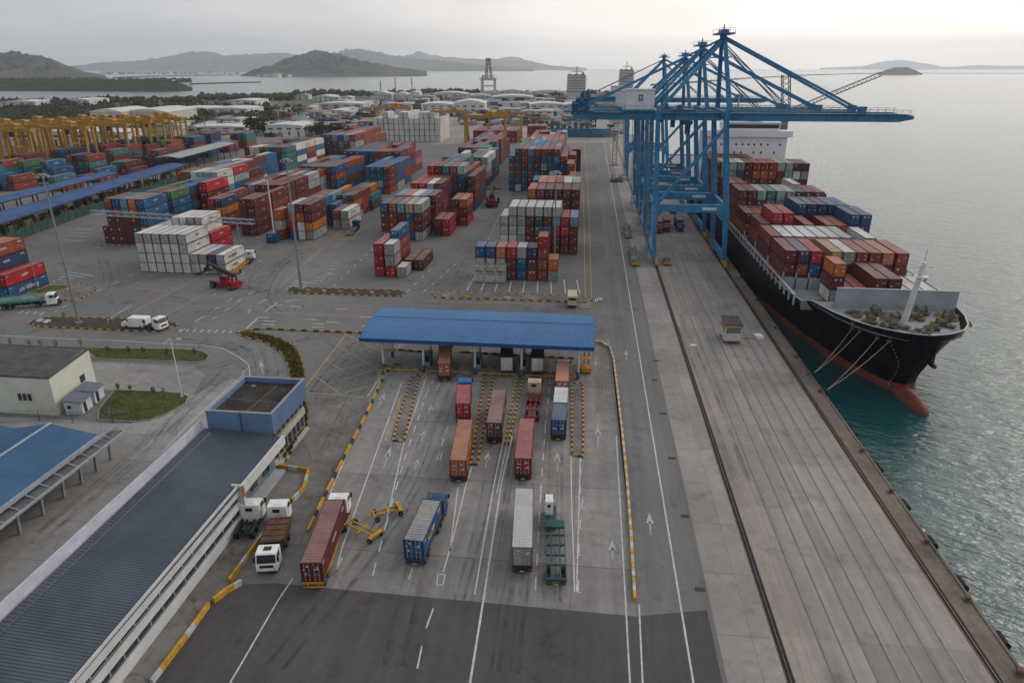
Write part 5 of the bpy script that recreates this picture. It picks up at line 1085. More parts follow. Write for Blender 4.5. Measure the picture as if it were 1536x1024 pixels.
# arrows
mb=MB()
def arrow(a,b,w=.5):
    a=U(*a);b=U(*b);d=(b-a);L=d.length;d/=L;n=Vector((-d.y,d.x,0)); z=Vector((0,0,ZM)); strip(mb,a,a+d*L*.6,w*.36); c=a+d*L*.5; mb.add([c-n*w+z,b+z,c+n*w+z],[(0,1,2)])
for a,b in (((632,662),(637,645)),((643,622),(648,606)),((728,702),(733,676)),((836,708),(836,676)),((656,585),(659,574)),((897,670),(897,634)),((893,557),(893,537)),((976,802),(974,768)),((918.5,840),(918.5,809)),((939,539),(939,525)),((575,702),(587,668)),((622,704),(627,688)),((567,612),(578,588)),((770,600),(775,585)),((598,560),(601,552)),((395,560),(390,540)),((372,470),(376,463))): arrow(a,b)
o=mb.build('arrow_marking',LWORN); o['kind']='structure'
lines('lane_marking',LW,[[.12,(657,861),(668,861),(664,877),(655,877),(657,861)],[.12,(863,745),(868,745)],[.14,(874,748),(873,762),(878,762)],[.14,(871,778),(870,793),(873,793)],[.14,(869,815),(868,832),(872,832)],[.14,(868,870),(867,888),(871,888)],[.1,(516,498),(517,500)]],.12)
# tyre marks: worn curves left by turning lorries
tm=bpy.data.materials.new('tyre_mark'); tn,tl_=nodes(tm); tb=tn['Principled BSDF']; tb.inputs['Base Color'].default_value=(.035,.034,.034,1); tb.inputs['Roughness'].default_value=.9
tz=tn.new('ShaderNodeTexNoise'); tz.inputs['Scale'].default_value=.35; tz.inputs['Detail'].default_value=6; tcx=tn.new('ShaderNodeTexCoord'); tl_.new(tcx.outputs['Object'],tz.inputs['Vector'])
tr_=tn.new('ShaderNodeMapRange'); tr_.inputs[1].default_value=.35; tr_.inputs[2].default_value=.75; tr_.inputs[3].default_value=0; tr_.inputs[4].default_value=.27; tl_.new(tz.outputs[0],tr_.inputs[0]); tl_.new(tr_.outputs[0],tb.inputs['Alpha'])
mb=MB(); rr=random.Random(77); ZS=ZM
def curve(pts,w):
    P_=[U(*p) for p in pts]; q=[]
    for i in range(len(P_)-1):
        p0=P_[max(0,i-1)];p1=P_[i];p2=P_[i+1];p3=P_[min(len(P_)-1,i+2)]
        for k in range(10): t=k/10; q.append(.5*((2*p1)+(p2-p0)*t+(2*p0-5*p1+4*p2-p3)*t*t+(3*p1-p0-3*p2+p3)*t*t*t))
    q.append(P_[-1])
    for off in (-.95,.95):
        L=[]
        for i,p in enumerate(q):
            d=(q[min(i+1,len(q)-1)]-q[max(0,i-1)]).normalized(); n_=Vector((-d.y,d.x,0)); L.append((p+n_*(off-w/2),p+n_*(off+w/2)))
        for (a,b),(c,d) in zip(L,L[1:]): mb.add([(v.x,v.y,.0135) for v in(a,c,d,b)],[(0,1,2,3)])
for base in ([(300,470),(350,465),(372,440),(380,410),(420,385),(480,350)],[(250,445),(330,450),(390,420),(440,385),(520,340)],[(170,430),(260,410),(330,420),(400,440),(470,440)],[(420,470),(400,440),(420,400),(470,370)],[(160,390),(170,420),(140,450),(90,470)],[(640,430),(690,380),(740,330),(780,270)],[(660,440),(720,350),(770,290)],[(470,600),(500,560),(540,520),(600,470),(700,465)],[(480,680),(520,600),(560,540)],[(260,560),(330,545),(360,530),(330,515),(250,508)],[(230,660),(300,580),(370,590),(400,560),(390,520)],[(60,800),(200,680),(330,560)],[(905,620),(895,520),(880,480),(820,470),(700,470)],[(960,470),(930,450),(860,466)],[(570,800),(620,720),(660,620),(690,540)],[(760,900),(775,780),(790,640),(800,560)],[(700,900),(730,780),(755,650)],[(830,900),(835,760),(838,620)],[(420,1000),(560,830),(610,760)],[(1010,470),(1050,560),(1110,720)],[(600,1000),(620,900),(640,820)],[(760,1010),(770,930),(780,860)]):
    for k in range(3): dx=rr.uniform(-9,9); curve([(x+dx*(1+.3*rr.random()),y+rr.uniform(-3,3)) for x,y in base],rr.uniform(.25,.5))
o=mb.build('tyre_mark',tm); o['kind']='structure'
# drain covers and small quay fittings
for i,(x,y) in enumerate(((986,541),(983,570),(996,620),(1010,687),(1030,774),(1053,884))):
    a=U(x,y); mb=MB(a); mb.box(a.x-.35,a.x+.35,a.y-.3,a.y+.3,.010,.05); mb.box(a.x-.75,a.x-.38,a.y-.3,a.y+.3,.010,.04); o=mb.build('drain_cover',DARK); tag(o,'small black drain cover on the pale strip left of the crane rail','drain','drain covers along the quay strip')
# ---------------- kerbs and barriers ----------------
def kerb(label,pts,h=.28,w=.32,seg=1.1,ms=(KYEL,KBLK),kind=True,name='kerb',z0=0,px=True,closed=False):
    P_=[U(*p) if px else Vector((p[0],p[1],0)) for p in pts]
    if closed: P_.append(P_[0])
    mb=MB(P_[0]); k=0
    for a,b in zip(P_,P_[1:]):
        L=(b-a).length; n=max(1,round(L/seg)); ang=(b-a)/n
        for i in range(n):
            p=a+ang*i; q=a+ang*(i+1); q=p+(q-p)*.985; mb.bar(p+Vector((0,0,h/2+z0)),q+Vector((0,0,h/2+z0)),w,h,mi=k%len(ms)); k+=1
    o=mb.build(name,list(ms))
    if kind: o['kind']='structure'
    else: tag(o,label,'barrier')
    return o
kerb('yellow and white concrete barrier along the right of the toll lanes',[(952,902),(946,800),(940,720),(932,640),(925,580),(920,540),(915,524),(905,517),(892,514),(870,512)],h=.6,w=.34,seg=1.15,ms=(KYEL,KWHT),kind=False,name='lane_barrier')
kerb('yellow and black barrier along the left of the toll lanes',[(462,798),(481,758),(500,720),(522,676),(545,632),(562,596),(576,566)],h=.45,w=.34,seg=1.5,ms=(KYEL,KYEL,KBLK),kind=False,name='lane_barrier')
kerb('yellow and white low wall round the office forecourt',[(419,702),(463,708),(456,735),(425,768),(395,805),(345,874)],h=.7,w=.3,seg=1.5,ms=(KYEL,KWHT,KYEL),kind=False,name='low_wall')
kerb('short yellow and white barrier slewed across the forecourt gap',[(321,904),(340,889),(363,876)],h=.7,w=.34,seg=1.2,ms=(KYEL,KYEL,KWHT),kind=False,name='low_wall')
kerb('yellow and white barrier from the forecourt gap to the bottom edge',[(314,909),(280,957),(228,1026)],h=.62,w=.32,seg=1.4,ms=(KYEL,KYEL,KWHT,KYEL),kind=False,name='low_wall')
for pts in ([(630,562),(606,662),(590,661),(597,630),(618,566)],[(741,560),(716,697),(706,697),(722,600),(728,560)],[(705,560),(690,640),(700,640)],[(785,566),(762,668),(757,668),(776,566)],[(858,576),(858,682),(874,686),(875,640),(874,575)],[(601,545),(572,562),(578,550)]):
    kerb('',pts,h=.22,w=.34,seg=.8,closed=True)
    q=[U(*p) for p in pts]; o=sheet('traffic_island',q,G_BLOT,.14)
kerb('',[(370,495),(400,494),(470,497),(546,500)],seg=1.3,h=.35); kerb('',[(560,503),(700,512),(880,517)],seg=1.3,h=.35)
kerb('',[(578,524),(640,528)],seg=1,h=.3); kerb('',[(690,528),(860,538)],seg=1,h=.3); kerb('',[(565,548),(640,556),(700,560)],seg=1,h=.15,w=.2); kerb('',[(700,548),(790,556),(860,562)],seg=1,h=.15,w=.2)
SOIL=mat('planter_soil',(.065,.055,.038),.95,var=.5,scale=.8,fine=5); GRASS=mat('grass',(.078,.088,.026),.95,var=.45,scale=.35,fine=4,rust=.35,rustcol=(.12,.095,.035))
def island(pts,m,kerbm=(KYEL,KBLK),h=.2,seg=1.1,name='traffic_island',z=.15):
    kerb('',pts,h=h,w=.3,seg=seg,ms=kerbm,closed=True); sheet(name,[U(*p) for p in pts],m,z)
island([(430,436),(437,431),(455,432),(600,436),(608,440),(600,445),(540,443),(440,440)],SOIL)
island([(648,441),(655,437),(760,440),(884,446),(888,450),(880,454),(760,450),(655,447)],G_BLOT)
island([(41,484),(70,476),(180,478),(262,484),(266,488),(235,498),(140,494),(60,490)],SOIL)
island([(80,447),(100,436),(120,426),(141,429),(147,434),(125,447),(105,452)],G_BLOT)
island([(40,440),(75,428),(106,429),(98,434),(60,441)],GRASS,(CONC,KYEL))
island([(140,364),(150,361),(207,362),(207,368),(150,369)],G_BLOT)
island([(386,371),(398,362),(470,362),(520,350),(540,340),(545,343),(500,372),(400,375)],G_ASPH,(KYEL,CONC),h=.1,z=.05)
# curved hedge island beside the office
def tufts(name,polyw,n,hh,m,seed,wdt=.05,z0=.15):
    rnd=random.Random(seed); xs=[p.x for p in polyw]; ys_=[p.y for p in polyw]; mb=MB(); k=0; g=0
    def inside(x,y):
        c=False; j=len(polyw)-1
        for i in range(len(polyw)):
            a=polyw[i];b=polyw[j]
            if (a.y>y)!=(b.y>y) and x<(b.x-a.x)*(y-a.y)/(b.y-a.y)+a.x: c=not c
            j=i
        return c
    while k<n and g<n*30:
        g+=1; x=rnd.uniform(min(xs),max(xs));y=rnd.uniform(min(ys_),max(ys_))
        if not inside(x,y): continue
        k+=1; h=hh*rnd.uniform(.4,1.2); a=rnd.uniform(0,PI); dx=math.cos(a)*wdt*2.2;dy=math.sin(a)*wdt*2.2; lx_=rnd.uniform(-h,h)*.4; ly_=rnd.uniform(-h,h)*.4
        mb.add([(x-dx,y-dy,z0),(x+dx,y+dy,z0),(x+lx_,y+ly_,z0+h)],[(0,1,2)])
    o=mb.build(name,m); tag(o,kind='stuff'); return o
hp=[(354,500),(372,507),(400,514),(425,532),(434,552),(437,575),(440,590),(452,575),(457,560),(453,545),(448,530),(440,520),(420,508),(395,502),(370,498)]
island(hp,GRASS,(CONC,KYEL,KBLK)); hw=[U(*p) for p in hp]
HEDGE=mat('hedge_olive',(.19,.145,.03),.9,var=.6,scale=.8); HEDG2=mat('hedge_green',(.065,.08,.022),.9,var=.6,scale=.8)
tufts('hedge_plants',hw,1300,.55,HEDGE,4,.06); tufts('hedge_plants',hw,1300,.4,HEDG2,5,.06)
hp2=[(455,600),(461,618),(460,640),(450,655),(430,690),(426,690),(440,660),(452,630)]; island(hp2,SOIL,(KYEL,KBLK)); tufts('hedge_plants',[U(*p) for p in hp2],500,.8,HEDG2,6,.1)
# lawns
for i,lp in enumerate(([(128,523),(140,522),(220,523),(290,525),(306,528),(314,534),(310,540),(296,544),(220,541),(142,538)],[(147,630),(148,615),(160,600),(173,585),(230,587),(273,590),(283,596),(278,606),(250,621),(225,630),(200,633)],[(-40,519),(20,519),(88,522),(96,526),(80,530),(-40,533)])):
    kerb('',lp,h=.16,w=.25,seg=2,ms=(CONC,),closed=True); q=[U(*p) for p in lp]; o=sheet('lawn_bed',q,GRASS,.13); tufts('grass',q,4200,.11,mat('grass_blade',(.085,.10,.028),.95,var=.5,scale=.4),10+i,.03,.13)
# saplings
LEAF=[mat('leaf_yellow',(.30,.19,.03),.8,var=.5,scale=2),mat('leaf_green',(.07,.10,.03),.8,var=.5,scale=2)]; BARK=mat('bark',(.10,.075,.05),.9,var=.3)
def sapling(label,p,h,k,group='saplings on the lawns'):
    a=U(*p); rnd=random.Random(int(p[0]*3+p[1])); t=thing('sapling',label,'sapling',(a.x,a.y,.1),0,group)
    mb=MB(); mb.tube((0,0,0),(.05,0,h*.8),.06,6,r2=.025); [mb.tube((.02,0,h*f),(rnd.uniform(-.4,.4),rnd.uniform(-.4,.4),h*(f+.25)),.025,5,r2=.01) for f in(.4,.5,.6)]; mb.build('trunk',BARK,t)
    mb=MB()
    for i in range(110):
        f=rnd.uniform(.35,1.05); r=.42*h*.5*math.sin(PI*min(1,max(.05,(f-.25)/.9)))*rnd.random()**.5+.08; an=rnd.uniform(0,2*PI); c=Vector((r*math.cos(an),r*math.sin(an),h*f)); d=Vector((rnd.uniform(-1,1),rnd.uniform(-1,1),rnd.uniform(-.4,1))).normalized()*.16; e=d.orthogonal().normalized()*.08; mb.add([c-e,c+e,c+d+e*.2,c+d-e*.2],[(0,1,2,3)])
    mb.build('crown',LEAF[k],t)
for p,h,k,lab in (((122,520),1.8,0,'yellow sapling at the pointed left end of the long lawn strip'),((163,531),1.6,1,'second sapling along the long lawn strip, dark green'),((194,531),1.5,1,'third sapling along the long lawn strip'),((216,532),1.6,1,'fourth sapling along the long lawn strip'),((251,534),1.5,1,'fifth sapling along the long lawn strip, thin'),((293,534),1.6,1,'sapling at the rounded right end of the long lawn strip'),((17,520),1.7,0,'yellow sapling at the left edge above the cream building'),((45,521),1.6,0,'yellow sapling above the cream roof, first of two'),((62,522),1.6,0,'yellow sapling above the cream roof, second of two'),((85,523),1.8,0,'rightmost yellow sapling above the cream roof'),((178,586),1.2,1,'low bush at the top corner of the round lawn'),((196,587),1.1,0,'yellow bush along the top of the round lawn'),((231,592),1.4,1,'green sapling on the top right of the round lawn'),((246,594),1.5,0,'yellow sapling nearest the white lamp post'),((97,478),1.5,0,'yellow-green shrub on the long traffic island'),((165,484),1.2,0,'yellow shrub beside the grey barrier on the traffic island')): sapling(lab,p,h,k)
# stones and pads on the traffic islands
a=U(66,483); t=thing('stone_heap','heap of pale stones at the left tip of the long traffic island','stones',a); mb=MB(); rr=random.Random(1); [mb.ball((rr.uniform(-1.8,1.8),rr.uniform(-.8,.8),.25),rr.uniform(.2,.5),n=6,m=4,sc=(1.3,1,.6)) for _ in range(16)]; mb.build('stones',mat('pale_stone',(.42,.42,.44),.9,var=.3,scale=1),t)
def jersey(label,a,b):
    a=U(*a);b=U(*b); t=thing('steel_barrier',label,'barrier',a); mb=MB(a); mb.bar(a+Vector((0,0,1)),b+Vector((0,0,1)),.15,.3); n=7
    for k in range(n): c=a.lerp(b,k/(n-1)); mb.bar(c,c+Vector((0,0,1.2)),.14)
    for k in range(n-1): mb.bar(a.lerp(b,k/(n-1)),a.lerp(b,(k+1)/(n-1))+Vector((0,0,1)),.08)
    mb.build('frame',STEEL,t)
jersey('grey steel barrier frame slanting across the long traffic island',(162,486),(198,464))
fence('thin yellow-grey wire fence along the hedge curve',[(418,512),(438,520),(449,538)],h=1.6,m=mat('fence_yellow',(.30,.22,.06),.7,var=.3))
# concrete blocks on the island in front of the yard
for i in range(7):
    a=U(668+i*31,446+i*1.0); mb=MB(a); mb.box(a.x-.9,a.x+.9,a.y-.25,a.y+.25,.15,.62); mb.box(a.x-.86,a.x+.86,a.y-.21,a.y+.21,.62,.67); o=mb.build('concrete_block',(KWHT,KYEL,CONC)[i%3]); tag(o,f'{NTH[i]} block from left on the kerbed island behind the canopy','concrete block','blocks on the island behind the canopy')
for i in range(6):
    a=U(462+i*24,437.5+i*.8); mb=MB(a); mb.box(a.x-.5,a.x+.5,a.y-.25,a.y+.25,.15,.6); mb.box(a.x-.46,a.x+.46,a.y-.2,a.y+.2,.6,.66); o=mb.build('concrete_block',(KYEL,KWHT,CONC)[i%3]); tag(o,f'{NTH[i]} block right of the tall mast on its island','concrete block','blocks on the tall mast island')
# ---------------- lamp posts ----------------
POLE=mat('mast_grey',(.22,.245,.27),.5,.3,var=.12,scale=.3)
def highmast(label,p,h,r=.36):
    a=U(*p); t=thing('light_mast',label,'light mast',a,0,'tall yard light masts')
    mb=MB(); mb.tube((0,0,0),(0,0,h),r,12,r2=r*.45); mb.tube((0,0,0),(0,0,.4),r*2.2,12); mb.build('pole',POLE,t)
    mb=MB(); mb.tube((0,0,h-.4),(0,0,h),.9,12); [mb.tube((1.25*math.cos(i*PI/6),1.25*math.sin(i*PI/6),h-.3),(1.25*math.cos((i+1)*PI/6),1.25*math.sin((i+1)*PI/6),h-.3),.07,6) for i in range(12)]; [mb.bar((0,0,h-.3),(1.25*math.cos(i*PI/3),1.25*math.sin(i*PI/3),h-.3),.08) for i in range(6)]; hd=mb.build('lamp_ring',POLE,t)
    for i in range(8): f=i*PI/4; mb=MB(); mb.bar((1.1*math.cos(f),1.1*math.sin(f),h-.5),(1.5*math.cos(f),1.5*math.sin(f),h-.7),.4,.22); mb.build('floodlight',STEEL,hd)
    mb=MB(); mb.box(-.2,.2,-.5,-.3,1.2,2.2); mb.build('control_box',YEL,t)
highmast('tall grey light mast in the middle of the yard, on the striped island',(452,434),34)
highmast('tall grey light mast at the left, on the long traffic island',(119,485),34)
highmast('tall grey light mast before the right-hand stacks',(831,412),29,.32)
def lamp(label,p,h,m,arm=1.6,r=.13,group='lamp posts',both=False):
    a=U(*p); t=thing('lamp_post',label,'lamp post',a,0,group); mb=MB(); mb.tube((0,0,0),(0,0,h),r,10,r2=r*.6); mb.tube((0,0,0),(0,0,.25),r*2,10); mb.build('pole',m,t)
    for s in((-1,1) if both else (1,)): mb=MB(); mb.tube((0,0,h*.93),(s*arm,0,h),.06,6); mb.build('arm',m,t); mb=MB(); mb.box(min(s*arm,s*(arm+.7)),max(s*arm,s*(arm+.7)),-.14,.14,h-.06,h+.08); mb.build('lamp_head',m,t)
lamp('white lamp post at the corner of the round lawn',(273,595),11.3,mat('lamp_white',(.55,.56,.58),.5,var=.1),1.2)
lamp('white post with red band standing before the orange and maroon stack',(413,363),21,mat('lamp_white',(0,0,0)),.8,.3,both=True)
lamp('thin grey lamp post on the grass by the left-edge stack',(57,434),12,POLE,1.8,both=True)
a=U(363,387); t=thing('sign_gantry','long grey lattice beam on one post before the left stacks','gantry',a); mb=MB(a); mb.tube(a,a+Vector((0,0,11.5)),.28,10,r2=.22); mb.build('post',POLE,t)
mb=MB(a); q=PL(142,317,a.y+2); lattice(mb,(a.x+5.5,a.y+.3,11.4),(q.x,a.y+.3,q.z),1.3,20,.16); mb.build('lattice_beam',mat('beam_pale',(.34,.37,.40),.5,.2,var=.2),t)
# ---------------- fenders, bollards ----------------
for i,y in enumerate((196,180,165,150,137,119.6,104,93.5,84,76,68.5,60,52)):
    t=thing('quay_fender','black rubber fender on the quay wall','fender',(44.5,y,-.6),0,'rubber fenders along the quay wall'); mb=MB(); mb.tube((.55,-.9,-.05),(.55,.9,-.05),.5,12); mb.box(0,.2,-1.2,1.2,-1.0,.62); mb.build('rubber',BLACK,t); [inst(('chain',e),'chain',lambda mb:mb.bar((.05,e*.7,.7),(.8,e*.5,-.1),.06),[mat('rust_chain',(.10,.05,.035),.9,var=.3)],t) for e in(-1,1)]
for i,y in enumerate((260,225,191,171,151,134,U(1221,562).y,U(1240,588).y,97,86,75,65,55)):
    t=thing('bollard','rusty mushroom bollard on the quay edge' if not 105<y<120 else ('rusty bollard holding the upper pair of mooring lines' if y>115 else 'rusty bollard holding the lower pair of mooring lines'),'bollard',(43.9,y,0),0,'bollards on the quay edge' if not 105<y<120 else None); mb=MB(); mb.tube((0,0,0),(0,0,.42),.26,10,r2=.2); mb.tube((0,0,.4),(0,0,.58),.36,10,r2=.3); mb.box(-.45,.45,-.45,.45,0,.05); mb.build('post',mat('bollard_rust',(.13,.075,.055),.85,var=.4,scale=3,rust=.3),t)
mb=MB(); mb.box(44.2,44.5,-40,640,0,.14); o=mb.build('quay_coping',G_EDGE); o['kind']='structure'
# ---------------- far warehouses, trees and harbour ----------------
WH=[mat('warehouse_cream',(.50,.46,.40),.8,var=.12,scale=.05),mat('warehouse_grey',(.40,.40,.41),.8,var=.15,scale=.05),mat('warehouse_white',(.56,.55,.54),.8,var=.12,scale=.05)]
RW=mat('warehouse_roof_pale',(.56,.55,.53),.7,.1,var=.15,scale=.04); RWR=mat('warehouse_roof_rust',(.22,.17,.14),.8,0,var=.3,scale=.05); RW2=mat('warehouse_roof_grey',(.36,.36,.37),.7,.1,var=.2,scale=.04); WIN2=mat('far_window',(.06,.07,.08),.4,var=.3)
def ware(label,x0,x1,yb,h,dep,k=0,rise=2.5,roof=None,group='far warehouses',cat='warehouse',doors=4):
    a=U(x0,yb);b=U(x1,yb); d=(b-a);W=d.length;d/=W; t=thing('warehouse',label,cat,a,math.atan2(d.y,d.x),group)
    mb=MB(); mb.box(0,W,0,dep,0,h); wl=mb.build('wall',WH[k],t)
    mb=MB(); n=8; pts=[(-.6+(W+1.2)*i/n,h+rise*math.sin(PI*i/n)) for i in range(n+1)]; mb.yprism(pts+[(W+.6,h-.3),(-.6,h-.3)],-.6,dep+.6); mb.build('roof',roof or RW,t)
    for i in range(doors):
        mb=MB(); mb.box(W*(i+.25)/doors,W*(i+.75)/doors,-.08,-.0,h*.62,h*.78); mb.build('window',WIN2,wl)
        mb=MB(); mb.box(W*(i+.4)/doors,W*(i+.62)/doors,-.1,0,0,h*.45); mb.build('door',WIN2,wl)
for a in (('large cream hall with curved roof behind the yellow gantries, left half',139,186,190,14,60,0,3),('large cream hall behind the yellow gantries, right half with two doors',186,254,188,13,70,0,3),('low cream hall left of the large cream hall',60,134,197,7,40,0,2),('pale low hall at the left edge behind the gantries',-10,60,203,6,40,1,1.5),
 ('long white-roofed hall near the highway',310,372,172,7,60,2,1.5),('grey-roofed hall beside the cream hall',255,320,170,6,50,1,1.5),('white hall above the long white-roofed one',340,385,158,7,60,2,1.5),('white low shed among the far trees at left',95,135,158,8,60,2,1.5),('long white hall seen through the gantry legs',16,192,219,10,30,2,1),('pale low shed at the far left by the water',0,55,161,8,60,2,1.5),
 ('pale flat hall behind the teal-sided block',400,455,205,9,35,2,1.2),('pale hall left of the flat one, with cars',290,370,199,5,30,0,1),('grey hall by the highway bend',480,545,166,9,50,1,1.5),('white hall at the highway end',470,500,152,8,50,2,2),
 ('white round-roofed hall behind the tall white block',680,728,170,12,60,2,4),('pale wide hall left of the round-roofed one',632,680,166,8,60,2,2),('grey wide hall before the grey harbour tower',705,735,152,9,60,1,3),('pale hall right of the grey harbour tower',738,800,153,8,70,1,3),('white hall with twin domes at the shore',748,788,144,9,80,2,4),('pale domed hall at the shore, right one',795,850,144,8,80,2,4),('white low hall by the shipyard tower',795,845,167,9,50,2,2),('grey low hall right of the white one',845,880,168,9,50,1,2),
 ('white plant hall below the twin towers, left',562,580,151,13,40,2,3),('dark grey plant hall below the twin towers',576,588,152,12,40,1,2),('white plant hall below the twin towers, right',590,612,151,11,40,2,3),('white plant hall with silos',612,630,150,12,40,2,3),('small white hall on the shore',650,700,148,9,60,2,3)):
    ware(*a)
rs=random.Random(31)
for k in range(60):
    x=rs.uniform(440,900) if k<46 else rs.uniform(250,440); yb=rs.uniform(146,176) if k<46 else rs.uniform(182,200); wpx=rs.uniform(10,30); a=U(x,yb)
    ware('small pale shed in the far industrial district',x,x+wpx,yb,rs.uniform(3.5,6.5)*a.y/850,rs.uniform(18,45),rs.choice((0,1,1,2)),rs.uniform(.5,1.5),rs.choice((None,RW2,RW2,RWR)),'small sheds in the far industrial district','shed',2)
mb=MB()
for (x0,x1,y0,y1,n) in ((0,120,113.2,115.5,60),(150,360,109.5,111,90),(395,640,110.2,112.5,120),(380,436,113.2,115,25)):
    for _ in range(n):
        a=U(rs.uniform(x0,x1),rs.uniform(y0,y1),2); s=rs.uniform(6,16); mb.box(a.x-s,a.x+s,a.y-s,a.y+s,-3,rs.uniform(6,20),rs.randrange(3))
o=mb.build('far_town',[WH[0],WH[2],RWR]); tag(o,'pale scatter of far houses along the foot of the hills','town',kind='stuff')
# parked cars and clutter in the far lots: too many to count
rr=random.Random(21); mb=MB()
for (x0,x1,y0,y1,n) in ((285,560,186,206,420),(690,880,172,190,260),(400,560,166,182,120),(560,900,146,176,260),(860,930,190,206,70)):
    for _ in range(n):
        a=U(rr.uniform(x0,x1),rr.uniform(y0,y1)); s=a.y/600; L=rr.uniform(1.6,4.5)*s;w_=rr.uniform(.9,1.8)*s; h=rr.choice((1.4,1.6,2.6,3.4))*s; mb.box(a.x-L,a.x+L,a.y-w_,a.y+w_,.02,h,rr.choice((0,0,1,2,2,3,4,5,6)))
o=mb.build('parked_vehicles_and_goods',[mat('far_car_white',(.5,.5,.5),.5,var=.1),mat('far_car_red',(.22,.05,.04),.5,var=.1),DARK,mat('far_car_blue',(.05,.10,.2),.5,var=.1),mat('far_tan',(.28,.2,.12),.7,var=.2),mat('far_grey',(.2,.2,.21),.7,var=.2),mat('far_brown',(.12,.09,.06),.8,var=.2)]); tag(o,'rows of parked vehicles and goods in the far lots','vehicles',kind='stuff')
sheet('far_yard',[tuple(U(x,y))[:2] for x,y in ((262,207),(590,207),(590,192),(500,180),(420,182),(330,186),(262,193))],G_LOT,.012)
sheet('far_yard',[tuple(U(x,y))[:2] for x,y in ((440,181),(560,184),(600,168),(540,156),(430,160))],gmat('far_dry_ground',(.22,.18,.12),.4,.02,.2),.012)
sheet('far_yard',[tuple(U(x,y))[:2] for x,y in ((560,218),(935,214),(905,170),(830,160),(640,160),(560,186))],G_LOT,.016)
spit_r=sheet('highway',[tuple(U(x,y))[:2] for x,y in ((388,150),(394,148),(425,158),(468,178),(440,180),(415,165))],G_ROAD,.02)
# basin and slipway water beyond the quay end
# woods: scrub with uneven crowns
def wood(name,areas,n,hmin,hmax,m,seed,zb=0):
    rnd=random.Random(seed); mb=MB()
    for (x0,x1,y0,y1,k) in areas:
        for _ in range(int(n*k)):
            a=U(rnd.uniform(x0,x1),rnd.uniform(y0,y1)); h=rnd.uniform(hmin,hmax); r=h*rnd.uniform(.5,.9)
            for _c in range(4):
                cx=a.x+rnd.uniform(-r,r)*.7;cy=a.y+rnd.uniform(-r,r)*.7; cz=zb+h*rnd.uniform(.35,.75); q=r*rnd.uniform(.45,.75); vs=[]
                for (ux,uy,uz) in ((1,0,0),(0,1,0),(-1,0,0),(0,-1,0),(0,0,1),(0,0,-1)): e=q*rnd.uniform(.6,1.35); vs.append((cx+ux*e+rnd.uniform(-.3,.3)*q,cy+uy*e,cz+uz*e*.9))
                mb.add(vs,[(0,1,4),(1,2,4),(2,3,4),(3,0,4),(1,0,5),(2,1,5),(3,2,5),(0,3,5)],rnd.randrange(3))
    o=mb.build(name,m); tag(o,{3:'dark scrub woodland behind the yellow gantries',4:'line of trees along the far shore',7:'trees covering the low wooded island'}[seed],'trees',kind='stuff')
WD=[mat('wood_dark',(.022,.034,.014),.95,var=.4,scale=.05),mat('wood_mid',(.038,.048,.020),.95,var=.4,scale=.05),mat('wood_dry',(.070,.062,.034),.95,var=.4,scale=.05)]
wood('woodland',[(-40,140,166,194,1.0),(-40,400,157,172,1.3),(120,400,168,184,.6),(255,430,172,187,.35),(520,560,197,206,.10),(400,470,160,172,.12)],620,2.5,6.5,WD,3)
wood('woodland',[(-40,130,155,160,.25),(130,300,151,156,.25),(300,440,146,152,.35),(440,640,140,146,.4),(640,720,138,141,.15),(820,960,141,145,.2),(860,900,165,180,.12)],420,4,11,WD,4)
wood('woodland',[(-150,288,123,130,1)],900,5,11,WD,7,9)
def bigtree(label,p,h,seed):
    a=U(*p); rnd=random.Random(seed); t=thing('tree',label,'tree',a,0,'broad trees in the far lots'); mb=MB(); mb.tube((0,0,0),(0,0,h*.5),h*.05,7,r2=h*.03); [mb.tube((0,0,h*.35),(math.cos(i*2.1)*h*.25,math.sin(i*2.1)*h*.25,h*.7),h*.025,5,r2=h*.01) for i in range(4)]; mb.build('trunk',BARK,t)
    mb=MB()
    for i in range(260):
        d=Vector((rnd.gauss(0,1),rnd.gauss(0,1),rnd.gauss(0,.8))).normalized()*rnd.random()**.4; c=Vector((d.x*h*.55,d.y*h*.45,h*.62+d.z*h*.33)); e=Vector((rnd.gauss(0,1),rnd.gauss(0,1),rnd.gauss(0,1))).normalized()*h*.07; f=e.orthogonal().normalized()*h*.06; mb.add([c-e,c+f,c+e,c-f],[(0,1,2,3)],rnd.randrange(2))
    mb.build('crown',WD[:2],t)
for p,h,lab in (((383,203),17,'dark round tree by the pale flat hall'),((396,204),12,'smaller tree right of the dark round tree'),((465,205),10,'tree line left end behind the far row of stacks'),((480,204),11,'middle tree behind the far row of stacks'),((495,203),10,'right tree behind the far row of stacks'),((510,203),9,'last tree before the yellow gantry leg'),((210,167),14,'dark tree between the halves of the cream hall'),((893,192),14,'tree beyond the end of the quay'),((872,168),12,'tree beside the grey low hall')): bigtree(lab,p,h,int(p[0]))
# towers, plant stacks and ships far off
p=U(733,150); t=thing('harbour_tower','grey gantry tower with a narrow lattice head behind the warehouses','crane',p,0); k=p.y/1024*1.0
mb=MB(); s=k
for x in(-9,9):
    for y in(-8,8): mb.bar((x*s,y,0),(x*s,y,26*s),2.2*s,2.2)
for z in(10,18,26): mb.box(-10*s,10*s,-9,9,z*s,(z+1.6)*s)
mb.build('frame',WH[1],t)
mb=MB(); mb.box(-12*s,12*s,-10,10,27.6*s,29.5*s); [mb.box(x*s,(x+3)*s,-6,6,29.5*s,33*s) for x in(-9,-3,4)]; mb.build('deck',WH[1],t)
mb=MB(); lattice(mb,(-3*s,0,29*s),(-1.5*s,0,54*s),2.4*s,5,1.0*s); lattice(mb,(4*s,0,29*s),(1.8*s,0,54*s),2.4*s,5,1.0*s); mb.box(-3*s,3*s,-3,3,53*s,55*s); mb.build('head_frame',GLAT,t)
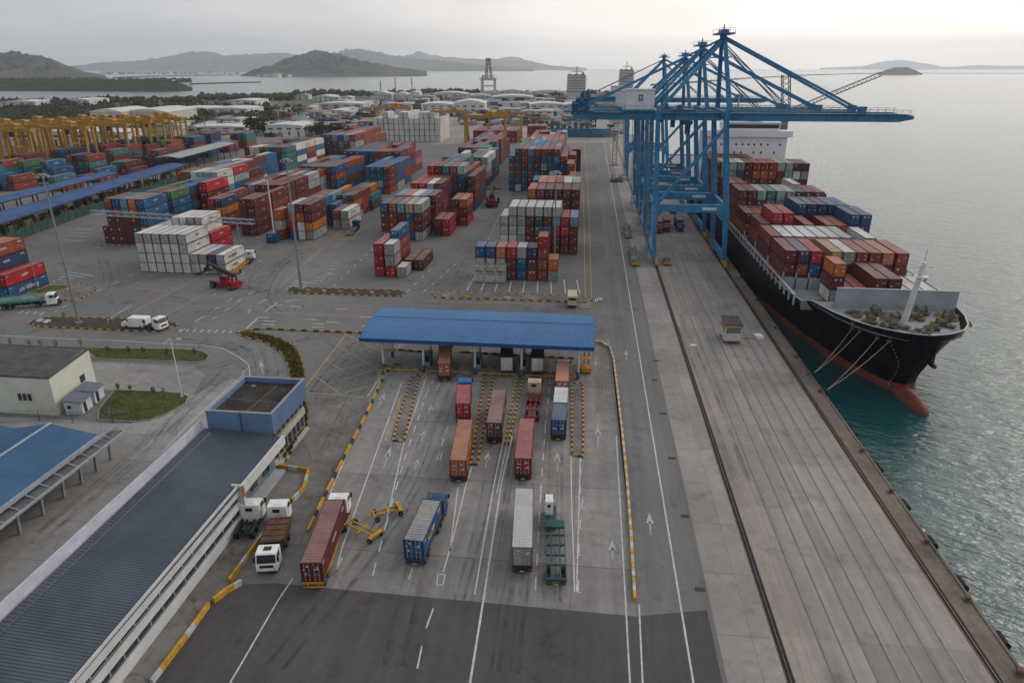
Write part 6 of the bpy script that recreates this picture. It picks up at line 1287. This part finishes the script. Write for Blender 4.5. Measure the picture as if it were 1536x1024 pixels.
def shiptower(label,x,yb,yt,w,group=None):
    p=U(x,yb); s=(p.y*.93+20)/1024; hh=(yb-yt)*s; W=w*s
    t=thing('moored_ship',label,'ship',(p.x,p.y,0),0,group); mb=MB(); n=7
    for i in range(n): mb.box(-W/2*(1-.004*i),W/2*(1-.004*i),-8,8,hh*(.15+.6*i/n),hh*(.15+.6*(i+.72)/n)); 
    mb.build('superstructure',WH[1],t); mb=MB(); mb.box(-W*.44,W*.44,-7.3,7.3,hh*.1,hh*.76); mb.build('inner_deck',mat('ship_window_band_dark',(.17,.18,.19),.7,var=.3,scale=.2),t)  # dark core shows between the floors as window bands
    mb=MB(); mb.box(-W*.62,W*.62,-14,40,-3,hh*.16); mb.build('hull',WH[1],t); mb=MB(); lattice(mb,(0,0,hh*.75),(0,0,hh*1.02),W*.06,4,W*.015); [mb.box(W*q,W*(q+.12),-5,5,hh*.74,hh*(.78+.05*(q>0))) for q in(-.42,-.1,.25)]; mb.bar((-W*.3,0,hh*.86),(W*.3,0,hh*.86),W*.04); mb.build('radar_mast',GLAT,t)
shiptower('white ship superstructure moored behind the pale domed hall',864,148,104,29)
shiptower('hazy grey ship superstructure left of the lattice mast',938,142,97,22)
def chimney(label,x,yb,yt,group='thin stacks of the far plant'):
    p=U(x,yb); s=(p.y*.93+20)/1024; t=thing('plant_mast',label,'mast',p,0,group); mb=MB(); h=(yb-yt)*s; mb.tube((0,0,0),(0,0,h),1.0*s,8,r2=.6*s); mb.build('mast',GLAT,t); mb=MB(); mb.box(-2*s,2*s,-2,2,h*.8,h*.83); mb.box(-1.6*s,1.6*s,-2,2,h,h*1.03); mb.build('platform',GLAT,t)
chimney('left stack of the far white plant',594,148,120); chimney('right stack of the far white plant',619,150,120); chimney('short stack at the left of the far plant',572,148,124)
# basin buildings at the far end of the quay
p=U(862,206); t=thing('barge','blue-hulled barge with a white cabin lying past the quay end','barge',(p.x,p.y,0)); mb=MB(); mb.prism([(-28,0),(24,0),(30,5),(24,10),(-28,10)],0,7); mb.build('hull',mat('barge_blue',(.02,.12,.22),.6,var=.3,scale=.2),t); mb=MB(); mb.box(18,27,1,9,7,17); mb.box(16,28,.5,9.5,17,18); mb.build('cabin',WHITE,t)
mb=MB(); rr=random.Random(6); [mb.box(-26+i*5,-23+i*5,2,8,7,7+rr.uniform(2,7)) for i in range(8)]; mb.build('deck_gear',mat('barge_gear',(.05,.10,.14),.7,var=.4,scale=.3),t)
# shrubs and lamp posts across the far lots
for i,(x,y,h) in enumerate(((310,205,16),(328,196,16),(390,192,16),(450,198,16),(480,168,16),(660,196,20),(842,204,18))):
    a=U(x,y); t=thing('lamp_post',f'{NTH[i]} thin lamp post from the left in the far lots','lamp post',a,0,'thin lamp posts in the far lots'); mb=MB(); mb.tube((0,0,0),(0,0,h),.35,6); mb.box(-1.5,1.5,-.3,.3,h-.3,h); mb.build('pole',GLAT,t)
for i,(x,y) in enumerate(((695,247),(560,215),(906,246))):
    pass
# ---------------- the container yard: blocks read from the photograph ----------------
def bsolve(xL,xR,y,n,T):
    lo,hi=60,1600
    for _ in range(60):
        m=(lo+hi)/2; a=PL(xL,y,m); b=PL(xR,y,m)
        if a.z-T*1.085*(b.x-a.x)/n>0: lo=m
        else: hi=m
    return m,a.x,(b.x-a.x)/n
NB=[0]
def block(desc,xL,xR,y,n,T,rows,L=12.2,nrow=1,Y=None,X=None,pitch=None,grp='',seed=0):
    rnd=random.Random(NB[0]*7+seed); 
    if X is None:
        Y0,X0,p0=bsolve(xL,xR,y,n,T)
        if Y is not None: k=Y/Y0; X0*=k; p0*=1; Y0=Y
    else: Y0,X0,p0=Y,X,pitch
    NB[0]+=1; s=p0/2.6; pool=''.join(rows).replace(' ','')+'kmbkml'
    hts=[sum(1 for r in rows if c<len(r) and r[c]!=' ') for c in range(n)]
    for rr in range(nrow):
        h2=[max(1,h-(rnd.random()<.25 and rr>0)) for h in hts] if rr else hts
        for c in range(n):
            for t in range(h2[c]):
                k=rows[len(rows)-1-t][c] if rr==0 else rnd.choice(pool)
                if k==' ': k='w'
                YARD.append(dict(x=X0+p0*(c+.5),y=Y0+rr*(L*s+.5),z=t*1.085*p0,L=L,s=s,c=k,desc=desc,row=rr,col=c,n=n,t=t,T=h2[c],
                    vis=(t==h2[c]-1) or rr==0 or (c==n-1 or h2[c+1]<=t), grp=grp or 'containers stacked in the yard'))
    return Y0,X0,p0
def zq(ox,oy,s):
    return lambda a,b,c:(ox+a/s,ox+b/s,oy+c/s)
z1=zq(350,190,5.908);z3=zq(540,150,5.908);z5=zq(690,190,5.908);z7=zq(140,190,5.908);z7b=zq(140,300,5.908);z4=zq(540,290,7.875);z2=zq(350,300,5.908)
# right-hand group beside the quay road
block('yard row behind white flat racks',712,838,369.5,8,3,['      r ','bbprynk ','wwwmbmko','wwymbkky'],L=6.1)
block('mixed block under white top row',749.5,868,309,9,5,[' wwwwww  ','wwymnmlrl','wwymgtrrm','wwymmmmmm','nnnmmmmmm'],Y=212)
block('orange-cornered row behind white-topped block',*z5(597,1060,543),6,4,['okmmmm','knmmmm','mmkmbm','mkmmmm'],Y=252)
block('second row behind white-topped block',*z5(690,1065,478),5,4,['ppkwy','mmkby','kkmmn','mkmmn'],Y=267)
block('third row behind white-topped block',*z5(640,1005,430),6,4,['bypwyy','bkmbnn','mmkkbn','bmmkkn'],Y=282,nrow=2)
block('six-high wall of the right-hand stacks',*z5(430,890,195),8,6,[' dklkkmk','bmkbmbbl','kbmbmytb','gubkbmkm','bbbmkbmm','bwbmmbkm'],nrow=4)
block('stepped end of six-high wall',*z5(888,950,263),1,5,['k','b','m','m','k'],nrow=3)
block('low outer end of six-high wall',*z5(945,1015,330),1,4,['k','m','n','n'],nrow=3)
block('far row past the six-high wall',*z5(600,920,112),6,5,['skykkk','kkbmkm','kmkkbk','mkmkkm','kkmmkk'],nrow=4)
block('outer far maroon stack',*z5(985,1075,200),2,4,['km','mm','mn','bn'])
# left: white reefers and the rows behind them
Y0,X0,p0=block('tall white block by the reach stacker',199.6,277,349.6,6,4,['wwwwww']*4,Y=179)
block('low end of white block by reach stacker',0,0,0,4,2,['wynw','wwyw'],Y=179.2,X=X0+6*p0,pitch=p0)
block('white row behind the tall white block',*z7b(690,965,178),4,5,['wwww']*5,Y=193)
block('teal stack behind the tall white block',0,0,0,1,4,['t','b','w','y'],Y=193,X=X0*193/179+6.6*p0,pitch=p0)
block('red stack behind the tall white block',0,0,0,2,3,['rr','br','kr'],Y=193,X=X0*193/179+7.7*p0,pitch=p0)
block('left mixed stack under the lattice beam',153.5,214,298,5,5,['kblob','bklob','mmmmb','mmmbw','mmmbw'])
block('low end of left mixed stack',0,0,0,1,2,['m','m'],Y=209.5,X=-160.3,pitch=2.8)
block('blue-sided row behind left mixed stack',*z7(440,685,575),4,5,['tmkg','mkbb','kmbb','mbmb','kmmm'],nrow=3)
block('white-ended row beside the blue sheds',*z7(735,1090,400),6,5,['rgwsyw','mmtsrw','mkbrkl','mkbmml','kkmbbb'],nrow=3)
block('bright red stack behind blue-sided row',*z7(915,990,460),1,4,['r','m','r','m'],Y=246)
block('white stack over blue beside the blue sheds',*z7(1150,1300,310),3,5,['www','bbb','bbb','kbb','mmb'],nrow=3)
block('navy and orange stack',*z7(1000,1130,640),2,4,['rn','ko','kk','mk'],nrow=2)
block('maroon stack by white post',*z7(1275,1420,645),2,4,['mm','mm','mm','mm'],Y=226,nrow=2)
block('maroon block left of tall mast',*z1(65,425,512),6,4,['mymumm','tymmmm','tyyymm','mkoymm'],nrow=4)
block('teal-sided block farthest up the left',*z1(90,460,180),8,5,['mwcktbkt','mwwknbnt','kwwobbnt','kwwkbnnt','mkwkbknt'],nrow=4)
block('blue-sided far row',*z1(545,670,150),3,4,['klb','kkb','kbb','mbk'],nrow=3)
block('red-ended farthest row',*z1(770,1075,70),6,4,['bklbyk','kbklky','mkbkkk','kmkbkk'],nrow=4)
# middle-left group
block('orange and maroon stack behind tall mast',*z1(470,682,680),3,4,['ymm','oom','rwo','bwy'],Y=222)
block('short stack beside white-striped post',*z2(350,432,130),1,3,['o','c','r'],L=6.1,Y=221)
block('lone stack at the yard corner',*z2(285,362,300),1,1,['b'],L=6.1)
block('blue-edged row behind tall mast',*z1(600,765,605),3,4,['tob','kkb','mkb','kmb'],Y=240,nrow=3)
block('two-high pair by yellow trailer',*z1(870,1015,745),2,2,['kw','yw'])
block('blue stack left of two-high pair',*z1(795,905,675),2,3,['bb','bb','yn'],Y=246)
block('maroon stack over orange one',*z1(910,1050,550),3,4,['mtm','koo','mmm','mks'],Y=256,nrow=3)
block('blue pair in the middle yard',*z1(1060,1150,480),2,3,['bb','bb','lb'],Y=272,nrow=2)
block('two-high dark pair by yard lane',*z1(1165,1225,610),1,2,['t','d'])
block('blue-sided row in the middle yard',*z1(570,905,350),6,4,['mbktkb','kbmkmk','mkbmkb','kbmbkb'],nrow=3)
block('nine-wide row in the middle yard',*z1(970,1475,215),9,4,['nnbbbkkmm','nbmbbpbuk','kbmbkkmmk','bkmmbkmmk'],nrow=3)
block('blue and maroon row in the middle yard',*z1(1160,1375,355),4,4,['bbbm','bbbm','llsk','kbbk'],nrow=3)
# middle-right group
block('red stack nearest the toll canopy',*z4(150,270,595),1,3,['r','r','r'])
block('grey-topped stack nearest the toll canopy',*z4(272,392,560),1,3,['y','y','r'],L=6.1,Y=181)
block('tall stack behind the bright red one',*z4(350,460,485),1,4,['b','k','k','m'],Y=189)
block('single grey box near the toll canopy',0,0,0,1,1,['y'],L=6.1,Y=181.3,X=-52.5,pitch=2.75)
block('low maroon pair near the toll canopy',*z4(515,745,780),2,1,['mm'],Y=189)
block('five-wide mixed row mid-yard',*z4(232,740,155),5,4,['bklay','mkmbm','mrmkm','kbbby'],Y=225)
block('two-high red stack by yard lane',*z4(870,1050,275),2,2,['mr','mr'],Y=233)
block('pale-roofed second row mid-yard',*z4(410,900,45),5,4,['lpwlm','kkwbm','mkmkk','kbkmk'],Y=240)
block('four-wide red row mid-yard',*z3(445,725,730),4,4,['rrwm','rrmm','bkmk','mkbm'],Y=262,nrow=2)
block('orange-topped stack beside mid-yard row',*z3(800,930,765),2,3,['mo','km','mr'],Y=250)
block('green-ended row mid-yard',*z3(595,935,610),5,5,['rmtks','mktub','kmbkb','mkbmb','kbmkb'],Y=286,nrow=3)
block('tall maroon stack by reach stacker lane',*z3(950,1020,690),1,4,['m','m','m','b'],Y=280,nrow=2)
block('white-ended far row',*z3(780,1130,505),6,4,['sybktw','kmtkmw','mkbmks','kbmkkb'],nrow=3)
block('teal-ended far row',*z3(865,1140,420),5,4,['mbktt','kbmkb','mkkmk','kmbkb'],nrow=3)
block('red far row by yellow gantry',*z3(1000,1250,345),5,4,['ktkkk','kmkkk','kkmkk','kmmkt'],nrow=3)
block('red far stack by yellow gantry',*z3(1190,1270,400),2,3,['kk','kk','tt'])
block('low red far row',*z3(1000,1390,270),8,2,['kmkkmkkm','kmkmkkmk'],nrow=2)
block('red far rows by the basin',*z3(1480,1650,230),3,4,['kmk','kkm','mkk','kmk'])
# left edge beside the tanker
a=U(15,449)
block('left-edge stack by tanker lorry',0,0,0,1,2,['r','b'],Y=a.y,X=a.x-2.7,pitch=2.9)
block('left-edge higher stack by tanker lorry',0,0,0,2,4,['ok','kn','wk','tt'],Y=a.y-1,X=a.x-9.5,pitch=3.0)
# rows under the yellow gantry cranes
rg=random.Random(4); gn=0
for yy in (262,292,318,345,372,398,425,452,480,508):
    for gx,nn in ((-318,6),(-292,6),(-262,4)):
        if yy<300 and gx>-270 : continue
        hs=[rg.choice((1,2,2,3,3)) for _ in range(nn)]
        rows=[''.join(rg.choice('kmnntgmkmbuvbk') if hs[c]>3-r-1 else ' ' for c in range(nn)) for r in range(3)]
        gn+=1
        block({-318:'left',-292:'middle',-262:'right'}[gx]+' gantry file, '+NTH[(yy-262)//26]+' from camera',0,0,0,nn,3,rows,Y=yy+gx*.05,X=gx,pitch=3.2,grp='containers under the yellow gantry cranes')
# the tall white block under the far gantry cranes
block('tall white block under far yellow gantries',0,0,0,13,5,['  w www  wwww','wwww wwwwwww ']+['w'*13]*3,L=12.2,nrow=2,Y=556,X=-172,pitch=4.15,grp='white containers under far gantry cranes')
vis=[c for c in YARD if c['vis']]
# which of them show, and how large: rays from the camera against all the boxes
from mathutils.bvhtree import BVHTree
bv=[];bf=[]
for c in YARD:
    w=CW/2*c['s'];h=2.8*c['s']*c.get('zs',1);L=c['L']*c['s']; k=len(bv)
    bv+=[(c['x']+i*w,c['y']+q*L,c['z']+u*h) for u in(0,1) for q in(0,1) for i in(-1,1)]
    bf+=[(k,k+2,k+3,k+1),(k+4,k+5,k+7,k+6),(k,k+1,k+5,k+4),(k+1,k+3,k+7,k+5),(k+3,k+2,k+6,k+7),(k+2,k,k+4,k+6)]
tree=BVHTree.FromPolygons(bv,bf); CP=Vector((0,0,H)); FR=(.12,.5,.88)
for c in vis:
    w=CW/2*c['s'];h=2.8*c['s']*c.get('zs',1);L=c['L']*c['s']; sc_=0
    sx_=1 if c['x']<0 else -1
    for nrm,A,pts in ((Vector((0,-1,0)),2*w*h,[(c['x']+(2*a-1)*w,c['y'],c['z']+b*h) for a in FR for b in FR]),(Vector((0,0,1)),2*w*L,[(c['x']+(2*a-1)*w,c['y']+b*L,c['z']+h) for a in FR for b in FR]),(Vector((sx_,0,0)),L*h,[(c['x']+sx_*w,c['y']+a*L,c['z']+b*h) for a in FR for b in FR])):
        for p in pts:
            p=Vector(p)+nrm*.06; d=p-CP; D=d.length; d/=D
            if d.dot(nrm)>=0 : continue
            u_=d.dot(cr)/d.dot(cf)*F; v_=d.dot(cu)/d.dot(cf)*F
            if abs(u_)>768 or abs(v_)>512: continue
            if tree.ray_cast(CP,d,D-.03)[0] is None: sc_+=A/9*abs(d.dot(nrm))/D**2
    c['d']=-sc_
vis.sort(key=lambda c:c['d'])
NIND=300-NCONT[0]
for c in vis[:NIND]:
    if 'lab' in c: lab=c['lab']
    else:
        tier='top' if c['t']==c['T']-1 and c['T']>1 else ('lone' if c['T']==1 else ORD[c['t']])
        colw='' if c['n']==1 else (NTH[c['col']]+' from left, ' if c['col']<c['n']-1 else 'right end, ')
        lab=f"{CNAME[c['c']]} container, {tier} tier, {colw}{('',  'second row of ','third row of ','fourth row of ')[c['row']]}{c['desc']}"
    o=container(c['c'],(c['x'],c['y'],c['z']+.02),c['L'],c['s'],0,lab,c['grp'],front='lab' in c or c['row']==0 or c['t']==c['T']-1)
    if 'zs' in c: o.scale.z=c['s']*c['zs']
print('smallest individual',vis[NIND-1]['d'],'showing',sum(1 for c in vis if c['d']<0))
# everything beyond the nearest three hundred: one mass
mbs={}
order=list(PAL); mb=MB()
for c in vis[NIND:]:
    w=CW/2*c['s']*.985;h=2.77*c['s']*c.get('zs',1);L=c['L']*c['s']
    mb.box(c['x']-w,c['x']+w,c['y'],c['y']+L,c['z']+.02,c['z']+h,order.index(c['c']))
    for q in (-1,.94): mb.box(c['x']+q*w-.001,c['x']+q*w+.06*w,c['y']-.05,c['y']-.001,c['z']+.02,c['z']+h,len(order)+2)
    mb.box(c['x']-w,c['x']+w,c['y']-.06,c['y']-.001,c['z']+.02,c['z']+.16*c['s'],len(order)+2)
    if c['c'] not in 'w':
     for q in (-.5,.0,.5): mb.box(c['x']+q*w-.03,c['x']+q*w+.03,c['y']-.04,c['y']-.001,c['z']+.2,c['z']+h-.1,len(order))
    if (int(c['x']*7)+int(c['z']))%3: mb.box(c['x']-.6*w,c['x']-.25*w,c['y']-.03,c['y']-.001,c['z']+h*.65,c['z']+h*.8,len(order)+1)
o=mb.build('distant_container_stacks',[paint(k) for k in order]+[DARK,DECAL,mat('stack_seam',(.07,.055,.05),.9)]); tag(o,'distant container stacks filling the back of the yard','containers',kind='stuff')
print('yard containers',len(YARD),'visible',len(vis),'individual',NIND)

LT=mat('lettering_dark',(.06,.07,.10),.7,var=.3); LWT=mat('lettering_white',(.55,.55,.55),.7,var=.3)
def letter(lab,s,size,m,y,z,sh=0):
    for o in list(COL.objects):
        if o.get('label')==lab: text_mesh(s,size,'lettering',m,o,(CW/2+.03,y,z),(PI/2,0,PI/2),.01,sh); return
    print('no container',lab)
letter('white container, top tier, right end, low end of white block by reach stacker','WAISEUT',1.25,LT,5.2,1.45)
letter('white container, bottom tier, right end, low end of white block by reach stacker','WEUS',1.2,LT,5.6,1.45)
letter('blue container, bottom tier, left-edge stack by tanker lorry','ale wlmng',1.5,LWT,6.0,1.3,.3)
letter('bright red container, top tier, left-edge stack by tanker lorry','cula',1.1,LWT,5.5,1.6,.3)

from collections import Counter
dd=Counter(o['label'] for o in COL.objects if 'label' in o and not o.parent)
for k,v in dd.items():
    if v>1 or len(k.split())>16: print('DUP',v,len(k.split()),k)
